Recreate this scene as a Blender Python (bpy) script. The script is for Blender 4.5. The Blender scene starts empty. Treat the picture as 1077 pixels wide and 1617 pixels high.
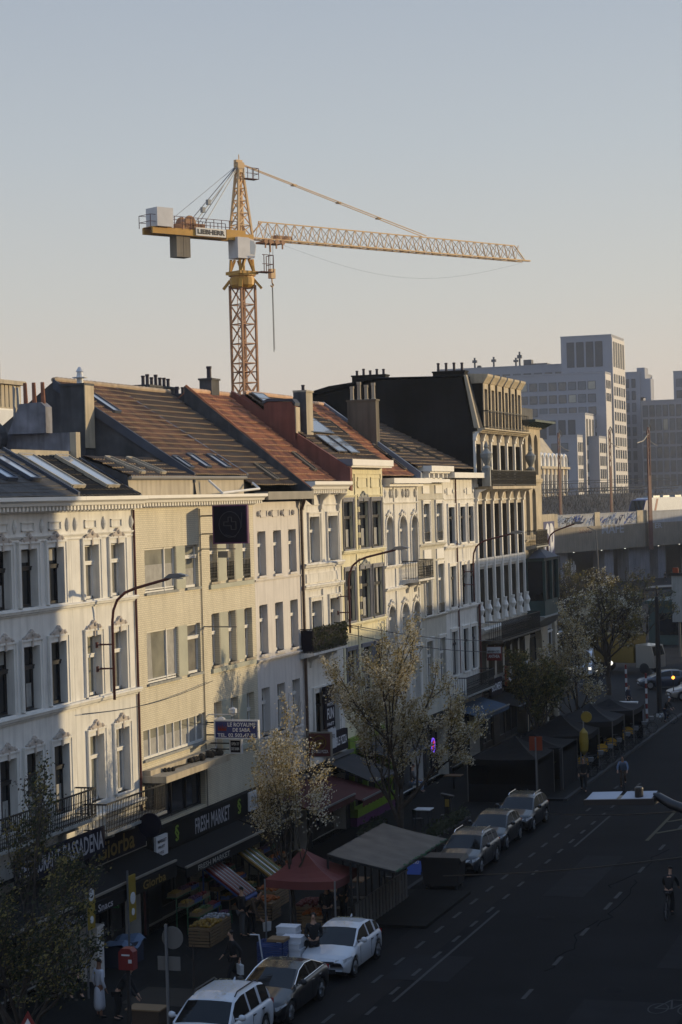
import bpy, math, random
from mathutils import Vector, Matrix
random.seed(7)
sc = bpy.context.scene
# ---------------------------------------------------------------- camera
FPX, CAMH, D = 3200.0, 15.6, 29.5          # focal length in photo pixels, eye height, distance to the house fronts
YAW, PITCH, ROLL = math.radians(17.9626), math.radians(.3486), math.atan(.028)
cF = Vector((-math.sin(YAW)*math.cos(PITCH), math.cos(YAW)*math.cos(PITCH), -math.sin(PITCH)))
r0 = Vector((math.cos(YAW), math.sin(YAW), 0)); u0 = r0.cross(cF)
cR = math.cos(ROLL)*r0 - math.sin(ROLL)*u0; cU = math.cos(ROLL)*u0 + math.sin(ROLL)*r0
cam = bpy.data.cameras.new('camera'); camo = bpy.data.objects.new('camera', cam); sc.collection.objects.link(camo)
cam.sensor_fit = 'VERTICAL'; cam.sensor_height = 24; cam.lens = 24*FPX/1617; cam.clip_start = .5; cam.clip_end = 6000
m = Matrix((cR, cU, -cF)).transposed().to_4x4(); m.translation = (0, 0, CAMH); camo.matrix_world = m
sc.camera = camo
# ---------------------------------------------------------------- light
SUN_EL = math.radians(7.0); SUN_AZ = math.radians(53)     # azimuth from +Y towards +X
S = Vector((math.sin(SUN_AZ)*math.cos(SUN_EL), math.cos(SUN_AZ)*math.cos(SUN_EL), math.sin(SUN_EL)))
sl = bpy.data.lights.new('sun', 'SUN'); slo = bpy.data.objects.new('sun', sl); sc.collection.objects.link(slo)
sl.energy = 3.5; sl.angle = math.radians(.8); sl.color = (1.0, .78, .45)
slo.rotation_euler = (-S).to_track_quat('-Z', 'Y').to_euler()
world = bpy.data.worlds.new('World'); sc.world = world; world.use_nodes = True
nt = world.node_tree; nt.nodes.clear()
sky = nt.nodes.new('ShaderNodeTexSky'); sky.sky_type = 'NISHITA'; sky.sun_disc = False
sky.sun_elevation = SUN_EL; sky.sun_rotation = SUN_AZ
sky.air_density = 1.0; sky.dust_density = 1.5; sky.ozone_density = 1.0; sky.altitude = 50
tcw = nt.nodes.new('ShaderNodeTexCoord'); sxw = nt.nodes.new('ShaderNodeSeparateXYZ'); nt.links.new(tcw.outputs['Generated'], sxw.inputs[0])
rw = nt.nodes.new('ShaderNodeValToRGB'); nt.links.new(sxw.outputs[2], rw.inputs[0])       # dusty evening air: pale peach low down, grey blue above
el = rw.color_ramp.elements; el[0].position = 0; el[0].color = (.66, .565, .50, 1); el[1].position = 1; el[1].color = (.28, .43, .74, 1)
for ps, cl in ((.05, (.66, .585, .54, 1)), (.10, (.58, .57, .56, 1)), (.17, (.49, .525, .57, 1)), (.26, (.395, .445, .53, 1)), (.5, (.36, .50, .74, 1))):
    e_ = el.new(ps); e_.color = cl
b1 = nt.nodes.new('ShaderNodeBackground'); b1.inputs[1].default_value = .03; nt.links.new(sky.outputs[0], b1.inputs[0])
b2 = nt.nodes.new('ShaderNodeBackground'); b2.inputs[1].default_value = .88; nt.links.new(rw.outputs[0], b2.inputs[0])
ad = nt.nodes.new('ShaderNodeAddShader'); wo = nt.nodes.new('ShaderNodeOutputWorld')
nt.links.new(b1.outputs[0], ad.inputs[0]); nt.links.new(b2.outputs[0], ad.inputs[1]); nt.links.new(ad.outputs[0], wo.inputs[0])
sc.view_settings.view_transform = 'Standard'; sc.view_settings.look = 'None'
sc.view_settings.exposure = 0; sc.view_settings.gamma = 1
sc.cycles.max_bounces = 5; sc.cycles.diffuse_bounces = 3; sc.cycles.glossy_bounces = 3; sc.cycles.transparent_max_bounces = 8

# ---------------------------------------------------------------- helpers
def at(x, y, X=None, Y=None, Z=None, dep=None):
    """point on the ray through photo pixel x, y that lies on the plane X, Y or Z (or at a depth)"""
    d = cF + cR*((x-538.5)/FPX) - cU*((y-808.5)/FPX)
    if X is not None: t = X/d.x
    elif Y is not None: t = Y/d.y
    elif Z is not None: t = (Z-CAMH)/d.z
    else: t = dep
    return Vector((t*d.x, t*d.y, CAMH+t*d.z))
def fy(x, y, X=-D): return at(x, y, X=X).y
def fz(x, y, X=-D): return at(x, y, X=X).z
ORG = {}
def link(o): sc.collection.objects.link(o); return o
class MB:
    def __init__(s): s.v = []; s.f = []; s.m = []
    def poly(s, pts, m=0):
        n = len(s.v); s.v += [tuple(p) for p in pts]; s.f.append(tuple(range(n, n+len(pts)))); s.m.append(m)
    def box(s, x0, x1, y0, y1, z0, z1, m=0):
        if x0 > x1: x0, x1 = x1, x0
        if y0 > y1: y0, y1 = y1, y0
        if z0 > z1: z0, z1 = z1, z0
        n = len(s.v)
        s.v += [(x, y, z) for x in (x0, x1) for y in (y0, y1) for z in (z0, z1)]
        for q in ((0,1,3,2), (4,6,7,5), (0,4,5,1), (2,3,7,6), (0,2,6,4), (1,5,7,3)):
            s.f.append(tuple(n+i for i in q)); s.m.append(m)
    def bar(s, p, q, w, h=None, m=0, up=(0,0,1)):
        p, q = Vector(p), Vector(q); h = h or w; a = (q-p)
        if a.length < 1e-6: return
        a.normalize(); u = Vector(up)
        if abs(a.dot(u)) > .98: u = Vector((1, 0, 0))
        b = a.cross(u).normalized()*w/2; c = b.cross(a).normalized()*h/2
        n = len(s.v)
        for e in (p, q): s.v += [tuple(e+b+c), tuple(e-b+c), tuple(e-b-c), tuple(e+b-c)]
        for f in ((0,1,2,3), (7,6,5,4), (0,4,5,1), (1,5,6,2), (2,6,7,3), (3,7,4,0)):
            s.f.append(tuple(n+i for i in f)); s.m.append(m)
    def tube(s, pts, r, n=6, m=0, cap=True):
        pts = [Vector(p) for p in pts]; k = len(pts); rs = r if isinstance(r, (list, tuple)) else [r]*k
        base = len(s.v); pb = None
        for i, p in enumerate(pts):
            a = (pts[min(i+1, k-1)]-pts[max(i-1, 0)])
            a = a.normalized() if a.length > 1e-9 else Vector((0, 0, 1))
            if pb is None:
                u = Vector((0, 0, 1)) if abs(a.z) < .9 else Vector((1, 0, 0)); b = a.cross(u).normalized()
            else:
                b = pb-a*pb.dot(a); b = b.normalized() if b.length > 1e-6 else a.cross(Vector((1, 0, 0))).normalized()
            pb = b; c = a.cross(b)
            for j in range(n):
                t = 2*math.pi*j/n; s.v.append(tuple(p+(b*math.cos(t)+c*math.sin(t))*rs[i]))
        for i in range(k-1):
            for j in range(n):
                a0 = base+i*n+j; a1 = base+i*n+(j+1) % n
                s.f.append((a0, a1, a1+n, a0+n)); s.m.append(m)
        if cap:
            s.f.append(tuple(base+j for j in reversed(range(n)))); s.m.append(m)
            s.f.append(tuple(base+(k-1)*n+j for j in range(n))); s.m.append(m)
    def lathe(s, prof, c, n=10, m=0, axis='z'):
        base = len(s.v); c = Vector(c)
        for r, h in prof:
            for j in range(n):
                t = 2*math.pi*j/n; a, b = r*math.cos(t), r*math.sin(t)
                s.v.append(tuple(c+(Vector((a, b, h)) if axis == 'z' else Vector((h, a, b)) if axis == 'x' else Vector((a, h, b)))))
        for i in range(len(prof)-1):
            for j in range(n):
                a0 = base+i*n+j; a1 = base+i*n+(j+1) % n
                s.f.append((a0, a1, a1+n, a0+n)); s.m.append(m)
        s.f.append(tuple(base+j for j in reversed(range(n)))); s.m.append(m)
        s.f.append(tuple(base+(len(prof)-1)*n+j for j in range(n))); s.m.append(m)
    def prism(s, prof, a0, a1, axis='y', m=0):
        """extrude a closed outline; axis y: prof is (x,z); x: (y,z); z: (x,y)"""
        def P(p, a): return (p[0], a, p[1]) if axis == 'y' else (a, p[0], p[1]) if axis == 'x' else (p[0], p[1], a)
        n = len(s.v); k = len(prof)
        s.v += [P(p, a0) for p in prof]+[P(p, a1) for p in prof]
        for i in range(k):
            j = (i+1) % k; s.f.append((n+i, n+j, n+k+j, n+k+i)); s.m.append(m)
        s.f.append(tuple(n+i for i in reversed(range(k)))); s.m.append(m)
        s.f.append(tuple(n+k+i for i in range(k))); s.m.append(m)
    def text(s, body, o, u, v, w, h, m=0, bold=.02):
        cu = bpy.data.curves.new('lettering', 'FONT'); cu.body = body; cu.offset = bold; cu.resolution_u = 2
        ob = bpy.data.objects.new('lettering', cu); link(ob)
        dg = bpy.context.evaluated_depsgraph_get(); dg.update(); me = ob.evaluated_get(dg).to_mesh()
        vs = [p.co.copy() for p in me.vertices]; fs = [tuple(p.vertices) for p in me.polygons]
        bpy.data.objects.remove(ob); bpy.data.curves.remove(cu)
        if not vs: return
        x0 = min(p.x for p in vs); x1 = max(p.x for p in vs); y0 = min(p.y for p in vs); y1 = max(p.y for p in vs)
        o, u, v = Vector(o), Vector(u), Vector(v); n = len(s.v)
        s.v += [tuple(o+u*((p.x-x0)/(x1-x0)*w)+v*((p.y-y0)/(y1-y0)*h)) for p in vs]
        s.f += [tuple(n+i for i in f) for f in fs]; s.m += [m]*len(fs)
    def mv(s, M, i0=0):
        s.v[i0:] = [tuple(M @ Vector(p)) for p in s.v[i0:]]
    def mesh(s, name, mats, org=(0, 0, 0), smooth=False):
        me = bpy.data.meshes.new(name); o = Vector(org)
        me.from_pydata([(a-o.x, b-o.y, c-o.z) for a, b, c in s.v], [], s.f)
        mats = mats if isinstance(mats, (list, tuple)) else [mats]
        for a in mats: me.materials.append(a)
        me.polygons.foreach_set('material_index', s.m)
        if smooth: me.polygons.foreach_set('use_smooth', [True]*len(s.f))
        me.update(); return me
    def build(s, name, mats, parent=None, smooth=False, label=None):
        org = ORG.get(parent.name, Vector((0, 0, 0))) if parent else Vector((0, 0, 0))
        o = bpy.data.objects.new(name, s.mesh(name, mats, org, smooth)); link(o)
        if parent: o.parent = parent; ORG[o.name] = org
        if label: o['label'] = label
        return o
def thing(name, label, cat, loc=(0, 0, 0), group=None, rz=0):
    o = bpy.data.objects.new(name, None); o.empty_display_size = .3; link(o)
    o.location = loc; o.rotation_euler = (0, 0, rz); o['label'] = label; o['category'] = cat
    if group: o['group'] = group
    ORG[o.name] = Vector(loc); return o
def proto(name, label, cat, group=None):      # built round the origin, moved afterwards
    return thing(name, label, cat, (0, 0, 0), group)
def place(o, loc, rz=0, sc_=None):
    o.location = loc; o.rotation_euler = (0, 0, rz)
    if sc_: o.scale = (sc_, sc_, sc_)
def dup(root, loc, rz=0, label=None, sc_=None):
    c = root.copy(); link(c); place(c, loc, rz, sc_)
    if label: c['label'] = label
    for ch in root.children:
        d = ch.copy(); link(d); d.parent = c
        for g in ch.children:
            e = g.copy(); link(e); e.parent = d
    return c
def struct(o): o['kind'] = 'structure'; return o
def single(o, label, cat, group=None):
    o['label'] = label; o['category'] = cat
    if group: o['group'] = group
    return o

# ---------------------------------------------------------------- materials
def mat(name, col, rough=.75, var=.12, scale=1.2, streak=0.0, bump=0.0, bscale=30, metal=0.0, spec=.35,
        brick=None, emit=0, col2=None, coat=0, fine=0.0, uscale=None):
    m = bpy.data.materials.new(name); m.use_nodes = True; N = m.node_tree.nodes; L = m.node_tree.links
    b = N['Principled BSDF']; b.inputs['Roughness'].default_value = rough; b.inputs['Metallic'].default_value = metal
    b.inputs['Specular IOR Level'].default_value = spec
    if coat: b.inputs['Coat Weight'].default_value = coat; b.inputs['Coat Roughness'].default_value = .04
    tc = N.new('ShaderNodeTexCoord'); out = None
    def rgb(c):
        n = N.new('ShaderNodeRGB'); n.outputs[0].default_value = (*c, 1); return n.outputs[0]
    def noise(sc_, vec=None, det=3):
        n = N.new('ShaderNodeTexNoise'); n.inputs['Scale'].default_value = sc_; n.inputs['Detail'].default_value = det
        L.new(vec or tc.outputs['Object'], n.inputs['Vector']); return n.outputs['Fac']
    def ramp(fac, lo, hi, a, c):
        n = N.new('ShaderNodeMapRange'); n.inputs[1].default_value = lo; n.inputs[2].default_value = hi
        n.inputs[3].default_value = a; n.inputs[4].default_value = c; L.new(fac, n.inputs[0]); return n.outputs[0]
    def mul(c, fac):
        n = N.new('ShaderNodeVectorMath'); n.operation = 'SCALE'; L.new(c, n.inputs[0]); L.new(fac, n.inputs[3]); return n.outputs[0]
    def mixc(fac, a, c):
        n = N.new('ShaderNodeMix'); n.data_type = 'RGBA'; L.new(fac, n.inputs[0]); L.new(a, n.inputs[6]); L.new(c, n.inputs[7]); return n.outputs[2]
    c = rgb(col); bfac = None
    if brick:
        ax, bw, bh, mo, bc2, mc = brick
        sx = N.new('ShaderNodeSeparateXYZ'); L.new(tc.outputs['Object'], sx.inputs[0])
        cb = N.new('ShaderNodeCombineXYZ'); L.new(sx.outputs[{'y': 1, 'x': 0}[ax]], cb.inputs[0]); L.new(sx.outputs[2], cb.inputs[1])
        br = N.new('ShaderNodeTexBrick'); L.new(cb.outputs[0], br.inputs['Vector'])
        br.inputs['Color1'].default_value = (*col, 1); br.inputs['Color2'].default_value = (*bc2, 1); br.inputs['Mortar'].default_value = (*mc, 1)
        br.inputs['Scale'].default_value = 1; br.inputs['Brick Width'].default_value = bw; br.inputs['Row Height'].default_value = bh
        br.inputs['Mortar Size'].default_value = mo; c = br.outputs['Color']; bfac = br.outputs['Fac']
    if col2: c = mixc(ramp(noise(scale*.6, det=5), .42, .6, 0, 1), c, rgb(col2))
    if var: c = mul(c, ramp(noise(scale, det=5), .3, .7, 1-var, 1+var*.6))
    if fine: c = mul(c, ramp(noise(bscale, det=2), .3, .7, 1-fine, 1+fine))
    if streak:
        mp = N.new('ShaderNodeMapping'); mp.inputs['Scale'].default_value = (2.2, 2.2, .22); L.new(tc.outputs['Object'], mp.inputs[0])
        c = mul(c, ramp(noise(1.6, mp.outputs[0], 5), .45, .72, 1, 1-streak))
    L.new(c, b.inputs['Base Color'])
    if bump or bfac:
        bp = N.new('ShaderNodeBump'); bp.inputs['Strength'].default_value = bump or .3; bp.inputs['Distance'].default_value = .02
        if bfac:
            bp.invert = True; L.new(bfac, bp.inputs['Height'])
        else: L.new(noise(bscale, det=4), bp.inputs['Height'])
        L.new(bp.outputs[0], b.inputs['Normal'])
    if emit:
        b.inputs['Emission Color'].default_value = (*col, 1); b.inputs['Emission Strength'].default_value = emit
    return m
W = {}
def mk(k, *a, **kw): W[k] = mat(k, *a, **kw); return W[k]
mk('stucco_white', (.70, .68, .64), streak=.22, bump=.15, var=.1)
mk('stucco_trim', (.70, .68, .64), streak=.15, var=.1)
mk('stucco_pink', (.63, .59, .56), streak=.16, var=.07, bump=.12)
mk('stucco_cream', (.70, .67, .62), streak=.28, var=.1)
mk('stucco_yellow', (.70, .64, .44), streak=.2, var=.08)
mk('stucco_greige', (.50, .47, .40), streak=.2, var=.1)
mk('paint_white', (.76, .73, .68), rough=.5, var=.05)
mk('crest', (.46, .40, .35), var=.2); mk('shop_dark', (.022, .022, .023), rough=.8, spec=.1, var=.3); mk('stucco_tan', (.47, .41, .33), streak=.35, var=.15); mk('stone_beige', (.52, .43, .30), streak=.3, var=.15, col2=(.44, .37, .27))
mk('stone_grey', (.30, .30, .28), streak=.3)
mk('tile_brick', (.66, .60, .46), rough=.45, brick=('y', .22, .075, .010, (.61, .55, .42), (.45, .40, .31)), var=.1, scale=.8, streak=.12)
mk('plaster_green', (.42, .42, .34), var=.12, bump=.3, bscale=60)
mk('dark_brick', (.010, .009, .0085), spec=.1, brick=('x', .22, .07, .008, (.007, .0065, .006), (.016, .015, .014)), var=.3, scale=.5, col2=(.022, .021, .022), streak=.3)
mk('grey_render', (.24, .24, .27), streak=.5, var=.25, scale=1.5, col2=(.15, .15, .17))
mk('dark_render', (.085, .085, .09), streak=.4, var=.3, scale=1.2, col2=(.055, .055, .06))
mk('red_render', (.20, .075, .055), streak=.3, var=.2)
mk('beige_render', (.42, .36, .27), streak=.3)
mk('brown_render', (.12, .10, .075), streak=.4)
mk('slate', (.085, .078, .072), spec=.12, rough=.8, var=.3, scale=3)
mk('slate_edge', (.16, .145, .125), rough=.7, var=.3, scale=3)
mk('black_tile', (.020, .018, .017), spec=.12, rough=.8, var=.3, scale=2)
mk('black_tile_edge', (.06, .055, .05), rough=.7, var=.3, scale=2)
mk('brown_tile', (.115, .068, .04), rough=.8, var=.35, scale=2, fine=.25, col2=(.09, .065, .045))
mk('brown_tile_edge', (.42, .32, .22), rough=.9, var=.25, scale=3)
mk('redbrown_tile', (.27, .125, .06), rough=.8, var=.35, scale=2, fine=.25, col2=(.12, .065, .04)); mk('red_tile', (.43, .155, .065), rough=.8, var=.3, scale=2, fine=.25, col2=(.20, .075, .04))
mk('red_tile_edge', (.60, .38, .24), rough=.9, var=.2, scale=3)
mk('zinc', (.17, .19, .23), rough=.45, metal=.3, var=.2)
mk('lead', (.07, .078, .10), spec=.2, rough=.6, var=.2)
mk('gutter_metal', (.22, .20, .17), rough=.5, var=.2)
mk('glass_dark', (.010, .012, .016), rough=.06, spec=.4, var=.4, scale=.7)
mk('glass_curtain', (.22, .205, .175), rough=.12, spec=.5, var=.3, scale=1.5)
mk('glass_blue', (.02, .024, .036), rough=.08, spec=.4, var=.3)
mk('glass_frosted', (.26, .25, .20), rough=.22, spec=.5, var=.35, scale=1.1)
mk('skylight_glass', (.34, .38, .44), rough=.12, spec=.8, var=.1, coat=.6)
mk('solar_cell', (.10, .12, .15), rough=.18, spec=.8, coat=.8, var=.1)
mk('frame_white', (.74, .72, .68), rough=.4, var=.05)
mk('frame_brown', (.07, .04, .03), rough=.5)
mk('frame_dark', (.018, .018, .021), rough=.4)
mk('iron_black', (.015, .015, .017), rough=.5, var=.3)
mk('wood_brown', (.16, .09, .045), rough=.6, var=.3)
mk('pot_clay', (.24, .10, .06), rough=.8, var=.3, scale=4)
mk('pot_dark', (.05, .04, .05), rough=.7)
mk('copper_green', (.03, .06, .058), rough=.6, var=.3)
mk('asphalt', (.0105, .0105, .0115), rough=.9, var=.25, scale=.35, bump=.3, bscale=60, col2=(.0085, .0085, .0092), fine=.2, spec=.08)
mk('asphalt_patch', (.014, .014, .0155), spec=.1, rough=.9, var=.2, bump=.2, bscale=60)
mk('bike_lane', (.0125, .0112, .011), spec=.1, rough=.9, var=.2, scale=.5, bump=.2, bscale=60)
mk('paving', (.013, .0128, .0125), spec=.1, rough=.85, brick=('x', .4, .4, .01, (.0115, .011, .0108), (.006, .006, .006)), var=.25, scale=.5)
mk('kerb_stone', (.028, .028, .03), rough=.8, var=.2)
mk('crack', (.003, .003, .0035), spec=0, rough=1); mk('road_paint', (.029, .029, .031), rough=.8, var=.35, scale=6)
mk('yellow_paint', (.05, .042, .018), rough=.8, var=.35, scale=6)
mk('concrete', (.22, .185, .145), streak=.3, var=.2, scale=.4)
mk('concrete_dark', (.14, .13, .12), streak=.3, var=.2, scale=.4)
mk('concrete_pale', (.33, .34, .38), streak=.2, var=.2, scale=.6); mk('concrete_blue', (.22, .22, .25), streak=.3, var=.2, scale=.4)
mk('rust_steel', (.10, .03, .028), rough=.7, var=.3)
mk('steel_grey', (.22, .23, .25), rough=.4, metal=.6)
mk('crane_yellow', (.52, .27, .04), rough=.5, var=.15)
mk('crane_pale', (.68, .44, .22), rough=.5, var=.15)
mk('crane_rust', (.40, .20, .10), rough=.6, var=.3)
mk('crane_white', (.62, .60, .60), rough=.5, var=.1)
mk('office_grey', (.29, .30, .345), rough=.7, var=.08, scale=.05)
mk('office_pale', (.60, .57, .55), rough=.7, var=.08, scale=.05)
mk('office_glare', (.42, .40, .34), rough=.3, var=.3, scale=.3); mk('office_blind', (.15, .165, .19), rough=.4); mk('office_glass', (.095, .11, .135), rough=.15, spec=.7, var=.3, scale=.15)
mk('office_louvre', (.07, .075, .09), rough=.5, var=.1)
mk('bark', (.045, .036, .03), rough=.9, var=.3, scale=8)
mk('leaf_white', (.62, .58, .47), rough=.7, var=.2, scale=5); mk('leaf_tan', (.46, .37, .18), rough=.7, var=.3, scale=5); mk('leaf_cream', (.52, .46, .28), rough=.7, var=.2, scale=5)
mk('leaf_bronze', (.24, .19, .06), rough=.7, var=.3, scale=5)
mk('leaf_green', (.075, .085, .03), rough=.7, var=.3, scale=5)
mk('leaf_dark', (.04, .05, .022), rough=.7, var=.3, scale=5)
mk('twig', (.07, .058, .045), rough=.9, var=.3)
mk('emblem_dim', (.045, .05, .06), rough=.5); mk('text_dim', (.30, .30, .33), rough=.5); mk('text_white', (.62, .62, .65), rough=.5, var=.05)  # the dimmer white lettering has the street shade in its colour
mk('text_yellow', (.16, .10, .012), rough=.5, var=.05)
mk('text_dark', (.03, .03, .04), rough=.5)
mk('sign_navy', (.02, .03, .14), rough=.4, var=.1)
mk('sign_black', (.007, .007, .016), rough=.7, var=.1, spec=.08)
mk('sign_red', (.16, .015, .015), rough=.5)
mk('sign_maroon', (.09, .018, .02), rough=.5)
mk('sign_white', (.55, .56, .58), rough=.5, var=.08)
mk('sign_yellow', (.24, .17, .02), rough=.5)
mk('sign_green', (.03, .20, .06), rough=.5)
mk('sign_blue', (.04, .10, .40), rough=.5)
mk('sign_orange', (.22, .035, .01), rough=.5)
mk('lime', (.15, .24, .015), rough=.5, var=.15)
mk('purple', (.09, .02, .09), rough=.5)
mk('awning_grey', (.045, .045, .048), spec=.15, rough=.8, var=.2)
mk('awning_black', (.010, .010, .011), spec=.1, rough=.8, var=.2)
mk('awning_red', (.06, .006, .007), rough=.8, var=.2)
mk('awning_blue', (.035, .07, .12), rough=.8, var=.2)
mk('tarp', (.115, .095, .075), rough=.75, var=.3, scale=1.5, bump=.4, bscale=5)
mk('tent_red', (.14, .036, .033), rough=.75, var=.15)
mk('tent_black', (.007, .007, .008), spec=.1, rough=.8, var=.2)
mk('tent_grey', (.018, .0185, .021), spec=.1, rough=.8, var=.2)
mk('rubber', (.012, .012, .013), rough=.8)
mk('alloy', (.35, .36, .38), rough=.3, metal=.8)
mk('plastic_black', (.02, .02, .022), rough=.5)
mk('car_glass', (.004, .005, .006), rough=.05, spec=.3, var=0)
mk('car_lamp', (.35, .36, .38), rough=.1, spec=.8, coat=.5, var=0)
mk('tail_lamp', (.30, .01, .01), rough=.2, spec=.7, var=0)
mk('chrome', (.7, .7, .72), rough=.15, metal=1, var=0)
for k, c in dict(car_white=(.52, .54, .58), car_black=(.010, .010, .012), car_dark=(.012, .013, .015), car_grey=(.03, .032, .036), car_blue=(.035, .045, .07), car_beige=(.22, .20, .17)).items():
    mk(k, c, rough=.3, coat=.5, var=0.04, spec=.35)
mk('skin', (.38, .22, .15), rough=.6, var=.05)
mk('skin_brown', (.16, .08, .05), rough=.6, var=.05)
mk('hair', (.012, .009, .008), rough=.7)
mk('cloth_black', (.013, .013, .015), rough=.9); mk('cloth_navy', (.02, .025, .045), rough=.9)
mk('cloth_grey', (.08, .08, .085), rough=.9); mk('cloth_blue', (.12, .17, .26), rough=.9)
mk('cloth_white', (.40, .42, .48), rough=.9); mk('cloth_brown', (.06, .04, .028), rough=.9)
mk('crate_blue', (.04, .07, .20), rough=.6); mk('crate_green', (.03, .09, .04), rough=.6); mk('crate_wood', (.20, .13, .07), rough=.8)
mk('foam_white', (.55, .57, .62), rough=.8)
mk('fruit_orange', (.28, .075, .01), rough=.5, var=.2, scale=9); mk('fruit_green', (.05, .085, .02), rough=.5, var=.3, scale=9)
mk('fruit_red', (.13, .012, .01), rough=.4, var=.3, scale=9); mk('fruit_yellow', (.22, .13, .02), rough=.5, var=.2, scale=9)
mk('fruit_purple', (.07, .02, .05), rough=.4, var=.3, scale=9)
mk('cellophane', (.25, .26, .28), rough=.15, spec=.8)
mk('lamp_glow', (1.0, .93, .8), emit=1.3, var=0); mk('lamp_orange', (1.0, .35, .05), emit=3, var=0)
mk('neon_violet', (.25, .10, 1.0), emit=.7, var=0); mk('neon_red', (1.0, .05, .08), emit=.6, var=0)
mk('bike_yellow', (.55, .30, .02), rough=.5)
mk('soil', (.03, .024, .018), rough=.95)
mk('scrub', (.075, .06, .048), rough=.95, var=.4, scale=.4)
mk('net_curtain', (.34, .33, .31), rough=.8, var=.2, scale=4)
for k_ in list(W):
    if k_.startswith('leaf_'):        # thin petals and leaves let light through
        N_ = W[k_].node_tree.nodes; L_ = W[k_].node_tree.links; pb = N_['Principled BSDF']; tr_ = N_.new('ShaderNodeBsdfTranslucent'); mx = N_.new('ShaderNodeMixShader'); mx.inputs[0].default_value = .4
        L_.new(pb.inputs['Base Color'].links[0].from_socket, tr_.inputs[0]); L_.new(pb.outputs[0], mx.inputs[1]); L_.new(tr_.outputs[0], mx.inputs[2]); L_.new(mx.outputs[0], N_['Material Output'].inputs[0])
G = [W['glass_dark'], W['glass_curtain'], W['glass_blue'], W['glass_frosted']]
# ================================================================ the ground
def sheet(name, x0, x1, y0, y1, z, mt, m2=None):
    b = MB(); b.poly([(x0, y0, z), (x1, y0, z), (x1, y1, z), (x0, y1, z)]); return struct(b.build(name, W[mt]))
rk = random.Random(21)
for k in range(7):
    mx, my = rk.uniform(-18.5, -8), 54+k*9+rk.uniform(-2, 2); t = thing('manhole_cover', ('first', 'second', 'third', 'fourth', 'fifth', 'sixth', 'seventh')[k]+' round iron cover in the roadway counted up the street', 'manhole cover', (mx, my, .004), 'covers in the roadway'); b = MB(); b.lathe([(.34, 0), (.34, .006)], (mx, my, .003), 16); b.build('plate', W['asphalt_patch'], t); b = MB(); b.lathe([(.27, 0), (.27, .004)], (mx, my, .0092), 16); b.build('lid', W['asphalt'], t)
b = MB()
for k in range(6):
    x0, y0 = rk.uniform(-19, -7), rk.uniform(50, 110); pts = [(x0, y0, .006)]
    for j in range(9): x0 += rk.uniform(-.3, .3); y0 += rk.uniform(.4, 1.6); pts.append((x0, y0, .003))
    for p_, q_ in zip(pts, pts[1:]): b.bar(p_, q_, .02, .008)
struct(b.build('road_crack', W['crack']))
for x0, x1, y0, y1 in ((-12.5, -9.3, 58, 61.5), (-17.2, -15.6, 77, 86), (-11, -10.2, 66, 95), (-18, -15.2, 52.5, 55.5), (-13.5, -12.9, 97, 130)):
    b = MB(); b.box(x0, x1, y0, y1, 0, .005); struct(b.build('road_patch', W['asphalt_patch']))
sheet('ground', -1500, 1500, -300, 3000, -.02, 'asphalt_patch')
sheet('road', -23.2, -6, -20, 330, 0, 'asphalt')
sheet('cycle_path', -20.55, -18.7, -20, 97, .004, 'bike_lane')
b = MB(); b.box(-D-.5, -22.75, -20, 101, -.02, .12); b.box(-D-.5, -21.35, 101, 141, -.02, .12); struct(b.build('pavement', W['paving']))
b = MB(); b.box(-6, 6, -20, 330, -.02, .12); struct(b.build('pavement_opposite', W['paving']))
b = MB(); b.box(-22.74, -22.55, -20, 101, -.02, .125); b.box(-21.34, -21.15, 101, 141, -.02, .125); b.box(-6.2, -6.01, -20, 330, -.02, .125)
b.box(-22.74, -21.34, 101.01, 101.2, -.02, .125); struct(b.build('kerb', W['kerb_stone']))
# low timber platform let into the parking bay
b = MB(); b.box(-22.54, -20.05, 70.4, 77.0, .004, .11); struct(b.build('pavement_build_out', W['paving']))
b = MB()
def dash(mb, x, y0, y1, w=.12, z=.008): mb.box(x-w/2, x+w/2, y0, y1, .004, z+.004)
for i in range(22): dash(b, -19.55, 52+i*2.55, 53.1+i*2.55)
for i in range(22): dash(b, -18.55, 53.2+i*2.55, 54.2+i*2.55)
for i in range(14): dash(b, -14.35, 50+i*5.4 if i > 4 else 56.5+i*4.6, (50+i*5.4 if i > 4 else 56.5+i*4.6)+1.3, .14)
for x0, y0, x1, y1 in ((-18.2, 60, -18.2, 74), (-18.15, 88, -18.15, 97)): b.box(x0-.05, x0+.05, y0, y1, .004, .01)
q = at(1063, 1594, Z=0)      # bicycle symbol on the carriageway
for cx in (-.45, .45):
    for k in range(12):
        a0, a1 = k*math.pi/6, (k+1)*math.pi/6
        b.bar((q.x+cx+.3*math.cos(a0), q.y+.6*math.sin(a0), .008), (q.x+cx+.3*math.cos(a1), q.y+.6*math.sin(a1), .008), .04, .006)
for p0, p1 in (((-.55, 0), (-.2, 1.1)), ((-.2, 1.1), (.35, 1.1)), ((.35, 1.1), (-.05, 0)), ((-.05, 0), (-.55, 0)), ((-.2, 1.1), (-.05, 0)), ((.3, 1.5), (.55, 0))):
    b.bar((q.x+p0[0], q.y+p0[1], .008), (q.x+p1[0], q.y+p1[1], .008), .06, .006)
struct(b.build('road_marking', W['road_paint']))
b = MB(); b.box(-19.4, -17.2, 62.8, 66.4, 0, .006); struct(b.build('road_patch', W['asphalt_patch']))
b = MB()
for i in range(9): b.bar((-15.2, 92+i*3.2, .012), (-13.4, 94.6+i*3.2, .012), .22, .006)
b.box(-15.35, -15.2, 90, 122, .004, .014); b.box(-13.4, -13.25, 90, 122, .004, .014)
struct(b.build('hatched_marking', W['yellow_paint']))
b = MB()
for i in range(8): b.box(-21.2+i*2, -20.3+i*2, 143, 146.5, .004, .012)
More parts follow.
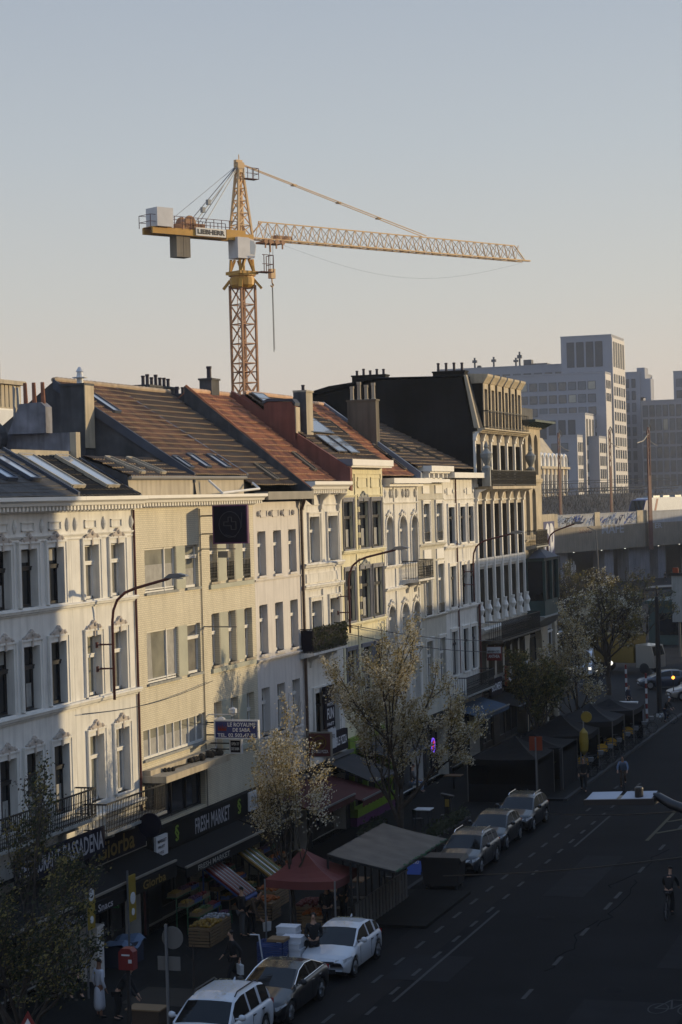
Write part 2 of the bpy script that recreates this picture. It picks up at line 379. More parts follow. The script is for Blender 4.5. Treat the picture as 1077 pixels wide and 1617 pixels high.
struct(b.build('crossing_marking', W['road_paint']))
b = MB(); b.box(-60, -40, 141, 149, -.02, .1); b.box(-24.5, -21, 155, 300, -.02, .12); struct(b.build('traffic_island', W['paving']))

# ================================================================ house building blocks
def wall_face(b, X, y0, y1, z0, z1, holes, dep=.28, m=0, mr=0):
    ys = sorted({y0, y1, *[h[0] for h in holes], *[h[1] for h in holes]}); zs = sorted({z0, z1, *[h[2] for h in holes], *[h[3] for h in holes]})
    ys = [y for y in ys if y0-1e-6 <= y <= y1+1e-6]; zs = [z for z in zs if z0-1e-6 <= z <= z1+1e-6]
    for i in range(len(ys)-1):
        for j in range(len(zs)-1):
            cy, cz = (ys[i]+ys[i+1])/2, (zs[j]+zs[j+1])/2
            if any(h[0] < cy < h[1] and h[2] < cz < h[3] for h in holes): continue
            b.poly([(X, ys[i], zs[j]), (X, ys[i+1], zs[j]), (X, ys[i+1], zs[j+1]), (X, ys[i], zs[j+1])], m)
    for h in holes:
        a, c, e, g = h[:4]; dp = h[4] if len(h) > 4 and h[4] else dep; xb = X-dp
        b.poly([(X, a, e), (X, a, g), (xb, a, g), (xb, a, e)], mr); b.poly([(X, c, e), (xb, c, e), (xb, c, g), (X, c, g)], mr)
        b.poly([(X, a, e), (xb, a, e), (xb, c, e), (X, c, e)], mr); b.poly([(X, a, g), (X, c, g), (xb, c, g), (xb, a, g)], mr)
        if len(h) > 5 and h[5]:       # round arch: fill the two upper corners
            r = (c-a)/2; cy = (a+c)/2; zc = g-r
            for sgn in (-1, 1):
                pr = [(cy+sgn*r, g-.002), (cy+sgn*r, zc)]+[(cy+sgn*r*math.cos(t), zc+(r-.002)*math.sin(t)) for t in [k*math.pi/12 for k in range(1, 7)]]
                b.prism(pr, X-.003, xb+.02, 'x', m)
def shell(root, Y0, Y1, zt, wm, holes, roofline, dep=.28, X=-D, side=None, reveal=None, back=-40.6):
    Y0 += .004; Y1 -= .004; b = MB(); side = side or wm
    wall_face(b, X, Y0, Y1, 0, zt, holes, dep, 0, 2)
    pr = [(X, 0), (X, zt)]+list(roofline)+[(back, 0)]
    for y in (Y0, Y1): b.poly([(p[0], y, p[1]) for p in pr], 1)
    b.poly([(back, Y0, 0), (back, Y1, 0), (back, Y1, roofline[-1][1]), (back, Y0, roofline[-1][1])], 1)
    b.poly([(X, Y0, zt), (X, Y1, zt), (roofline[0][0], Y1, roofline[0][1]), (roofline[0][0], Y0, roofline[0][1])], 1)
    return b.build('wall', [W[wm], W[side], W[reveal or wm]], root)
def win(root, y0, y1, z0, z1, X=-D, dep=.28, fr='frame_white', gl=None, tr=.70, cols=1, sill=True, sur=0, smat='stucco_trim', crest=False, arch=False, name='window', sproud=.06, crestmat=None):
    b = MB(); xg = X-dep; t = .065; h = z1-z0
    b.box(xg, xg+.07, y0, y0+t, z0, z1); b.box(xg, xg+.07, y1-t, y1, z0, z1); b.box(xg, xg+.07, y0, y1, z0, z0+.09)
    if arch:
        r = (y1-y0)/2; cy = (y0+y1)/2; pts = [(xg+.035, cy-r*math.cos(k*math.pi/10), z1-r+r*math.sin(k*math.pi/10)) for k in range(11)]
        b.tube(pts, .04, 4)
    else: b.box(xg, xg+.07, y0, y1, z1-t, z1)
    zt = z0+h*tr
    if tr < 1: b.box(xg, xg+.12, y0, y1, zt-.06, zt+.06); b.box(xg+.02, xg+.14, y0, y1, zt+.03, zt+.075)
    for i in range(1, cols+1):
        if cols == 1 and y1-y0 < .8: break
        y = y0+(y1-y0)*i/(cols+1) if cols > 1 else (y0+y1)/2
        b.box(xg, xg+.075, y-.035, y+.035, z0, zt if tr < 1 else z1)
        if cols == 1: break
    o = b.build(name, W[fr], root)
    p = MB(); 
    if arch:
        r = (y1-y0)/2; cy = (y0+y1)/2
        p.poly([(xg+.02, y0, z0), (xg+.02, y1, z0)]+[(xg+.02, cy+r*math.cos(k*math.pi/10), z1-r+r*math.sin(k*math.pi/10)) for k in range(11)])
    else: p.poly([(xg+.02, y0, z0), (xg+.02, y1, z0), (xg+.02, y1, z1), (xg+.02, y0, z1)])
    p.build('pane', gl or G[random.choice((0, 0, 1, 2))], o)
    cr_ = random.random()
    if cr_ < .55 and name == 'window' and not arch and sur is not None:
        c_ = MB(); xc = xg+.024; hh = h*tr if tr < 1 else h
        if cr_ < .22: c_.poly([(xc, y0+t, z0+.09), (xc, y1-t, z0+.09), (xc, y1-t, z0+hh*.62), (xc, y0+t, z0+hh*.62)])
        elif cr_ < .4:
            w_ = (y1-y0)*.24
            for a_, b_ in ((y0+t, y0+t+w_), (y1-t-w_, y1-t)): c_.poly([(xc, a_, z0+.09), (xc, b_, z0+.09), (xc, b_-(.1 if a_ < y0+t+.01 else 0), z1-t), (xc, a_, z1-t)])
        else: c_.poly([(xc, y0+t, z1-t-h*.2), (xc, y1-t, z1-t-h*.2), (xc, y1-t, z1-t), (xc, y0+t, z1-t)])
        c_.build('curtain', W['net_curtain'], o)
    if sill:
        s = MB(); s.box(X-dep+.09, X+.09, y0-.06, y1+.06, z0-.09, z0+.0); s.build('sill', W[smat], o)
    if sur:
        s = MB(); X1 = X+sproud
        s.box(X+.002, X1, y0-sur, y0-.004, z0, z1+sur); s.box(X+.002, X1, y1+.004, y1+sur, z0, z1+sur); s.box(X+.002, X1-.002, y0-.002, y1+.002, z1+.002, z1+sur-.002)
        s.box(X+.002, X1+.03, y0-sur-.03, y0-sur+.03, z0, z1+sur); s.box(X+.002, X1+.03, y1+sur-.03, y1+sur+.03, z0, z1+sur); s.box(X+.002, X1+.04, y0-sur-.04, y1+sur+.04, z1+sur, z1+sur+.07)
        s.build('surround', W[smat], o)
    if crest:
        s = MB(); cy = (y0+y1)/2; zc = z1+sur+.07; w = (y1-y0)/2+sur*.8
        w *= .82; pr = [(cy-w, zc), (cy-w, zc+.05), (cy-w*.7, zc+.08), (cy-w*.45, zc+.15), (cy-w*.22, zc+.19)]
        pr += [(cy+.13*math.cos(a), zc+.17+.13*math.sin(a)*(1 if k % 2 else .75)) for k, a in enumerate([math.pi*(1-i/6) for i in range(7)])]
        pr += [(cy+w*.22, zc+.19), (cy+w*.45, zc+.15), (cy+w*.7, zc+.08), (cy+w, zc+.05), (cy+w, zc)]
        s.prism(pr, X+.01, X+.10, 'x'); s.box(X+.06, X+.11, cy-.045, cy+.045, z1-.02, zc+.02)
        for sg in (-1, 1): s.lathe([(.02, 0), (.075, .03), (.075, .07), (.02, .1)], (X+.04, cy+sg*w*.72, zc+.06), 8, axis='x')
        s.lathe([(.02, 0), (.08, .03), (.07, .08), (.02, .11)], (X+.06, cy, zc+.15), 8, axis='x')
        s.build('crest', W[crestmat or 'stone_grey'], o)
    return o
def cornice(root, Y0, Y1, zb, zt, proj=.6, mt='paint_white', dent=True, X=-D, xb=-.4, gut=None, top=None):
    b = MB(); Y0 += .006; Y1 -= .006; h = zt-zb
    b.prism([(X+.003, zb), (X+.1, zb), (X+.14, zb+h*.3), (X+proj*.75, zb+h*.42), (X+proj*.8, zb+h*.6), (X+proj, zb+h*.75), (X+proj, zt), (X+xb, zt), (X+xb, zt-.04), (X+.003, zt-.04)], Y0, Y1)
    if dent:
        n = int((Y1-Y0)/.26)
        for i in range(n):
            y = Y0+(i+.5)*(Y1-Y0)/n; b.box(X+.12, X+proj*.62, y-.06, y+.06, zb+h*.1, zb+h*.4)
    o = b.build('cornice', W[mt], root)
    if gut:
        g = MB(); g.box(X+proj+.002, X+proj+.09, Y0, Y1, zt-.12, zt+.02); g.build('gutter', W[gut], root)
    return o
def band(b, Y0, Y1, z, h=.22, p=.13, X=-D):
    b.prism([(X+.002, z), (X+.002, z+h), (X+p*.9, z+h), (X+p, z+h*.75), (X+p*.8, z+h*.7), (X+p*.7, z+h*.35), (X+p*.35, z+h*.2), (X+p*.3, z)], Y0+.005, Y1-.005)
def bands(root, Y0, Y1, zs, mt='stucco_trim', X=-D):
    for z in zs:
        b = MB(); band(b, Y0, Y1, *z, X=X); b.build('moulding', W[mt], root)
def tile_roof(name, root, Y0, Y1, e, r, mt, edge, gauge=.42, wave=.24, amp=.022, step=.05, holes=()):
    """tiles laid in stepped courses between eave e=(x,z) and ridge r=(x,z)"""
    b = MB(); ev, rv = Vector((e[0], 0, e[1])), Vector((r[0], 0, r[1])); d = rv-ev; Ls = d.length; d.normalize()
    nrm = Vector((-d.z, 0, d.x)); nrm = nrm if nrm.z > 0 else -nrm
    nc = max(1, round(Ls/gauge)); g = Ls/nc; ny = max(2, int((Y1-Y0)/wave*4)) if wave else max(2, int((Y1-Y0)/.5))
    ys = [Y0+(Y1-Y0)*i/ny for i in range(ny+1)]
    off = [amp*math.cos(2*math.pi*(y-Y0)/wave) if wave else 0 for y in ys]
    for k in range(nc):
        sag = .012*math.sin(k*1.7)
        rows = []
        for s, st in ((k*g-.03, step-.035), (k*g-.03, step), ((k+1)*g, 0)):
            rows.append([ev+d*(s+.012*math.sin(y*2.3+k))+nrm*(st+o+.03+sag*math.sin(y*.9))+Vector((0, y, 0)) for y, o in zip(ys, off)])
        base = len(b.v)
        for rw in rows: b.v += [tuple(p) for p in rw]
        n = ny+1
        for i in range(ny):
            b.f.append((base+i, base+i+1, base+n+i+1, base+n+i)); b.m.append(1)
            b.f.append((base+n+i, base+n+i+1, base+2*n+i+1, base+2*n+i)); b.m.append(0)
    return b.build(name, [W[mt], W[edge]], root)
def slope(b, Y0, Y1, a, c, th=.05, m=0):
    b.prism([(a[0], a[1]-th), (a[0], a[1]), (c[0], c[1]), (c[0], c[1]-th)], Y0, Y1, 'y', m)
def ridge(root, Y0, Y1, x, z, mt):
    b = MB(); n = max(1, int((Y1-Y0)/.38)); L_ = (Y1-Y0)/n
    for i in range(n): b.tube([(x, Y0+i*L_, z+.02), (x, Y0+(i+1)*L_, z+.045)], [.10, .125], 8)
    b.build('ridge_tiles', W[mt], root)
def verge(root, y, e, r, mt, w=.14, up=.18, name='verge', low=.3):
    b = MB(); b.prism([(e[0]+.1, e[1]-low), (e[0]+.1, e[1]+up*.8), (r[0], r[1]+up), (r[0], r[1]-low)], y-w/2, y+w/2)
    return b.build(name, W[mt], root)
def skylight(root, yc, e, r, t0, t1, w=.8, open_=0, fr='lead', gl='skylight_glass'):
    """roof window between fractions t0..t1 of the slope"""
    E, R_ = Vector((e[0], 0, e[1])), Vector((r[0], 0, r[1])); d = (R_-E).normalized(); n = Vector((-d.z, 0, d.x)); n = n if n.z > 0 else -n
    a = E.lerp(R_, t0); c = E.lerp(R_, t1); y0, y1 = yc-w/2, yc+w/2; Y_ = Vector((0, 1, 0))
    b = MB()
    for (p, q_) in ((a+Y_*y0, c+Y_*y0), (a+Y_*y1, c+Y_*y1), (a+Y_*(y0+.04), a+Y_*(y1-.04)), (c+Y_*(y0+.04), c+Y_*(y1-.04))): b.bar(p+n*.11, q_+n*.11, .08, .12, 0, n)
    o = b.build('roof_window', W[fr], root)
    g = MB(); g.poly([a+Y_*y0+n*.13, a+Y_*y1+n*.13, c+Y_*y1+n*.13, c+Y_*y0+n*.13]); g.build('pane', W[gl], o); return o
def chimney(root, x0, x1, y0, y1, z0, z1, mt, pots=4, pot='pot_clay', ph=.6, along='x', cap=True, pr=.1, side=None):
    b = MB(); b.box(x0, x1, y0, y1, z0, z1)
    if cap: b.box(x0-.05, x1+.05, y0-.05, y1+.05, z1, z1+.09); 
    o = b.build('chimney', W[mt], root)
    for i in range(pots):
        t = (i+.5)/pots; c = (x0+(x1-x0)*t, (y0+y1)/2, z1+.09) if along == 'x' else ((x0+x1)/2, y0+(y1-y0)*t, z1+.09)
        p = MB(); hh = ph*random.uniform(.8, 1.15); p.lathe([(pr, 0), (pr*.8, hh*.1), (pr*.78, hh*.8), (pr*.95, hh*.85), (pr*.95, hh), (pr*.6, hh)], c, 9); p.build('chimney_pot', W[pot], o)
    return o
def railing(b, y0, y1, z, h, x, dx=0, n=None, top=.05, m=0, r=.015, scroll=False):
    """railing along y at x, returning to the wall over dx"""
    b.bar((x, y0, z+h), (x, y1, z+h), top, top, m); b.bar((x, y0, z+.08), (x, y1, z+.08), .035, .035, m)
    n = n or int((y1-y0)/.13)
    for i in range(n+1):
        y = y0+(y1-y0)*i/n; b.bar((x, y, z), (x, y, z+h), r*1.5, r*1.5, m)
        if scroll and i < n:
            yc = y+(y1-y0)/n/2
            for zz in (.3, .6):
                pts = [(x, yc+.05*math.cos(a), z+h*zz+.09*math.sin(a)) for a in [k*math.pi/3 for k in range(7)]]; b.tube(pts, .009, 3, m, False)
    if dx:
        for y in (y0, y1):
            b.bar((x, y, z+h), (x-dx, y, z+h), top, top, m); b.bar((x, y, z+.08), (x-dx, y, z+.08), .035, .035, m)
            for k in range(1, int(dx/.13)): b.bar((x-k*.13, y, z), (x-k*.13, y, z+h), r*1.5, r*1.5, m)
def balcony(root, y0, y1, z, h, proj, slab='stone_grey', rail='iron_black', cons=3, plants=False, scroll=True, X=-D):
    b = MB(); b.prism([(X+.002, z-.28), (X+.25, z-.2), (X+proj-.1, z-.14), (X+proj, z-.1), (X+proj, z), (X+.002, z)], y0, y1)
    for i in range(cons):
        y = y0+(y1-y0)*(i+.5)/cons; b.prism([(X+.002, z-.75), (X+.12, z-.7), (X+.2, z-.4), (X+proj*.8, z-.25), (X+proj*.8, z-.16), (X+.002, z-.16)], y-.1, y+.1)
    o = b.build('balcony', W[slab], root)
    r = MB(); railing(r, y0+.06, y1-.06, z, h, X+proj-.06, proj-.08, scroll=scroll); r.build('railing', W[rail], o)
    return o
def awning(root, y0, y1, z, drop, proj, mt, val=.22, stripe=None, X=-D, label=None):
    b = MB(); b.prism([(X+.01, z), (X+.01, z+.03), (X+proj, z-drop+.03), (X+proj, z-drop)], y0, y1)
    if val:
        n = int((y1-y0)/.25)
        for i in range(n): b.box(X+proj+.002, X+proj+.02, y0+(y1-y0)*i/n+.004, y0+(y1-y0)*(i+1)/n-.004, z-drop-val+(.03 if i % 2 else 0), z-drop+.03)
    for y in (y0+.3, y1-.3): b.bar((X+.02, y, z-.25), (X+proj-.05, y, z-drop-.03), .04)
    o = b.build('awning', W[mt], root)
    c = MB(); c.box(X+proj-.02, X+proj+.06, y0, y1, z-drop+.032, z-drop+.1); c.box(X+.02, X+.2, y0, y1, z+.05, z+.22); c.build('awning_bar', W['steel_grey' if stripe else 'gutter_metal'], o)
    return o
def shopfront(root, y0, y1, z1, X=-D, dep=.7, fr='frame_dark', n=4, door=1, goods=True):
    b = MB(); xg = X-dep
    b.box(xg, xg+.08, y0, y1, .12, .5); b.box(xg, xg+.08, y0, y1, z1-.12, z1)
    for i in range(n+1):
        y = y0+.04+(y1-y0-.08)*i/n; b.box(xg, xg+.09, y-.04, y+.04, .12, z1)
    o = b.build('shopfront', W[fr], root)
    p = MB(); p.poly([(xg+.04, y0, .12), (xg+.04, y1, .12), (xg+.04, y1, z1), (xg+.04, y0, z1)]); p.build('pane', W['glass_dark'], o)
    c = MB(); c.box(X+.003, X+.03, y0-.3, y0-.01, .12, z1+.8); c.box(X+.003, X+.03, y1+.01, y1+.3, .12, z1+.8); c.box(X+.003, X+.015, y0-.009, y1+.009, z1+.01, z1+.8); c.build('cladding', W['shop_dark'], root)  # dark ground-floor paint, deepened to carry the street-level shade
    d = MB(); ya = y0+(y1-y0)*door/n; yb = y0+(y1-y0)*(door+1)/n
    d.box(xg+.1, xg+.14, ya+.06, yb-.06, .13, 2.3); d.build('door', W['frame_dark'], root)
    return o
def board(name, label, cat, y0, y1, z0, z1, bm, texts, X=-D, th=.12, extra=None, group=None):
    t = thing(name, label, cat, (X, (y0+y1)/2, z0), group)
    b = MB(); b.box(X+.003, X+th, y0, y1, z0, z1); b.build('board', W[bm], t)
    for body, a, c, e, g, m_ in texts:
        q_ = MB(); q_.text(body, (X+th+.012, a, e), (0, 1, 0), (0, 0, 1), c-a, g-e); q_.build('lettering', W[m_], t)
    return t
def hang(name, label, x0, x1, Y, z0, z1, bm, texts, th=.16, wallx=-D, brk=(.25, .75), edge=None):
    """sign at right angles to the street wall, facing down the street"""
    t = thing(name, label, 'sign', (wallx, Y, (z0+z1)/2))
    b = MB(); b.box(x0, x1, Y-th/2, Y+th/2, z0, z1, 0)
    if edge: 
        for (a, c, e, g) in ((x0, x1, z1, z1+.05), (x0, x1, z0-.05, z0), (x1, x1+.05, z0-.05, z1+.05), (x0-.05, x0, z0-.05, z1+.05)): b.box(a, c, Y-th/2-.01, Y+th/2+.01, e, g, 1)
    b.build('board', [W[bm], W[edge or bm]], t)
    k = MB()
    for f in brk: k.bar((wallx, Y, z0+(z1-z0)*f), (x0+.05, Y, z0+(z1-z0)*f), .05)
    k.build('bracket', W['iron_black'], t)
    for body, a, c, e, g, m_ in texts:
        q_ = MB(); q_.text(body, (x0+(x1-x0)*a, Y-th/2-.014, z0+(z1-z0)*e), (1, 0, 0), (0, 0, 1), (x1-x0)*(c-a), (z1-z0)*(g-e)); q_.build('lettering', W[m_], t)
    return t
def disc(b, c, r, th, m=0, axis='y', n=20):
    b.lathe([(r*.98, -th/2), (r, -th/2+.002), (r, th/2-.002), (r*.98, th/2)], c, n, m, axis)
def hole_rows(cols, rows): return [(a, c, e, g) for (a, c) in cols for (e, g) in rows]
GRP = 'town houses in the row'
def house(label, Y0, Y1): return thing('town_house', label, 'house', (-D, (Y0+Y1)/2, 0), GRP)
yAB, yBC, yCD, yDE, yEF, yFG, yGH, yHI, yIJ, yJK, yKL, yLM, yM = 61.63, 66.84, 73.2, 79.1, 85.11, 90.75, 97.7, 104.25, 109.5, 116.7, 129.3, 135.3, 139.2
R1, R2, R3 = (12.45, 14.3), (9.15, 11.2), (5.55, 7.8)

# ---------------------------------------------------------------- houses A and B: white stucco with crests
def frieze_ab(root, Y0, Y1, cs, mt='stucco_trim'):
    X = -D
    for i, c in enumerate(cs):
        b = MB()
        for (a, e, g, h) in ((c-.45, c+.45, 15.12, 15.15), (c-.45, c+.45, 14.87, 14.9), (c-.45, c-.42, 14.87, 15.15), (c+.42, c+.45, 14.87, 15.15)): b.box(X+.003, X+.05, a, e, g, h)
        b.build('frieze_panel', W[mt], root)
    ds = [(cs[i]+cs[i+1])/2 for i in range(len(cs)-1)]+[Y0+.3, Y1-.3]
    for d_ in ds:
        b = MB(); b.lathe([(.0, -.24), (.07, -.12), (.10, 0), (.08, .1), (.03, .2), (0, .26)], (X+.03, d_, 15.02), 8); b.build('frieze_drop', W[mt], root)
for (nm, Y0, Y1, cols, lab) in (('A', 50.2, yAB, None, 'white stucco house in shade at the left edge, with crested windows and a slate roof'),
                                ('B', yAB, yBC, None, 'sunlit white stucco house with two crested windows per floor and a black tiled roof')):
    h_ = house(lab, Y0, Y1)
    if nm == 'A': cs = [51.2, 53.25, 55.35, 57.75, 59.95]; cs = [fy(-40, 905), fy(2, 905), fy(44.5, 905), fy(87.5, 905)]; cs = [cs[0]-2.3]+cs
    else: cs = [fy(143.5, 900), fy(184.5, 900)]
    cols = [(c-.56, c+.56) for c in cs]
    holes = hole_rows(cols, (R1, R2, R3)); holes.append((Y0+.35, Y1-.35, .12, 3.3, .7))
    if nm == 'A': rl = [(-D-.1, 15.95), (-32.0, 17.6), (-36, 17.6), (-40.6, 15)]
    else: rl = [(-D-.1, 15.95), (-31.7, 17.45), (-40.6, 17.3)]
    shell(h_, Y0, Y1, 15.9, 'stucco_white', holes, rl, side='grey_render')
    for (a, c) in cols:
        for (e, g) in (R1, R2, R3):
            win(h_, a, c, e, g, sur=.17, crest=True, smat='stucco_trim', tr=.66, gl=G[0] if nm == 'A' else G[random.choice((1, 1, 3))], fr='frame_dark' if nm == 'A' else 'frame_white', crestmat='crest')
    bands(h_, Y0, Y1, [(12.2, .2, .16), (8.86, .24, .2), (14.62, .1, .08), (14.5, .06, .05), (4.9, .25, .25)])
    frieze_ab(h_, Y0, Y1, cs); cornice(h_, Y0, Y1, 15.45, 15.95, .62, 'paint_white')
    shopfront(h_, Y0+.35, Y1-.35, 3.3)
    if nm == 'A':
        tile_roof('roof', h_, Y0, Y1-.05, (-29.2, 15.98), (-32.0, 17.6), 'slate', 'slate_edge', .22, 0, 0, .015)
        b = MB(); slope(b, Y0, Y1-.05, (-32.0, 17.62), (-36, 17.62)); b.build('flat_roof', W['lead'], h_)
        for px in (30, -8): skylight(h_, fy(px, 760, -30.6), (-29.2, 15.98), (-32, 17.6), .3, .8, .75)
        balcony(h_, Y0+.3, Y1-.15, 5.3, .95, .8, cons=4)
        awning(h_, fy(20, 1395, -27.6), Y1-.1, 3.75, .7, 1.7, 'awning_black', .2)
    else:
        tile_roof('roof', h_, Y0+.1, Y1-.05, (-29.2, 15.98), (-31.7, 17.42), 'black_tile', 'black_tile_edge', .36, .3, .02, .03)
        verge(h_, Y0+.02, (-29.25, 15.95), (-31.9, 17.5), 'lead', .16, .2); verge(h_, Y1-.08, (-29.25, 15.9), (-31.7, 17.4), 'lead', .14, .12)
        b = MB(); b.box(-31.72, -31.95, Y0+.2, Y1-.1, 17.3, 17.62); b.box(-31.68, -31.72, Y0+.2, Y1-.1, 17.42, 17.5); b.build('roof_curb', W['beige_render'], h_)
        b = MB(); slope(b, Y0+.1, Y1-.1, (-31.95, 17.45), (-40, 17.3)); b.build('flat_roof', W['lead'], h_)
        for px in (83, 139): skylight(h_, fy(px, 752, -30.5), (-29.2, 15.98), (-31.7, 17.42), .16, .94, 1.05, fr='beige_render')
        # party wall with its stack, seen end on
        b = MB(); b.box(-34.6, -31.75, Y1-.33, Y1-.03, 17.2, 18.3); b.build('parapet', W['grey_render'], h_)
        b = MB(); b.box(-31.74, -31.5, Y1-.36, Y1-.0, 17.2, 18.3); b.build('parapet_end', W['beige_render'], h_); b = MB(); b.box(-34.85, -34.61, Y1-.36, Y1, 17.2, 18.3); b.build('parapet_end', W['beige_render'], h_)
        b = MB(); b.prism([(-34.1, 18.3), (-33.8, 18.9), (-33.6, 19.38), (-32.75, 19.42), (-32.55, 19.25), (-32.55, 18.3)], Y1-.62, Y1-.1); ch = b.build('chimney', W['grey_render'], h_)
        for i, x in enumerate((-33.45, -33.1, -32.75)):
            p = MB(); p.tube([(x, Y1-.36, 19.38), (x-.02, Y1-.36, 20.15)], [.085, .07], 9); p.build('chimney_pot', W['pot_clay'], ch)
        p = MB(); p.tube([(-33.75, Y1-.3, 19.0), (-33.8, Y1-.3, 20.0)], .06, 8); p.tube([(-33.95, Y1-.3, 18.8), (-33.95, Y1-.3, 20.05)], .05, 8); p.build('flue', W['steel_grey'], ch)
        p = MB(); p.lathe([(.7, 0), (.7, .5)], (-34.75, Y1-1.2, 18.15), 20, axis='y'); p.build('vent_drum', W['dark_render'], h_)
        balcony(h_, Y0+.3, Y1+.2, 4.65, .95, .9, cons=3)
        awning(h_, Y0+.15, Y1-.1, 3.35, .5, 1.3, 'awning_black', .4)
        b = MB(); b.tube([(-D+.06, Y1-.12, 0.2), (-D+.06, Y1-.12, 15.5)], .045, 6); b.build('downpipe', W['rust_steel'], h_)
# ---------------------------------------------------------------- house C: cream glazed brick, wide windows
h_ = house('house of cream glazed brick with wide aluminium windows and a concrete canopy above the shop', yBC, yCD); Y0, Y1 = yBC, yCD
yw0, yw1 = fy(228.6, 900), fy(278, 900); yp1 = fy(293, 900); ys1 = fy(313.5, 900)
rowsC = ((12.4, 14.02), (9.1, 11.0)); holes = [(yw0, yw1, *r_) for r_ in rowsC]+[(yp1, ys1, *r_) for r_ in rowsC]
yb0, yb1 = fy(226.8, 1180), fy(324, 1150); holes += [(yb0, yb1, 6.4, 7.5), (Y0+.3, Y1-.2, 3.95, 5.6, .35), (Y0+.3, Y1-.3, .12, 2.75, .8)]
shell(h_, Y0, Y1, 15.75, 'tile_brick', holes, [(-D-.1, 15.9), (-29.7, 16.7), (-31.5, 17.4), (-40.6, 17.3)], side='dark_render')
for r_ in rowsC:
    win(h_, yw0, yw1, *r_, dep=.16, gl=G[3], tr=1, cols=0, smat='stone_grey'); b = MB(); ym = yw0+(yw1-yw0)*.68; b.box(-D-.15, -D-.07, ym-.04, ym+.04, *r_); b.box(-D-.15, -D-.09, yw0, yw1, r_[0]+.06, r_[0]+.14); b.build('mullion', W['frame_white'], h_)
    win(h_, yp1, ys1, *r_, dep=.2, gl=G[3] if r_[0] > 10 else G[1], tr=.72, cols=0, smat='stone_grey')
    b = MB(); b.box(-D+.003, -D+.012, yw1+.03, yp1-.03, r_[0], r_[1]); b.build('spandrel_panel', W['plaster_green'], h_)
win(h_, yb0, yb1, 6.4, 7.5, dep=.14, gl=G[3], tr=1, cols=7, smat='stone_grey')
b = MB(); b.box(-D-.33, -D-.28, Y0+.3, Y1-.2, 3.95, 5.6); b.build('mezzanine_glazing', W['glass_blue'], h_)
b = MB()
for k in range(5): y = Y0+.35+(Y1-Y0-.6)*k/4; b.box(-D-.27, -D-.2, y-.03, y+.03, 3.95, 5.6)
b.box(-D-.26, -D-.21, Y0+.3, Y1-.2, 3.96, 4.02); b.build('mezzanine_frame', W['frame_dark'], h_)
c = MB(); c.box(-D+.003, -D+.95, Y0+.1, yCD+.1, 5.62, 5.86); c.box(-D+.003, -D+.3, Y0+.2, Y1, 5.86, 6.05); cano = c.build('canopy', W['beige_render'], h_)
c = MB()
for k in range(14):
    y = Y1-2.6+k*.19+random.uniform(-.1, .1); s_ = random.uniform(.07, .2); c.lathe([(s_*.6, 0), (s_, s_*.5), (s_*.7, s_*1.1), (s_*.2, s_*1.3)], (-D+random.uniform(.2, .7), y, 5.86), 7)
for k in range(3): c.lathe([(.06, 0), (.1, .08), (.04, .15)], (-D+.4+.1*k, Y0+1.3+.13*k, 5.86), 7)
c.tube([(-D+.4, Y0+2+k*.3, 5.89+.02*math.sin(k)) for k in range(9)], .03, 5); c.build('moss_debris', W['soil'], cano)
cornice(h_, Y0, Y1, 15.5, 15.95, .62, 'paint_white')
b = MB(); b.box(-30.1, -29.72, Y0+.05, yDE-.4, 15.9, 16.62); b.build('attic_wall', W['beige_render'], h_)
tile_roof('roof', h_, Y0+.12, Y1, (-29.65, 16.62), (-31.5, 17.42), 'brown_tile', 'brown_tile_edge', .4, .24, .03, .05)
b = MB(); slope(b, Y0+.1, Y1, (-31.5, 17.4), (-40, 17.3)); b.build('flat_roof', W['lead'], h_)
for px in (205, 238): skylight(h_, fy(px, 742, -30.3), (-29.65, 16.62), (-31.5, 17.42), .1, .85, .5, fr='beige_render', gl='brown_render')
b = MB(); b.tube([(-29.6, Y0+.05, 16.6), (-29.6, yDE-.4, 16.62)], .07, 8); b.build('gutter', W['gutter_metal'], h_)
b = MB(); b.tube([(-D+.1, 74.0, 16.5), (-D+.5, 74.4, 16.0), (-D+.5, 78.6, 16.15), (-D+.1, 78.9, 16.4)], .05, 6); b.build('overflow_pipe', W['paint_white'], h_)
b = MB()
b.box(-D+.02, -D+.05, Y1-.12, Y1-.08, 3, 15.4); b.build('downpipe', W['gutter_metal'], h_)
shopfront(h_, Y0+.3, Y1-.3, 2.75, dep=.8)
# ---------------------------------------------------------------- house D: same brick, three narrow windows
h_ = house('house of cream glazed brick with three narrow windows per floor and small iron window guards', yCD, yDE); Y0, Y1 = yCD, yDE
rowsD = ((12.5, 14.35), (9.2, 11.25), (5.85, 7.76)); cD = [(fy(331.5, 890), fy(343.5, 890)), (fy(358, 890), fy(370, 890)), (fy(383.5, 885), fy(395.5, 885))]
holes = hole_rows(cD, rowsD)+[(Y0+.3, Y1-.3, .12, 2.7, .8)]
EV, RD = (-29.75, 16.72), (-35.6, 20.62)
shell(h_, Y0, Y1, 15.75, 'tile_brick', holes, [(-D-.1, 15.9), (-29.9, 16.6), RD, (-40.6, 17.0)], side='dark_render')
for (a, c) in cD:
    for r_ in rowsD:
        o = win(h_, a, c, *r_, dep=.3, tr=.62, smat='beige_render', gl=G[random.choice((0, 1, 2))])
        if r_[0] > 12:
            g_ = MB(); railing(g_, a+.03, c-.03, r_[0]+.03, .75, -D-.03, n=5, scroll=True); g_.build('window_guard', W['iron_black'], o)
b = MB()
for r_ in rowsD:
    for i in (0, 1): b.box(-D+.003, -D+.012, cD[i][1]+.06, cD[i+1][0]-.06, r_[0], r_[1])
    b.box(-D+.003, -D+.09, cD[0][0]-.15, cD[2][1]+.15, r_[0]-.28, r_[0]-.1)
b.build('spandrel_panel', W['plaster_green'], h_)
cornice(h_, Y0, Y1+.2, 15.5, 15.95, .62, 'paint_white')
yf = fy(184, 640, -34.0)
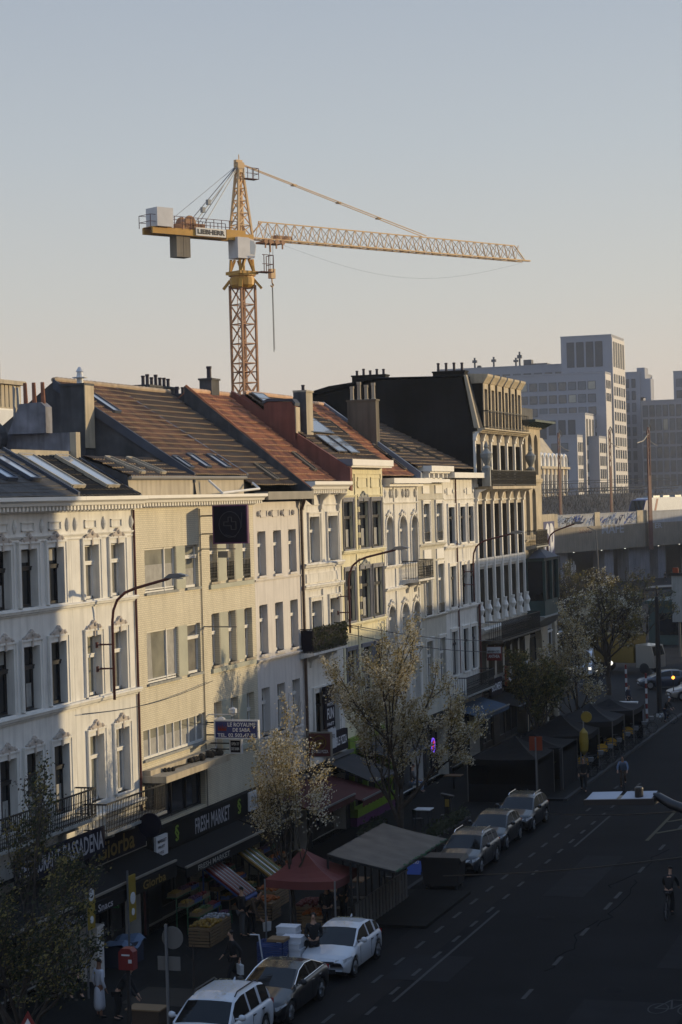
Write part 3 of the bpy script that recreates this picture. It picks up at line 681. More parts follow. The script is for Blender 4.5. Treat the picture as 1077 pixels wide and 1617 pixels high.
tile_roof('roof', h_, Y0+.05, Y1-.05, EV, RD, 'redbrown_tile', 'brown_tile_edge', .40, .24, .03, .055)
b = MB(); slope(b, Y0, Y1, (-35.62, 20.6), (-40.6, 17.0)); b.build('rear_roof', W['brown_tile'], h_)
verge(h_, Y0+.0, EV, RD, 'lead', .12, .1); ridge(h_, Y0, Y1, RD[0], RD[1]+.04, 'brown_tile_edge')
verge(h_, Y1-.06, EV, RD, 'zinc', .1, .08, 'flashing', .0)
skylight(h_, fy(187, 651, -33.5), EV, RD, .66, .86, .72); skylight(h_, fy(316, 735, -30.4), EV, RD, .06, .2, .6); skylight(h_, fy(347, 732, -30.4), EV, RD, .06, .2, .6)
skylight(h_, fy(300, 738, -30.4)-.9, EV, RD, .05, .17, .5)
# tall stack standing against the gable
cc = chimney(h_, -34.85, -33.85, Y0-.95, Y0-.1, 17.3, 20.35, 'dark_render', 0)
p = MB(); p.lathe([(.13, 0), (.13, .25), (.3, .27), (.3, .3), (.13, .32), (.11, .5), (.16, .52), (.05, .7)], (-34.2, Y0-.5, 20.4), 12); p.build('cowl', W['sign_white'], cc)
b = MB(); b.box(-33.84, -33.8, Y0-.94, Y0-.11, 17.9, 20.35); b.build('chimney_lit_face', W['stone_beige'], cc)  # paler slab paints sunlight on the stack's street side
shopfront(h_, Y0+.3, Y1-.3, 2.7, dep=.8)
# ---------------------------------------------------------------- house E: plain pinkish render
h_ = house('plain pinkish rendered house with three tall unframed windows per floor and dark tiles', yDE, yEF); Y0, Y1 = yDE, yEF
rowsE = ((12.5, 14.36), (9.2, 11.27), (5.74, 7.78)); cE = [(fy(407, 875), fy(420, 875)), (fy(432, 872), fy(444.5, 872)), (fy(456, 870), fy(468, 870))]
holes = hole_rows(cE, rowsE)+[(Y0+.3, Y1-.3, .12, 2.9, .8)]; EV, RE_ = (-29.6, 16.3), (-35.6, 20.62)
shell(h_, Y0, Y1, 15.6, 'stucco_pink', holes, [(-D-.1, 15.9), (-29.9, 16.3), RE_, (-40.6, 17.0)], side='dark_render', dep=.33)
for i, (a, c) in enumerate(cE):
    for r_ in rowsE: win(h_, a, c, *r_, dep=.33, tr=.68, smat='stucco_pink', gl=G[random.choice((0, 0, 1))])
for i in range(4):
    y = Y0+.5+i*1.45; b = MB()
    b.lathe([(0, -.14), (.09, -.05), (.1, .05), (0, .14)], (-D+.05, y+.05, 15.1), 8)
    b.build('frieze_drop', W['stucco_pink'], h_); b = MB()
    if i < 3:
        for (a, c, e, g) in ((y+.35, y+1.15, 15.22, 15.25), (y+.35, y+1.15, 14.95, 14.98), (y+.35, y+.38, 14.95, 15.25), (y+1.12, y+1.15, 14.95, 15.25)): b.box(-D+.003, -D+.04, a, c, e, g)
        b.build('frieze_panel', W['stucco_pink'], h_)
bands(h_, Y0, Y1, [(8.85, .16, .12), (12.25, .1, .06)], 'stucco_pink')
b = MB(); b.box(-D+.003, -D+.62, Y0+.25, Y1+.15, 15.68, 16.02); b.build('cornice', W['gutter_metal'], h_)
tile_roof('roof', h_, Y0, Y1-.2, EV, RE_, 'brown_tile', 'brown_tile_edge', .44, .24, .03, .055)
b = MB(); slope(b, Y0, Y1, (-35.62, 20.6), (-40.6, 17.0)); b.build('rear_roof', W['brown_tile'], h_)
ridge(h_, Y0, Y1-.1, RE_[0], RE_[1]+.04, 'brown_tile_edge')
skylight(h_, fy(419, 748, -30.3), EV, RE_, .04, .2, .55, fr='brown_render', gl='brown_render')
b = MB(); b.tube([(-D+.35, Y1-.3, 15.7), (-D+.1, Y1-.12, 15.2), (-D+.1, Y1-.12, 3.2)], .07, 7); b.build('downpipe', W['frame_brown'], h_)
chimney(h_, -37.4, -36.6, fy(223, 616, -37.0), fy(269, 616, -37.0), 19.3, 21.0, 'dark_render', 7, 'pot_dark', .5, 'y')
chimney(h_, -36.6, -36.0, fy(275, 616, -36.3), fy(293, 616, -36.3), 19.5, 20.65, 'dark_render', 2, 'pot_dark', .35, 'y')
shopfront(h_, Y0+.3, Y1-.3, 2.9)
# ---------------------------------------------------------------- house F: white with rich mouldings
h_ = house('narrow off white house with heavy mouldings, a covered black balcony and an orange tiled roof', yEF, yFG); Y0, Y1 = yEF, yFG
cF_ = [(fy(488, 855), fy(503.5, 855)), (fy(517, 852), fy(532.4, 852))]; rowsF = ((12.8, 14.86), (9.05, 11.05)); gF = (fy(497, 1120), fy(513, 1120), 4.7, 6.9); gF2 = (fy(521, 1112), fy(534, 1112), 4.7, 6.9)
EV, RF = (-29.6, 16.5), (-34.85, 20.68)
shell(h_, Y0, Y1, 15.9, 'stucco_cream', hole_rows(cF_, rowsF)+[gF, gF2, (Y0+.3, Y1-.3, .12, 2.9, .8)], [(-D-.1, 16.2), (-29.9, 16.3), RF, (-40.6, 16.5)], side='dark_render', dep=.36)
for (a, c) in cF_:
    for r_ in rowsF: win(h_, a, c, *r_, dep=.36, tr=.68, sur=.14, smat='stucco_cream', gl=G[random.choice((0, 1))])
win(h_, *gF, dep=.3, sur=.2, smat='stucco_cream', fr='frame_dark', gl=G[2]); win(h_, *gF2, dep=.3, sur=.2, smat='stucco_cream', fr='frame_dark', gl=G[2])
b = MB()
for y in (Y0+.22, (Y0+Y1)/2-.02, Y1-.25):
    b.box(-D+.003, -D+.1, y-.13, y+.13, 12.75, 15.2); b.box(-D+.003, -D+.15, y-.17, y+.17, 15.2, 15.4); b.box(-D+.003, -D+.08, y-.13, y+.13, 8.9, 11.6)
    b.prism([(-D+.003, 15.2), (-D+.12, 15.3), (-D+.2, 15.6), (-D+.5, 15.9), (-D+.003, 15.9)], y-.1, y+.1)
for k in range(7): b.box(-D+.003, -D+.07, Y0+.12, Y0+.5, 4.2+k*.62, 4.7+k*.62)
b.box(-D+.003, -D+.06, Y0+.5, Y1-.5, 11.9, 12.3)
b.build('pilaster', W['stucco_cream'], h_)
bands(h_, Y0, Y1, [(12.5, .28, .24), (11.55, .26, .2), (15.35, .08, .06), (8.75, .2, .15)], 'stucco_cream')
cornice(h_, Y0+.05, Y1-.05, 15.85, 16.45, .72, 'paint_white')
tile_roof('roof', h_, Y0+.25, Y1-.25, EV, RF, 'red_tile', 'red_tile_edge', .44, .24, .03, .055)
b = MB(); slope(b, Y0, Y1, (-34.87, 20.66), (-40.6, 16.5)); b.build('rear_roof', W['red_tile'], h_)
verge(h_, Y0+.05, (-29.0, 15.9), RF, 'dark_render', .3, .25, 'parapet', .5); ridge(h_, Y0+.2, Y1+.5, RF[0], RF[1]+.05, 'red_tile_edge')
b = MB(); b.tube([(-29.0, Y0+.05, 16.1), (-34.85, Y0+.05, 20.92)], .11, 6); b.build('coping', W['red_tile'], h_)
skylight(h_, fy(470, 732, -30.9), EV, RF, .1, .3, .5, fr='brown_render', gl='brown_render')
chimney(h_, -35.3, -34.7, Y0+2.9, Y0+3.9, 20.3, 21.35, 'dark_render', 1, 'pot_dark', .7, pr=.14)
bo = balcony(h_, fy(494, 1030, -28.7)+.6, Y1-1.3, 9.0-.15, 1.05, .65, slab='stucco_cream', cons=2)
b = MB(); b.box(-28.91, -28.89, fy(494, 1030, -28.7)+.65, Y1-1.35, 8.95, 9.85); b.box(-29.45, -28.92, fy(494, 1030, -28.7)+.63, fy(494, 1030, -28.7)+.65, 8.95, 9.85); b.build('balcony_screen', W['sign_black'], bo); rb_ = random.Random(4); b = MB(); y_a, y_b = fy(494, 1030, -28.7)+.6, Y1-1.3
for k in range(900):
    c = Vector((-28.87+rb_.gauss(0, .04), rb_.uniform(y_a, y_b), 8.9+rb_.random()*1.02+abs(rb_.gauss(0, .05)))); s_ = rb_.uniform(.03, .08); u_ = Vector((rb_.uniform(-.4, .4), rb_.uniform(-1, 1), rb_.uniform(-1, 1))).normalized(); v_ = u_.orthogonal().normalized(); b.poly([c+u_*s_, c+v_*s_, c-u_*s_, c-v_*s_])
b.build('foliage', W['leaf_dark'], bo)
shopfront(h_, Y0+.3, Y1-.3, 2.9)
# ---------------------------------------------------------------- house G: yellow, taller
h_ = house('taller pale yellow house with blue grey window frames and solar panels on its roof', yFG, yGH); Y0, Y1 = yFG, yGH
rowsG = ((13.24, 15.5), (9.8, 12.2), (6.3, 8.4)); cG = [(fy(542, 830), fy(556.5, 830)), (fy(566, 828), fy(581, 828)), (fy(586.5, 826), fy(601, 826))]
EV, RG = (-29.5, 17.3), (-34.2, 20.78)
shell(h_, Y0, Y1, 17.2, 'stucco_yellow', hole_rows(cG, rowsG)+[(Y0+.3, Y1-.3, .12, 3.0, .7)], [(-D-.1, 17.3), RG, (-40.6, 17)], side='red_render', dep=.2)
for i, (a, c) in enumerate(cG):
    for r_ in rowsG: win(h_, a, c, *r_, dep=.2, tr=.66, sur=.13, smat='concrete_blue', gl=G[2], fr='frame_dark', crest=(i == 1 and r_[0] > 9), crestmat='stone_grey')
b = MB()
for y in (cG[0][1]+.55, Y0+.12, Y1-.12): b.box(-D+.003, -D+.05, y-.12, y+.12, 6, 17.1)
for k in range(17): b.box(-D+.003, -D+.09, cG[0][1]+.75, cG[0][1]+.98, 6.3+k*.62, 6.55+k*.62)
for c in ((cG[0][0]+.2, cG[0][1]+.2), cG[1], cG[2]):
    for (a, d_, e, g) in ((c[0], c[1], 16.62, 16.66), (c[0], c[1], 16.15, 16.19), (c[0], c[0]+.04, 16.15, 16.66), (c[1]-.04, c[1], 16.15, 16.66)): b.box(-D+.003, -D+.045, a, d_, e, g)
b.box(-D+.003, -D+.06, Y0+.02, Y1-.02, 16.82, 17.15); b.build('pilaster', W['stucco_yellow'], h_)
bands(h_, Y0, Y1, [(12.95, .22, .2), (15.72, .1, .08), (9.5, .2, .16), (12.3, .06, .04)], 'stucco_yellow')
b = MB(); b.box(-D-.3, -D+.7, Y0+.1, Y1-.1, 17.2, 17.5); b.box(-D-.3, -D+.62, Y0+.15, Y1-.15, 17.12, 17.2); b.build('cornice', W['paint_white'], h_)
b = MB(); b.box(-D-.28, -D+.705, Y0+.02, Y0+.098, 17.18, 17.52); b.build('gutter_end', W['zinc'], h_)
tile_roof('roof', h_, Y0+.2, Y1+1.1, EV, RG, 'brown_tile', 'brown_tile_edge', .42, .24, .03, .05)
b = MB(); slope(b, Y0, Y1, (-34.22, 20.76), (-40.6, 17)); b.build('rear_roof', W['brown_tile'], h_)
ridge(h_, Y0+.3, Y1, RG[0], RG[1]+.04, 'red_tile_edge')
verge(h_, Y0+.06, (-28.98, 16.9), (-34.75, 20.75), 'red_render', .3, .22, 'parapet', .9)
# red rendered stack
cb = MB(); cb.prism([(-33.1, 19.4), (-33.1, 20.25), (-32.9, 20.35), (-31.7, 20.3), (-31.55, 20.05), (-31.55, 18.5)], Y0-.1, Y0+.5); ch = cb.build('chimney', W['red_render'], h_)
cb = MB(); cb.prism([(-33.1, 20.26), (-32.9, 20.37), (-31.68, 20.34), (-31.53, 20.1), (-31.5, 20.25), (-31.66, 20.45), (-32.9, 20.5), (-33.2, 20.36)], Y0-.14, Y0+.55); cb.build('chimney_cap', W['lead'], ch)
cb = MB(); cb.box(-31.548, -31.5, Y0-.09, Y0+.5, 18.5, 20.05); cb.build('chimney_lit_face', W['stone_beige'], ch)  # pale slab stands in for sun on the red stack's end
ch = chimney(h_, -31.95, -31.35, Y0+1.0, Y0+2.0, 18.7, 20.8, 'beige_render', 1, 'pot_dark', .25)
cb = MB(); cb.box(-31.97, -31.33, Y0+.94, Y0+.998, 18.7, 20.8); cb.build('chimney_shaded_face', W['dark_render'], ch)  # dark slab stands in for shade on the chimney's near side
def solar(y0, y1, t0, t1, nrow=1):
    E, Rr = Vector((EV[0], 0, EV[1])), Vector((RG[0], 0, RG[1])); d = (Rr-E).normalized(); n = Vector((-d.z, 0, d.x)); n = n if n.z > 0 else -n
    o_ = MB(); a = E.lerp(Rr, t0)+n*.2; c = E.lerp(Rr, t1)+n*.2; Yv = Vector((0, 1, 0))
    for p, q_ in ((a+Yv*y0, c+Yv*y0), (a+Yv*y1, c+Yv*y1), (a+Yv*y0, a+Yv*y1), (c+Yv*y0, c+Yv*y1), (a.lerp(c, .5)+Yv*y0, a.lerp(c, .5)+Yv*y1)): o_.bar(p, q_, .05, .05, 0, n)
    for p in (a+Yv*(y0+.3), a+Yv*(y1-.3), c+Yv*(y0+.3), c+Yv*(y1-.3)): o_.bar(p, p-n*.2, .04, .04)
    fr = o_.build('solar_panel', W['steel_grey'], h_); g_ = MB(); g_.poly([a+Yv*y0+n*.01, a+Yv*y1+n*.01, c+Yv*y1+n*.01, c+Yv*y0+n*.01]); g_.build('cells', W['solar_cell'], fr)
solar(Y0+1.7, Y0+5.2, .42, .80); solar(Y0+1.7, Y0+3.1, .14, .37); solar(Y0+3.6, Y0+5.0, .13, .37); solar(Y0+.7, Y0+2.3, .82, .98)
shopfront(h_, Y0+.3, Y1-.3, 3.0, fr='lime'); hG = h_
# ---------------------------------------------------------------- house H: cream with arched windows
h_ = house('narrow cream house with arched top windows, a small iron balcony and a red tiled roof', yGH, yHI); Y0, Y1 = yGH, yHI
cH = [(fy(609, 850), fy(620, 850)), (fy(630, 848), fy(641, 848)), (fy(648.5, 846), fy(659, 846))]
EV, RH = (-29.6, 16.75), (-34.6, 20.7)
holes = [(a, c, 12.2, 14.65, .3, True) for a, c in cH]+[(a, c, 7.9, 10.1, .3, True) for a, c in cH]+[(Y0+.4, Y0+1.6, 4.8, 7.2), (Y0+2.6, Y0+4.0, 4.8, 7.2), (Y0+4.9, Y1-.5, 4.8, 7.2), (Y0+.3, Y1-.3, .12, 3.0, .7)]
shell(h_, Y0, Y1, 16.3, 'stucco_cream', holes, [(-D-.1, 16.4), (-29.9, 16.55), RH, (-40.6, 16.6)], side='brown_render', dep=.3)
for h4 in holes[:6]: win(h_, h4[0], h4[1], h4[2], h4[3], dep=.3, tr=.7, arch=True, smat='stucco_cream', gl=G[1] if random.random() < .7 else G[0], crest=True, sur=.0, crestmat='stucco_cream')
for h4 in holes[6:9]: win(h_, *h4[:4], dep=.3, sur=.12, smat='stucco_cream')
b = MB()
for a, c in cH:
    for e, g in ((12.2, 14.65), (7.9, 10.1)):
        r_ = (c-a)/2+.08; cy = (a+c)/2; b.tube([(-D+.03, cy-r_, e)]+[(-D+.03, cy-r_*math.cos(k*math.pi/10), g-(c-a)/2+r_*math.sin(k*math.pi/10)) for k in range(11)]+[(-D+.03, cy+r_, e)], .06, 5)
for y in (Y0+2.1, Y0+.15, Y1-.15): b.box(-D+.003, -D+.06, y-.1, y+.1, 5, 16.2)
for y in (Y0+.35, Y0+1.4, Y0+1.75, Y0+2.5, Y0+3.7, Y0+4.3, Y0+4.7, Y0+6.0): b.lathe([(0, -.26), (.1, -.1), (.12, .06), (0, .26)], (-D+.04, y, 15.85), 7)
b.build('pilaster', W['stucco_cream'], h_)
bands(h_, Y0, Y1, [(15.3, .1, .1), (12.0, .2, .18), (10.85, .2, .2), (7.6, .2, .2)], 'stucco_cream')
b = MB(); b.box(-D-.2, -D+.6, Y0+.3, Y1+.8, 16.35, 16.62); b.box(-D+.003, -D+.35, Y0+.3, Y1, 16.2, 16.35); b.build('cornice', W['paint_white'], h_)
tile_roof('roof', h_, Y0, Y1-.3, EV, RH, 'red_tile', 'red_tile_edge', .42, .24, .03, .05)
b = MB(); slope(b, Y0, Y1, (-34.62, 20.68), (-40.6, 16.6)); b.build('rear_roof', W['red_tile'], h_)
ridge(h_, Y0+.1, Y1-.1, RH[0], RH[1]+.04, 'red_tile_edge'); verge(h_, Y1-.1, (-29.3, 16.75), (-34.6, 20.7), 'zinc', .3, .22, 'parapet', .4)
for px, py in ((568, 672), (560, 690), (595, 712), (612, 728)):
    p_ = at(px, py, X=-31.5); t_ = (p_.z-EV[1])/(RH[1]-EV[1]); 
    skylight(h_, min(Y1-.8, max(Y0+.6, p_.y)), EV, RH, max(.02, t_-.15), t_+.06, .45, fr='brown_render', gl='glass_dark')
chimney(h_, -33.15, -31.55, Y1-.4, Y1+.2, 17.8, 20.85, 'brown_render', 4, 'beige_render', .85, pr=.13)
balcony(h_, Y0+3.3, Y1-.15, 11.35, .95, .9, slab='stucco_cream', cons=2)
shopfront(h_, Y0+.3, Y1-.3, 3.0)
# ---------------------------------------------------------------- house I: greige
h_ = house('greige house with two white framed windows per floor and a raised dormer cornice', yHI, yIJ); Y0, Y1 = yHI, yIJ
rowsI = ((13.2, 15.25), (9.2, 11.9), (5.2, 7.8)); cI = [(fy(668, 825), fy(677.5, 825)), (fy(688, 823), fy(697.5, 823))]
EV, RI = (-29.5, 17.2), (-35.2, 20.1)
shell(h_, Y0, Y1, 16.5, 'stucco_greige', hole_rows(cI, rowsI)+[(Y0+.3, Y1-.3, .12, 3.0, .7)], [(-D-.1, 17.0), RI, (-40.6, 17)], side='brown_render', dep=.24)
for a, c in cI:
    for r_ in rowsI:
        o = win(h_, a, c, *r_, dep=.24, tr=.68, sur=.13, smat='paint_white', gl=G[random.choice((0, 1, 1))])
        if r_[0] > 9: g_ = MB(); railing(g_, a, c, r_[0], .5, -D+.02, n=5); g_.build('window_guard', W['iron_black'], o)
b = MB()
for a, c in cI: b.box(-D+.003, -D+.06, a-.1, c+.1, 12.2, 12.75); b.box(-D+.003, -D+.06, a-.05, c+.05, 15.8, 16.25)
b.build('apron_panel', W['paint_white'], h_); bands(h_, Y0, Y1, [(12.9, .18, .16), (15.45, .08, .06), (9.0, .16, .14)], 'stucco_greige')
b = MB(); b.box(-D-.4, -D+.55, Y0+1.1, Y1+.55, 17.0, 17.3); b.box(-D+.003, -D+.4, Y0+1.3, Y1+.3, 16.9, 17.0); b.box(-D-.3, -D+.06, Y0+1.3, Y1+.3, 16.6, 16.9)
for k in range(5): y = Y0+1.5+k*.95; b.box(-D+.07, -D+.3, y-.12, y+.12, 16.65, 16.9)
b.box(-D+.003, -D+.45, Y0+.2, Y1, 16.4, 16.58); b.build('cornice', W['paint_white'], h_)
tile_roof('roof', h_, Y0+.1, yJK-.1, EV, RI, 'brown_tile', 'brown_tile_edge', .42, .24, .03, .055)
b = MB(); slope(b, Y0, yJK-.1, (-35.22, 20.08), (-40.6, 17)); b.build('rear_roof', W['brown_tile'], h_)
for dy, t0, w in ((1.6, .35, .7), (2.8, .3, .6), (5.5, .2, .3), (8.2, .15, .5)): skylight(h_, Y0+dy, EV, RI, t0, t0+.25, w, fr='brown_render', gl='glass_dark')
shopfront(h_, Y0+.3, Y1-.3, 3.0)
# ---------------------------------------------------------------- house J: cream, three windows
h_ = house('cream house with three white framed windows per floor beside the dark brick side wall', yIJ, yJK); Y0, Y1 = yIJ, yJK
rowsJ = ((12.95, 15.0), (9.35, 11.65), (5.5, 7.95)); cJ = [(fy(707.5, 830), fy(717, 830)), (fy(726, 829), fy(734, 829)), (fy(739, 828), fy(746.8, 828))]
shell(h_, Y0, Y1, 16.6, 'stucco_cream', hole_rows(cJ, rowsJ)+[(Y0+.3, Y1-.3, .12, 3.0, .7)], [(-D-.1, 17.0), (-35.2, 20.0), (-40.6, 16.9)], side='brown_render', dep=.2)
for a, c in cJ:
    for r_ in rowsJ: win(h_, a, c, *r_, dep=.2, tr=.7, sur=.14, smat='paint_white', gl=G[0], fr='frame_dark')
b = MB()
for y in (Y0+.5, Y0+2.2, Y0+2.9, Y0+4.8, Y0+6.8): b.lathe([(.02, 0), (.13, .02), (.1, .06), (.02, .08)], (-D, y, 15.9), 10, axis='x')
for y in (Y0+1.35, Y0+5.8): b.box(-D+.003, -D+.05, y-.5, y+.5, 15.7, 16.1)
b.build('frieze', W['paint_white'], h_)
bands(h_, Y0, Y1, [(12.6, .2, .15), (15.4, .08, .06), (9.05, .2, .15)], 'stucco_cream')
b = MB(); b.box(-D-.3, -D+.65, Y0+.3, Y1+.25, 16.65, 16.95); b.build('cornice', W['paint_white'], h_)
balcony(h_, Y0+.5, Y1-.1, 4.4, 1.0, 1.0, cons=4)
awning(h_, Y0+.3, Y1-.2, 3.7, .5, 1.8, 'awning_blue', .2)
b = MB(); b.tube([(-D+.08, Y0+2.55, 16.6), (-D+.08, Y0+2.55, 5.5)], .05, 6); b.tube([(-D+.15, Y1-.1, 9.2), (-D+.15, Y1-.1, 3)], .07, 6); b.build('downpipe', W['rust_steel'], h_)
shopfront(h_, Y0+.3, Y1-.3, 3.0)
# ---------------------------------------------------------------- house K: the tall one with the loggia
h_ = house('tallest house of the row with six dormers, a columned loggia and dark brick side', yJK, yKL); Y0, Y1 = yJK, yKL
X = -D; bw = (Y1-Y0)/6
b = MB(); Ya = Y0+.004
b.poly([(-D, Ya, 0), (-D, Ya, 19.4), (-29.2, Ya, 19.45), (-29.9, Ya, 22.75), (-35.2, Ya, 22.85), (-38.4, Ya, 22.5), (-40.6, Ya, 21.95), (-42, Ya, 21.5), (-42, Ya, 0)], 0)
Yb = Y1-.004; b.poly([(-D, Yb, 0), (-D, Yb, 19.4), (-29.2, Yb, 19.45), (-29.9, Yb, 22.75), (-35.2, Yb, 22.85), (-42, Yb, 21.5), (-42, Yb, 0)], 0)
b.poly([(-42, Ya, 0), (-42, Yb, 0), (-42, Yb, 21.5), (-42, Ya, 21.5)], 0)
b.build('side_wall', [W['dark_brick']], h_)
b = MB(); b.prism([(-29.92, 22.76), (-35.2, 22.88), (-42, 21.52), (-42, 21.4), (-35.2, 22.7), (-29.92, 22.66)], Ya, Yb); b.build('flat_roof', W['lead'], h_)
colK = [(Y0+.25+i*bw, Y0+(i+1)*bw-.25) for i in range(6)]; 
holes = [(a, c, 16.6, 18.7, 1.0) for a, c in colK]+[(a, c, 11.85, 15.1, .9) for a, c in colK]+[(a, c, 8.3, 11.2, .5) for a, c in colK]+[(a, c, 4.6, 6.9, .5) for a, c in colK]+[(Y0+.4, Y1-.4, .12, 3.4, .7)]
b = MB(); wall_face(b, -D, Ya, Yb, 0, 19.4, holes, .5, 0, 1); b.build('wall', [W['stucco_tan'], W['brown_render']], h_)  # darker reveals put the shade of the deep openings into the colour
for k, (zz, dp) in enumerate((((16.6, 18.7), 1.0), ((11.85, 15.1), .9), ((8.3, 11.2), .5), ((4.6, 6.9), .5))):
    for i, (a, c) in enumerate(colK): win(h_, a, c, *zz, dep=dp, tr=.72, cols=1, sill=False, gl=G[1] if (i+k) % 4 == 0 else G[random.choice((0, 0, 2))], fr='frame_brown' if k != 2 else 'frame_white')
for a, c in colK:
    b = MB(); railing(b, a, c, 11.85, 1.05, -D-.25, n=7, r=.02); b.box(-D-.28, -D-.27, a, c, 11.85, 12.8); b.build('window_guard', W['iron_black'], h_)
b = MB()
for i in range(7):
    y = min(max(Y0+i*bw, Y0+.15), Y1-.15)
    for z0, z1, p in ((16.2, 18.9, .12), (8.0, 15.3, .14)):
        b.box(-D+.003, -D+p, y-.12, y+.12, z0, z1); b.box(-D+.003, -D+p+.08, y-.17, y+.17, z1-.02, z1+.12); b.box(-D+.003, -D+p+.06, y-.16, y+.16, z0-.1, z0+.1)
    b.prism([(-D+.003, 18.9), (-D+.15, 18.95), (-D+.3, 19.3), (-D+.55, 19.45), (-D+.003, 19.45)], y-.12, y+.12)
    b.prism([(-D+.003, 15.3), (-D+.15, 15.35), (-D+.3, 15.8), (-D+.75, 15.98), (-D+.003, 15.98)], y-.12, y+.12)
    b.lathe([(.05, 8.0), (.2, 8.05), (.1, 8.5), (.22, 8.8), (.1, 9.1), (.14, 9.3)], (-D+.2, y, .0), 8)
b.build('pilaster', W['paint_white'], h_)
bands(h_, Y0, Y1, [(11.35, .5, .12), (7.3, .4, .4), (4.1, .3, .3), (15.3, .1, .1)], 'stucco_cream')
cornice(h_, Y0, Y1, 19.3, 19.62, .75, 'stone_beige')
b = MB(); b.box(-D+.003, -D+1.05, Y0+.4, Y1+.1, 15.98, 16.15); lb = b.build('balcony', W['stone_beige'], h_)
for k in range(2):
    ya, yb = Y0+.45+k*(Y1-Y0-.4)/2, Y0+.25+(k+1)*(Y1-Y0-.4)/2
    r_ = MB(); railing(r_, ya, yb, 16.15, .95, -D+1.0, 0 if k else 0, scroll=True)
    for j in range(5): r_.box(-D+.96, -D+.98, ya, yb, 16.2+.18*j, 16.33+.18*j)
    r_.build('railing', W['iron_black'], lb)
r_ = MB(); r_.box(-D+.1, -D+1.0, Y0+.44, Y0+.47, 16.15, 17.1); r_.build('railing_end', W['iron_black'], lb)
for y in (Y0+.05+.35, Y1-.3):
    u_ = MB(); u_.lathe([(.28, 0), (.3, .15), (.12, .3), (.34, .75), (.38, 1.0), (.2, 1.15), (.12, 1.3), (.16, 1.4), (.02, 1.75)], (-D+.7, y, 17.1), 12); u_.box(-D+.45, -D+.95, y-.25, y+.25, 16.15, 17.1); u_.build('urn', W['stone_grey'], lb)
b = MB(); b.prism([(-29.2, 19.62), (-29.95, 22.7), (-30.1, 22.7), (-29.5, 19.62)], Ya, Yb); b.build('mansard', W['slate'], h_)
b = MB(); b.prism([(-29.12, 19.62), (-29.8, 22.8), (-29.95, 22.8), (-29.4, 19.62)], Y0-.02, Y0+.3); b.build('verge', W['beige_render'], h_)  # pale colour stands in for a zinc edge catching the sun
for i in range(6):
    y = Y0+1.55+i*(Y1-Y0-1.9)/6+.55; d_ = MB()
    d_.box(-30.2, -29.14, y-.60, y-.36, 19.7, 22.35); d_.box(-30.2, -29.14, y+.36, y+.60, 19.7, 22.35); d_.box(-30.2, -29.141, y-.36, y+.36, 22.0, 22.349)
    d_.prism([(-30.2, 22.351), (-29.1, 22.351), (-29.02, 22.5), (-28.85, 22.75), (-28.83, 22.88), (-30.2, 22.96)], y-.68, y+.68)
    ck = MB(); ck.box(-30.2, -29.2, y-.615, y-.602, 19.7, 22.34)
    do = d_.build('dormer', W['stone_beige'], h_); ck.build('dormer_cheek', W['black_tile'], do); p = MB(); p.poly([(-29.35, y-.36, 19.7), (-29.35, y+.36, 19.7), (-29.35, y+.36, 22.0), (-29.35, y-.36, 22.0)]); p.build('pane', G[1] if i < 2 else G[0], do)
r_ = MB(); railing(r_, Y0+1.3, Y1-.3, 19.64, 1.05, -28.85, .3, n=44, r=.01, scroll=False); r_.build('roof_railing', W['iron_black'], h_)
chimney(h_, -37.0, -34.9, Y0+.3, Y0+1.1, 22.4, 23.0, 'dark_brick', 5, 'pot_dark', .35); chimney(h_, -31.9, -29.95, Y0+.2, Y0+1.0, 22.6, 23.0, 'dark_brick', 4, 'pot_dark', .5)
balcony(h_, Y0+1.6, Y1-.2, 6.9, 1.1, 1.1, slab='brown_render', cons=6)
shopfront(h_, Y0+.4, Y1-.4, 3.4, n=7, door=3)
awning(h_, Y0+.6, Y0+5.2, 3.5, .5, 2.2, 'awning_black', .2, True); awning(h_, Y0+5.6, Y1-.4, 3.8, .3, 1.5, 'awning_black', .15, True)
# ---------------------------------------------------------------- house L: narrow stone front with round arches and a green bay
h_ = house('narrow beige stone house with slim round arched windows and a green bay window', yKL, yLM); Y0, Y1 = yKL, yLM
c3 = [(Y0+.35+i*1.85, Y0+1.5+i*1.85) for i in range(3)]; c2 = [(Y0+1.2, Y0+2.3), (Y0+3.1, Y0+4.2)]
holes = [(a, c, 16.9, 19.6, .5, True) for a, c in c3]+[(a, c, 12.9, 16.0, .5, True) for a, c in c2]+[(Y0+1, Y1-1, 4.3, 7.3, .5, True), (Y0+.5, Y1-.5, .12, 3.4, .8)]
shell(h_, Y0, Y1, 20.1, 'stone_beige', holes, [(-D-.1, 20.3), (-40.6, 20.2)], side='stone_beige')
for h4 in holes[:6]: win(h_, *h4[:4], dep=.5, arch=True, tr=.6, gl=G[0], fr='frame_dark', sill=False)
bands(h_, Y0, Y1, [(16.3, .35, .15), (19.95, .15, .2), (12.4, .25, .3)], 'stone_beige')
b = MB(); b.box(-D-1, -D+.9, Y0+.6, Y1+.9, 20.35, 20.5)
for k in range(8): y = Y0+.9+k*.8; b.prism([(-D, 20.0), (-D+.2, 20.05), (-D+.8, 20.35), (-D, 20.35)], y-.14, y+.14)
b.build('eaves', W['copper_green'], h_)
b = MB(); b.box(-D-3.5, -D-.5, Y0+.1, Y1+.2, 20.3, 21.4); b.build('attic', W['dark_render'], h_)
balcony(h_, Y0+.9, Y0+4.6, 12.2, 1.0, .7, slab='stone_grey', cons=2)
b = MB(); ya, yb = Y0+.6, Y1-.3; pr = [(-D+.003, ya), (-D+1.1, ya+.5), (-D+1.1, yb-.5), (-D+.003, yb)]
b.prism(pr, 7.6, 8.6, 'z'); b.prism(pr, 11.2, 11.4, 'z'); 
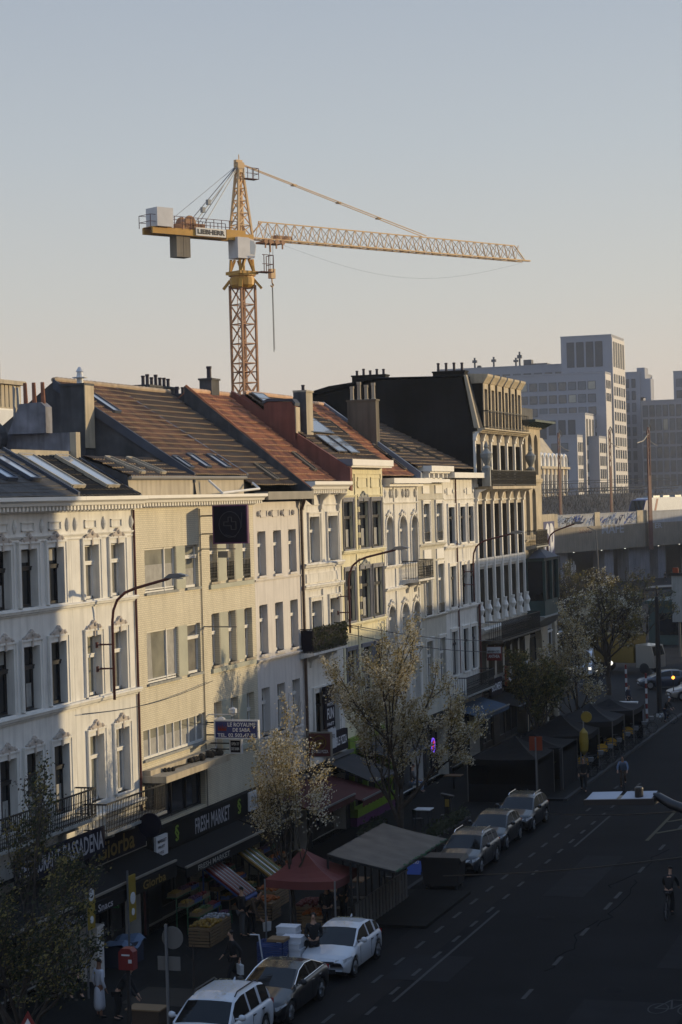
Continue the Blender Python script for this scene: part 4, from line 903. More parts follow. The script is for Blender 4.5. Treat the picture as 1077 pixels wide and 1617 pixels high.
for (x, y) in pr+[(-D+1.1, (ya+yb)/2)]: b.box(x-.09, x+.09, y-.09, y+.09, 8.6, 11.2)
bay = b.build('bay_window', W['copper_green'], h_)
p = MB(); pi = [(-D+.003, ya+.08), (-D+1.03, ya+.55), (-D+1.03, yb-.55), (-D+.003, yb-.08)]
for i in range(3): p.poly([(*pi[i], 8.6), (*pi[i+1], 8.6), (*pi[i+1], 11.2), (*pi[i], 11.2)])
p.build('pane', W['glass_dark'], bay)
p = MB(); c_ = (-D+.3, (ya+yb)/2, 12.1)
for i in range(3): a, c = pr[i], pr[i+1]; p.poly([(a[0]+.2, a[1]+(-.2 if i == 0 else 0), 11.4), (c[0]+.2, c[1]+(.2 if i == 2 else 0), 11.4), c_])
p.build('bay_roof', W['lead'], bay)
b = MB(); b.prism([(-D+.003, 6.6), (-D+.5, 6.9), (-D+1.2, 7.5), (-D+1.2, 7.6), (-D+.003, 7.6)], Y0+.4, Y1+1.2); b.build('bay_bracket', W['stone_grey'], bay)
shopfront(h_, Y0+.5, Y1-.5, 3.4)
# ---------------------------------------------------------------- house M: lower end house with painted letters
h_ = house('low end house behind the green bay, covered in blue and white graffiti letters', yLM, yM); Y0, Y1 = yLM, yM
shell(h_, Y0, Y1, 14.2, 'beige_render', [(Y0+.8, Y1-.8, 4.5, 6.8), (Y0+.4, Y1-.4, .12, 3.2)], [(-D-.1, 14.2), (-40.6, 14.2)], side='beige_render')
win(h_, Y0+.8, Y1-.8, 4.5, 6.8)
for body, z0, z1, m_ in (('GP', 10.2, 13.6, 'text_white'), ('AH', 7.2, 8.8, 'sign_white')):
    b = MB(); b.box(-D+.003, -D+.02, Y0+.3, Y1-.1, z0-.1, z1+.1); b.build('painted_panel', W['sign_navy'], h_)
    b = MB(); b.text(body, (-D+.03, Y0+.4, z0), (0, 1, 0), (0, 0, 1), Y1-Y0-.7, z1-z0, bold=.03); b.build('graffiti', W[m_], h_)
# ================================================================ houses across the street (behind the viewer's right hand), unseen, sized to shade the fronts opposite
for i, (a, c, zt, col) in enumerate(((-30, 58, 13.2, 'stucco_greige'), (60, 84.3, 23, 'dark_brick'), (84.5, 97, 9.3, 'stucco_cream'), (97.2, 104, 11.2, 'concrete'), (104.2, 125, 13.8, 'stone_beige'), (125.2, 140, 14.4, 'stucco_white'), (140.2, 168, 16.6, 'stucco_pink'), (168.2, 205, 13, 'stone_beige'))):
    lab = ('long low greige house across the street under the viewpoint', 'tall dark brick block across the street that shades the nearest houses', 'lowest cream house across the street', 'narrow grey house beside the lowest one across the street', 'beige stone house across the street', 'white house across the street with its cornice at mid height', 'tall pink house near the far corner across the street', 'beige corner house at the far end across the street')[i]
    t = thing('town_house', lab, 'house', (2, (a+c)/2, 0), 'houses across the street'); b = MB(); b.box(2, 6.5, a, c, 0, zt); b.box(1.6, 1.998, a, c, zt-.5, zt+.02); b.build('wall', W[col], t)
    n = int((c-a)/2.6); wb = MB(); k_ = 0; wm = MB(); wm.poly([(1.97, -.55, 0), (1.97, -.55, 1.9), (1.97, .55, 1.9), (1.97, .55, 0)]); wm.box(1.975, 1.998, -.68, .68, -.1, 2.03)
    me = wm.mesh('window', [W['glass_dark']])
    for r_ in range(int((zt-4.2)/3.3)):
        for q_ in range(n):
            o = bpy.data.objects.new('window', me); link(o); o.parent = t; o.location = (-2, a+(q_+.5)*(c-a)/n-(a+c)/2, 4.8+r_*3.3); k_ += 1
            if k_ > 90: break
        if k_ > 90: break
XB = -30; t = thing('occluder', 'long plain warehouse added unseen beyond the right edge to shade the viaduct', 'occluder', (XB, 380, 0)); b = MB(); b.box(XB-7, XB+10, 300, 470, 0, 13.6); b.prism([(XB-7, 13.6), (XB+10, 13.6), (XB+1.5, 15.0)], 300, 470); b.build('wall', W['concrete'], t)  # unseen block added to keep the sun off the viaduct
# ================================================================ office quarter far away
def winfield(root, org, u, n, rows, cols, w, h, mt, rec=.15, tilt=None):
    """windows of one size on a wall plane: org = lower left corner, u = direction along the wall, n = outward"""
    u, n = Vector(u), Vector(n); z = Vector((0, 0, 1)); b = MB()
    b.poly([n*.03, u*w+n*.03, u*w+z*h+n*.03, z*h+n*.03])
    for (p, q_) in ((n*.05, z*h+n*.05), (u*w+n*.05, u*w+z*h+n*.05), (n*.05, u*w+n*.05), (z*h+n*.05, u*w+z*h+n*.05)): b.bar(p, q_, .12, .12, 1)
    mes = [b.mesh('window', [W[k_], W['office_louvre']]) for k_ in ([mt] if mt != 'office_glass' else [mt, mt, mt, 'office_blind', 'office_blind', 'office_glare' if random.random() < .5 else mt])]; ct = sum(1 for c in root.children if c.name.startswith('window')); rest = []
    for rz in rows:
        for cx in cols:
            p = Vector(org)+u*cx+z*rz-ORG[root.name]
            if ct < 100: o = bpy.data.objects.new('window', random.choice(mes)); link(o); o.parent = root; o.location = p; ct += 1
            else: rest.append(p)
    if rest:
        s = MB()
        for p in rest: s.poly([p+n*.03, p+u*w+n*.03, p+u*w+z*h+n*.03, p+z*h+n*.03])
        o = bpy.data.objects.new('window', s.mesh('window', [W[mt]])); link(o); o.parent = root; o['kind'] = 'stuff'
def block(name, label, xl, xr, yt, Yf, depth, wall='office_grey', zb=0, parapet=True, sidewall=None):
    a = at(xl, yt, Y=Yf); c = at(xr, yt, Y=Yf); zt = (a.z+c.z)/2
    t = thing(name, label, 'office building', ((a.x+c.x)/2, Yf, 0)); b = MB(); b.box(a.x, c.x, Yf, Yf+depth, zb, zt)
    if parapet: b.box(a.x-.1, c.x+.1, Yf-.1, Yf+.5, zt-.02, zt+.35); b.box(c.x-.5, c.x+.1, Yf+.5, Yf+depth, zt-.02, zt+.35)
    b.build('wall', [W[wall]], t)
    if sidewall: b = MB(); b.box(c.x+.002, c.x+.06, Yf+.1, Yf+depth, zb, zt-.3); b.build('sunlit_flank', W[sidewall], t)  # paler sunward flank, its sunlight put into the colour
    return t, a.x, c.x, zt
FR = ((1, 0, 0), (0, -1, 0)); SD = ((0, 1, 0), (1, 0, 0))
def rng(a, c, n): return [a+(c-a)*i/(n-1) for i in range(n)]
# rear slab
t, x0, x1, zt = block('office_building', 'long low grey office slab with rows of blue windows behind the tower', 690, 962, 579, 612, 25)
for r_ in range(7): winfield(t, (x0, 612, 0), *FR, [zt-4.4-3.75*r_], [1.2+i*3.3 for i in range(int((x1-x0)/3.3)-1)], 2.3, 2.2, 'office_glass')
b = MB()
for px, h in ((750, 4), (780, 4), (815, 3.4), (821, 5.2), (757, 1.5)): p = at(px, 580, Y=620); b.bar((p.x, 620, zt), (p.x, 620, zt+h), .5 if h > 3 else 1); b.box(p.x-.7, p.x+.7, 619.5, 620.5, zt+h*.6, zt+h*.8)
p0, p1 = at(830, 575, Y=620).x, at(866, 575, Y=620).x; b.box(p0, p1, 618, 626, zt, zt+1.2); b.box(p0, p0+2.5, 617, 620, zt, zt+2.4); b.box(p1+7, p1+12, 617, 620, zt, zt+1.8); b.build('roof_equipment', W['office_louvre'], t)
# tower
t, x0, x1, zt = block('office_tower', 'tallest pale grey office tower with four dark louvres at its top', 885, 965, 531.5, 596, 21)
wT = x1-x0; winfield(t, (x0, 596, 0), *FR, [zt-9.0], [wT*f_ for f_ in (.12, .31, .50, .68)], wT*.14, 7.4, 'office_louvre')
winfield(t, (x0, 596, 0), *FR, [zt-12.2], [wT*f_ for f_ in (.12, .31, .50, .68)], wT*.14, 1.6, 'office_glass')
b = MB(); b.box(x1+.002, x1+.25, 596.1, 617, 0, zt-.6); b.build('sunlit_flank', W['office_pale'], t)  # tower flank coloured paler to carry the sun on it
winfield(t, (x1+.26, 596, 0), *SD, [zt-9.2], [1.5+i*3.9 for i in range(5)], 2.0, 7.4, 'office_louvre')
for r_ in range(12): winfield(t, (x1+.26, 596, 0), *SD, [zt-13.9-3.75*r_], [1.5+i*3.9 for i in range(5)], 1.9, 2.5, 'office_glass')
# stepped blocks before the tower
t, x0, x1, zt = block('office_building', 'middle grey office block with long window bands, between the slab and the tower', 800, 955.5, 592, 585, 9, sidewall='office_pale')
for r_ in range(7): winfield(t, (x0, 585, 0), *FR, [zt-4.6-3.75*r_], [1.0+i*2.9 for i in range(int((x1-x0)/2.9)-1)], 2.2, 2.3, 'office_glass')
for r_ in range(2): winfield(t, (x1+.07, 585, 0), *SD, [zt-4.4-3.75*r_], [1+i*2.6 for i in range(3)], 1.4, 2.3, 'office_glass')
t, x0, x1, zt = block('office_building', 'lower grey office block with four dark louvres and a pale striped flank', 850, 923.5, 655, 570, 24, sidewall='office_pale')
wT = x1-x0; winfield(t, (x0, 570, 0), *FR, [zt-6.8], [wT*f_ for f_ in (.02, .22, .43, .64)], wT*.15, 5.2, 'office_louvre')
for r_ in range(5): winfield(t, (x0, 570, 0), *FR, [zt-11.2-3.75*r_], [.8+i*2.5 for i in range(int(wT/2.5))], 1.7, 2.4, 'office_glass')
winfield(t, (x1+.07, 570, 0), *SD, [zt-8.8], [1.5+i*4.4 for i in range(5)], 1.8, 7.4, 'office_louvre')
for r_ in range(5): winfield(t, (x1+.07, 570, 0), *SD, [zt-12.8-3.75*r_], [1.5+i*4.4 for i in range(5)], 1.8, 2.4, 'office_glass')
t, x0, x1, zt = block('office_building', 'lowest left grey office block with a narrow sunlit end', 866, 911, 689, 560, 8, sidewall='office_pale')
for r_ in range(5): winfield(t, (x0, 560, 0), *FR, [zt-4.4-3.75*r_], [.8+i*2.8 for i in range(int((x1-x0)/2.8))], 1.9, 2.4, 'office_glass')
for r_ in range(4): winfield(t, (x1+.07, 560, 0), *SD, [zt-4.4-3.75*r_], [1.2, 3.6, 6], 1.2, 2.6, 'office_glass')
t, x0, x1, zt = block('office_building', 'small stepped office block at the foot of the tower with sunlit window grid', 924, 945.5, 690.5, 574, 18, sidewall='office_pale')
for r_ in range(5): winfield(t, (x1+.07, 574, 0), *SD, [zt-4.4-3.75*r_], [1.2+i*2.9 for i in range(6)], 1.6, 2.7, 'office_glass')
# right hand group
t, x0, x1, zt = block('office_building', 'dark glazed office building right of the tower, cut by the picture edge', 1012, 1130, 632, 640, 30)
for r_ in range(6): winfield(t, (x0, 640, 0), *FR, [zt-4.8-4.4*r_], [.6+i*2.1 for i in range(int((x1-x0)/2.1))], 1.5, 3.5, 'office_glass')
t, x0, x1, zt = block('office_building', 'slim stepped grey office block beside the sunlit tower flank', 982, 1010, 589, 655, 25)
for r_ in range(9): winfield(t, (x0, 655, 0), *FR, [zt-4.8-3.9*r_], [1.0+i*2.1 for i in range(int((x1-x0)/2.1)-0)], 1.2, 2.8, 'office_glass')
b = MB(); p = at(1005, 583, Y=655); b.box(p.x, p.x+2.6, 655.5, 662, zt-8, zt+1.6); b.box(p.x+2.6, p.x+4.4, 655.5, 662, zt-14, zt-2); b.build('stair_tower', W['office_grey'], t)
t, x0, x1, zt = block('office_building', 'farthest grey office block with a roof tower at the right picture edge', 1063, 1130, 586, 690, 30)
for r_ in range(8): winfield(t, (x0, 690, 0), *FR, [zt-5-3.9*r_], [1.0+i*3 for i in range(9)], 2, 2.6, 'office_glass')
# sunlit arcaded house beyond the railway
p = at(876, 790, dep=430); XN = p.x; ya, yb = at(850, 740, X=XN).y, at(893, 738, X=XN).y; zc = at(886, 741, X=XN).z
t = thing('arcaded_house', 'sunlit cream house with a row of round dormers beyond the railway', 'building', (XN, (ya+yb)/2, 0))
b = MB(); b.box(XN-18, XN, ya, yb, 0, zc); b.box(XN-.3, XN+.9, ya-.6, yb+.8, zc, zc+.5); b.prism([(XN-18, zc+.5), (XN-.4, zc+.5), (XN-5, zc+7), (XN-13, zc+7)], ya, yb); b.build('wall', W['stone_beige'], t)
n = 7
for i in range(n):
    y = ya+(i+.5)*(yb-ya)/n; w = (yb-ya)/n*.42
    d_ = MB(); d_.tube([(XN+.25, y-w, zc+.5), (XN+.25, y-w, zc+1.6)]+[(XN+.25, y-w*math.cos(k*math.pi/8), zc+1.6+w*.9*math.sin(k*math.pi/8)) for k in range(1, 8)]+[(XN+.25, y+w, zc+1.6), (XN+.25, y+w, zc+.5)], .3, 6); d_.box(XN-2, XN+.1, y-w, y+w, zc+.5, zc+2.6)
    d_.build('dormer', W['paint_white'], t)
    for k, (e, g) in enumerate(((zc-5.2, zc-1.2), (zc-11, zc-7), (zc-16, zc-13))):
        q_ = MB(); q_.box(XN+.003, XN+.05, y-w*.6, y+w*.6, e, g); q_.build('window', W['glass_dark'], t)
    q_ = MB(); q_.box(XN+.003, XN+.35, y+w*1.0, y+w*1.35, zc-6.2, zc); q_.build('pilaster', W['paint_white'], t)
# building at the far left behind the roofs
XL = -58; yb = at(33, 625, X=XL).y; ya = yb-22; zt = at(20, 608, X=XL).z; zb_ = at(20, 652, X=XL).z
t = thing('rear_building', 'beige attic building with bright windows behind the roofs at the left edge', 'building', (XL, (ya+yb)/2, 0))
b = MB(); b.box(XL-8, XL, ya, yb, 0, zt); b.box(XL-8.2, XL+.3, ya-.2, yb+.2, zt, zt+.25)
for k in range(40): b.box(XL, XL+.05, ya+k*.55, ya+k*.55+.08, zt-1.4, zt)
b.build('wall', W['beige_render'], t)
for k in range(7):
    y1_ = yb-1.0-k*3.0; q_ = MB(); q_.box(XL+.01, XL+.08, y1_-2.7, y1_, zt-4.2, zt-1.5); o = q_.build('window', W['frame_white'], t)
    q_ = MB(); q_.poly([(XL+.09, y1_-2.6, zt-4.1), (XL+.09, y1_-.1, zt-4.1), (XL+.09, y1_-.1, zt-1.6), (XL+.09, y1_-2.6, zt-1.6)]); q_.build('pane', W['sign_white'], o)  # white panes stand in for windows reflecting the sun
b = MB(); b.bar((XL-1, yb-.9, zt), (XL-1, yb-.9, zt+1.6), .12); b.build('vent_pipe', W['steel_grey'], t)

# ================================================================ railway viaduct
P1 = at(872, 815, dep=328); P2 = at(1077, 806, dep=368); tv = Vector((P2.x-P1.x, P2.y-P1.y, 0)).normalized(); nv = Vector((tv.y, -tv.x, 0))   # nv points to the viewer
rzv = math.atan2(tv.y, tv.x); VO = Vector((P1.x, P1.y, 0))
def vloc(px, py):      # distance along the viaduct and height of a photo pixel on its face
    d = at(px, py, dep=1)-Vector((0, 0, CAMH)); t_ = (VO-Vector((0, 0, 0))).dot(nv)/d.dot(nv); p = d*t_; return (p-VO).dot(tv), CAMH+p.z
t = thing('railway_viaduct', 'long concrete railway viaduct crossing the end of the street, its parapet sprayed with graffiti', 'bridge', tuple(VO), rz=rzv)
# local frame: x along, -y towards the viewer
ORG[t.name] = Vector((0, 0, 0))
b = MB(); b.box(-90, 150, 0, 13, 6.3, 9.8); b.box(-90, 150, -.25, 0, 5.9, 10.0); b.build('deck', W['concrete'], t)
b = MB(); b.box(-90, 150, -.12, .1, 10.0, 12.0); b.box(-90, 150, -.2, .2, 12.0, 12.12); b.build('parapet', W['concrete_pale'], t)
for (pa, pb) in ((872, 878), (937, 945), (1004, 1019)):
    b = MB(); b.box(vloc(pa, 820)[0], vloc(pb, 820)[0], -.3, -.121, 10.0, 12.3); b.build('refuge_panel', W['stone_beige'], t)
for (pa, pb) in ((963, 977), (1001, 1034), (1047, 1059), (893, 905), (820, 835), (1100, 1115)):
    b = MB(); b.box(vloc(pa, 880)[0], vloc(pb, 880)[0], 1.0, 3.2, 0, 6.3); b.build('pier', W['concrete_blue'], t)
b = MB(); b.box(-90, 150, 12, 12.5, 0, 6.3); b.build('shade_sheet', W['office_louvre'], t)  # dark sheet stands in for the shade beneath the deck
xa, xb_ = vloc(878, 820)[0], vloc(1003, 820)[0]
rr = random.Random(3)
for (m_, n, th) in (('sign_white', 22, .13), ('sign_navy', 17, .09), ('sign_blue', 9, .09), ('sign_black', 7, .09)):
    b = MB()
    for i in range(n):
        cx = rr.uniform(xa, xb_); cz = rr.uniform(10.5, 11.6); w = rr.uniform(.5, 1.4); h = rr.uniform(.35, .65); a0 = rr.uniform(0, 6)
        pts = [(cx+w*math.cos(a0+k*.8)*(1 if k % 3 else .4), -.15, max(10.1, min(11.95, cz+h*math.sin(a0+k*1.1)))) for k in range(8)]; b.tube(pts, th*.5, 4)
    b.build('graffiti', W[m_], t)
b = MB(); x_, _ = vloc(948, 838); b.text('MAFE', (x_, -.27, 8.6), (1, 0, 0), (0, 0, 1), vloc(983, 838)[0]-x_, 1.5); x_, _ = vloc(1032, 835); b.text('ER', (x_, -.27, 9.0), (1, 0, 0), (0, 0, 1), 3, .9); b.build('graffiti', W['concrete_pale'], t)
b = MB(); x_, _ = vloc(912, 838); b.text('SNC', (x_, -.27, 8.9), (1, 0, 0), (0, 0, 1), 4.5, .8); b.build('graffiti', W['sign_maroon'], t)
for px, py in ((906, 873), (987, 872), (1073, 866), (1040, 869), (950, 872)):
    x_, z_ = vloc(px, py); b = MB(); b.box(x_-.07, x_+.07, -.1, .1, 5.79, 5.89); b.build('light', W['lamp_glow'], t)
M_ = Matrix.Translation(VO) @ Matrix.Rotation(rzv, 4, 'Z')
# catenary masts
for k, (px, pt, pb, yy, lab) in enumerate(((932, 681, 812, 6, 'left slender rust red overhead line mast with a curved top'), (1011, 676, 808, 6, 'slender rust red overhead line mast just left of the thick one'), (1071, 672, 806, 6, 'rust red overhead line mast at the right edge above the train'), (1016, 680, 868, -.9, 'thick dark overhead line mast fixed to the face of the viaduct'))):
    x_, zt = vloc(px, pt); _, zb_ = vloc(px, pb); big = k == 3; mt_ = thing('overhead_line_mast', lab, 'mast', tuple(M_ @ Vector((x_, yy, max(0, zb_)))), 'masts along the railway', rzv); ORG[mt_.name] = Vector((0, 0, 0)); H_ = zt-zb_
    b = MB(); w = .6 if big else .42
    for sx in (-w, w): b.bar((sx, 0, 0), (sx*.7, 0, H_), .2 if big else .14)
    n = 12
    for i in range(n): b.bar((-w*(1-.3*i/n)*(1 if i % 2 else -1), 0, H_*i/n), (w*(1-.3*i/n)*(1 if i % 2 else -1), 0, H_*(i+1)/n), .1)
    if big: b.box(-.45, .45, -.1, .1, 0, H_*.62)
    else: b.box(-.22, .22, -.06, .1, 0, H_*.55)
    b.build('post', W['rust_steel'], mt_)
    b = MB(); b.bar((.34 if not big else .58, -.05, 0), (.25 if not big else .42, -.05, H_), .06); b.build('sunlit_edge', W['stone_beige'], mt_)  # pale strip painted as the sunlit edge of the mast
    b = MB(); z1 = H_*.97; b.tube([(0, 0, H_), (.3, 0, H_+.5), (.8, 0, H_+.2), (1.2, 0, H_-.6)] if not big else [(0, 0, H_-.6), (-2, 0, z1-1.2), (-4.5, 0, z1-1.6)], .1, 5)
    if not big: b.tube([(0, 0, H_*.85), (2, 0, H_*.80), (3.6, 0, H_*.78)], .07, 5)
    b.build('arm', W['gutter_metal'], mt_)
for k, (ya_, yb_) in enumerate(((776, 770), (770, 766), (758, 754), (763, 757))):
    p = M_ @ Vector((-60, 6, vloc(870, ya_)[1])); q_ = M_ @ Vector((60, 6, vloc(1077, yb_)[1])); b = MB(); b.tube([p, (p+q_)/2-Vector((0, 0, .3)), q_], .09 if k < 2 else .05, 5)
    single(b.build('overhead_wire', W['iron_black']), ('thicker lower railway contact wire running above the viaduct', 'second thick railway wire just above the lowest one', 'topmost thin railway wire above the viaduct', 'thin railway wire second from the top')[k], 'wire', 'railway wires')
# train
xt = vloc(1037, 810)[0]; t = thing('train', 'white and pink railway locomotive with a dark cab front entering from the right', 'train', tuple(M_ @ Vector((xt, 4, 9.9))), rz=rzv); ORG[t.name] = Vector((0, 0, 0))
b = MB(); b.prism([(2.4, .9), (2.4, 4.0), (3.4, 4.5), (22, 4.5), (22, .9)], -1.5, 1.5); b.build('body', W['sign_white'], t)
b = MB(); b.prism([(0, .9), (-.1, 2.2), (1.0, 4.0), (2.39, 4.3), (2.39, .9)], -1.48, 1.48); b.build('cab', W['sign_navy'], t)
b = MB(); b.prism([(3.6, 1.0), (4.4, 1.0), (6.0, 4.3), (5.2, 4.3)], -1.53, -1.505); b.build('livery_stripe', W['sign_red'], t)
b = MB(); b.poly([(-.08, -1.3, 2.25), (-.08, 1.3, 2.25), (.98, 1.3, 4.02), (.98, -1.3, 4.02)]); b.mv(Matrix.Translation((-.06, 0, .05))); b.build('windscreen', W['car_glass'], t)
for x_ in (2.2, 5, 8, 16, 19):
    b = MB(); b.lathe([(.5, -.08), (.52, .08)], (x_, -1.3, .5), 14, 0, 'y'); b.build('wheel', W['rubber'], t)
b = MB(); b.box(.5, 22, -1.2, 1.2, .3, .88); b.build('bogie', W['iron_black'], t)
b = MB()
for x_ in (5, 9, 14, 18): b.box(x_, x_+2.6, -1, 1, 4.5, 4.85)
b.build('roof_equipment', W['steel_grey'], t)
# bare scrub on the embankment behind the line
rr = random.Random(5); b = MB()
for i in range(30000):
    s_ = rr.uniform(-75, 80); dpt = rr.uniform(14, 45); hh = 5.6+1.1*math.sin(s_*.11)+.7*math.sin(s_*.31+2)+(dpt-14)*.06; zc = 9.0+rr.uniform(0, 1)**.8*hh
    p = M_ @ Vector((s_, dpt, zc)); a = rr.uniform(0, 3.14); w = rr.uniform(.02, .06); u_ = Vector((math.cos(a), math.sin(a), rr.uniform(-.1, .1)))*w; v_ = Vector((rr.uniform(-.5, .5), rr.uniform(-.5, .5), 1))*rr.uniform(.4, 1.3)
    b.poly([p-u_, p+u_, p+u_*.4+v_], rr.choice((0, 0, 1)))
o = b.build('shrubbery', [W['scrub'], W['twig']]); o['kind'] = 'stuff'; o['label'] = 'mass of bare brown shrubs on the bank behind the viaduct'; o['category'] = 'shrubs'
b = MB(); prof = [(13.2, 0), (13.2, 9.4), (18, 11.5), (34, 14.6), (60, 15.0), (140, 11), (200, 0)]
vs = [[M_ @ Vector((s_, y_, z_+.4*math.sin(s_*.13+y_) if z_ > 1 else z_)) for (y_, z_) in prof] for s_ in range(-160, 240, 8)]
for i in range(len(vs)-1):
    for j in range(len(prof)-1): b.poly([vs[i][j], vs[i+1][j], vs[i+1][j+1], vs[i][j+1]])
struct(b.build('embankment', W['scrub']))

# ================================================================ tower crane
base = at(387, 600, dep=200); base.z = 0; tip = at(831, 417, dep=227); jd = Vector((tip.x-base.x, tip.y-base.y, 0)); JL = jd.length; jd.normalize()
cjp = at(222, 350, dep=192); CL = (Vector((cjp.x, cjp.y, 0))-base).length-.7
t = thing('tower_crane', 'yellow tower crane with a long lattice jib standing behind the roofs', 'crane', tuple(base), rz=math.atan2(jd.y, jd.x)); ORG[t.name] = Vector((0, 0, 0))
zM = 37.6; zJ = 41.7; zT = 49.4; a = .88
def lattice_mast(z0, z1, a0, a1, step, r, rd, name, mt_, x=0):
    b = MB(); n = max(1, round((z1-z0)/step)); cs = [(-1, -1), (1, -1), (1, 1), (-1, 1)]
    for sx, sy in cs: b.bar((x+sx*a0, sy*a0, z0), (x+sx*a1, sy*a1, z1), r)
    for i in range(n):
        f0, f1 = i/n, (i+1)/n; A0 = a0+(a1-a0)*f0; A1 = a0+(a1-a0)*f1; za = z0+(z1-z0)*f0; zb2 = z0+(z1-z0)*f1
        for j in range(4):
            p, q_ = cs[j], cs[(j+1) % 4]
            b.bar((x+p[0]*A0, p[1]*A0, za), (x+q_[0]*A0, q_[1]*A0, za), rd); b.bar((x+p[0]*A0, p[1]*A0, za), (x+q_[0]*A1, q_[1]*A1, zb2), rd); 
            if i % 2: b.bar((x+q_[0]*A0, q_[1]*A0, za), (x+p[0]*A1, p[1]*A1, zb2), rd*.8)
    return b.build(name, W[mt_], t)
lattice_mast(12, zM-.6, a, a, 1.9, .2, .1, 'mast', 'crane_rust')
b = MB()
for sx in (-.28, .28): b.bar((sx, .5, 12), (sx, .5, zM-.6), .05)
for k in range(64): b.bar((-.28, .5, 12.2+k*.39), (.28, .5, 12.2+k*.39), .04)
b.box(-.8, .8, -.8, .8, 28.4, 28.5); b.build('ladder', W['crane_rust'], t)
b = MB(); b.lathe([(1.0, zM-.9), (1.25, zM-.6), (1.25, zM+.1), (1.15, zM+.1), (1.15, zM+.25), (1.35, zM+.3), (1.35, zM+.45), (1.2, zM+.5)], (0, 0, 0), 18)
for k in range(4): 
    c_, s_ = math.cos(k*math.pi/2+.785), math.sin(k*math.pi/2+.785); b.prism([(0, 0)]*0 or [(-.1, 0), (.1, 0), (.1, .1), (-.1, .1)], zM-.6, zM-.5, 'z'); b.bar((c_*1.2, s_*1.2, zM-.1), (c_*1.9, s_*1.9, zM-.95), .35, .25)
b.build('slewing_ring', W['crane_yellow'], t)
b = MB()
for sx in (-1, 1):
    for sy in (-1, 1): b.bar((sx*.9, sy*.9, zM+.5), (sx*.25, sy*.8, zM+1.95), .3, .2); b.bar((sx*.85, sy*.8, zM+.5), (sx*.8, sy*.7, zM+1.95), .2)
b.box(-1.15, 1.15, -1.15, 1.15, zM+.45, zM+.75); b.build('turntable_frame', W['crane_yellow'], t)
b = MB(); b.box(.9, 2.4, -2.0, -.9, zM+.6, zM+.68)
for p in ((2.4, -2.0), (2.4, -.9), (1.2, -2.0), (1.8, -2.0)): b.bar((p[0], p[1], zM+.6), (p[0], p[1], zM+2.3), .06)
for z_ in (1.4, 2.3): b.bar((2.4, -2.0, zM+z_), (2.4, -.9, zM+z_), .06); b.bar((1.0, -2.0, zM+z_), (2.4, -2.0, zM+z_), .06)
b.build('platform', W['rust_steel'], t)
CM = Matrix.Translation((-.7, .5, 0)); b = MB(); b.box(-.85, .55, -1.9, -.4, zM+1.9, zJ-.15); b.prism([(.552, zM+2.0), (.552, zJ-.2), (1.2, zJ-.35), (1.45, zM+3.2), (1.25, zM+2.0)], -1.9, -.4); b.mv(CM); cab_ = b.build('cab', W['crane_white'], t)
b = MB(); b.poly([(.7, -1.91, zM+2.35), (1.2, -1.91, zM+2.3), (1.36, -1.91, zM+3.2), (1.15, -1.91, zJ-.5), (.7, -1.91, zJ-.4)]); b.mv(CM); b.build('cab_window', W['skylight_glass'], cab_)
b = MB(); b.poly([(1.22, -1.8, zJ-.42), (1.47, -1.8, zM+3.2), (1.47, -.5, zM+3.2), (1.22, -.5, zJ-.42)]); b.poly([(1.47, -1.8, zM+3.15), (1.28, -1.8, zM+2.1), (1.28, -.5, zM+2.1), (1.47, -.5, zM+3.15)]); b.mv(CM); b.build('cab_window', W['skylight_glass'], cab_)
# head
b = MB(); hx = [(-.9, -.7), (.9, -.7), (.9, .7), (-.9, .7)]; zt_ = zT-.4
for p in hx: b.bar((p[0], p[1], zJ), (p[0]*.22, p[1]*.22, zt_), .2)
for i in range(6):
    f0, f1 = 1-.78*i/6, 1-.78*(i+1)/6; za, zb2 = zJ+(zt_-zJ)*i/6, zJ+(zt_-zJ)*(i+1)/6
    for j in range(4): p, q_ = hx[j], hx[(j+1) % 4]; b.bar((p[0]*f0, p[1]*f0, za), (q_[0]*f1, q_[1]*f1, zb2), .09); b.bar((p[0]*f1, p[1]*f1, zb2), (q_[0]*f1, q_[1]*f1, zb2), .08)
b.bar((0, 0, zJ), (0, 0, zt_), .16); b.box(-.4, .4, -.35, .35, zt_-.9, zt_+.1); b.bar((0, 0, zt_), (0, 0, zt_+.9), .07); b.box(-.5, .3, -.2, .2, zt_+.1, zt_+.35); b.build('tower_head', W['crane_pale'], t)
b = MB(); b.box(.3, 1.9, -.7, .1, zt_-1.5, zt_-1.44)
for p in ((1.9, -.7), (1.9, .1), (1.1, -.7), (.5, -.7)): b.bar((p[0], p[1], zt_-1.5), (p[0], p[1], zt_-.4), .05)
for z_ in (-.95, -.4): b.bar((.3, -.7, zt_+z_), (1.9, -.7, zt_+z_), .05); b.bar((1.9, -.7, zt_+z_), (1.9, .1, zt_+z_), .05)
b.build('head_platform', W['rust_steel'], t)
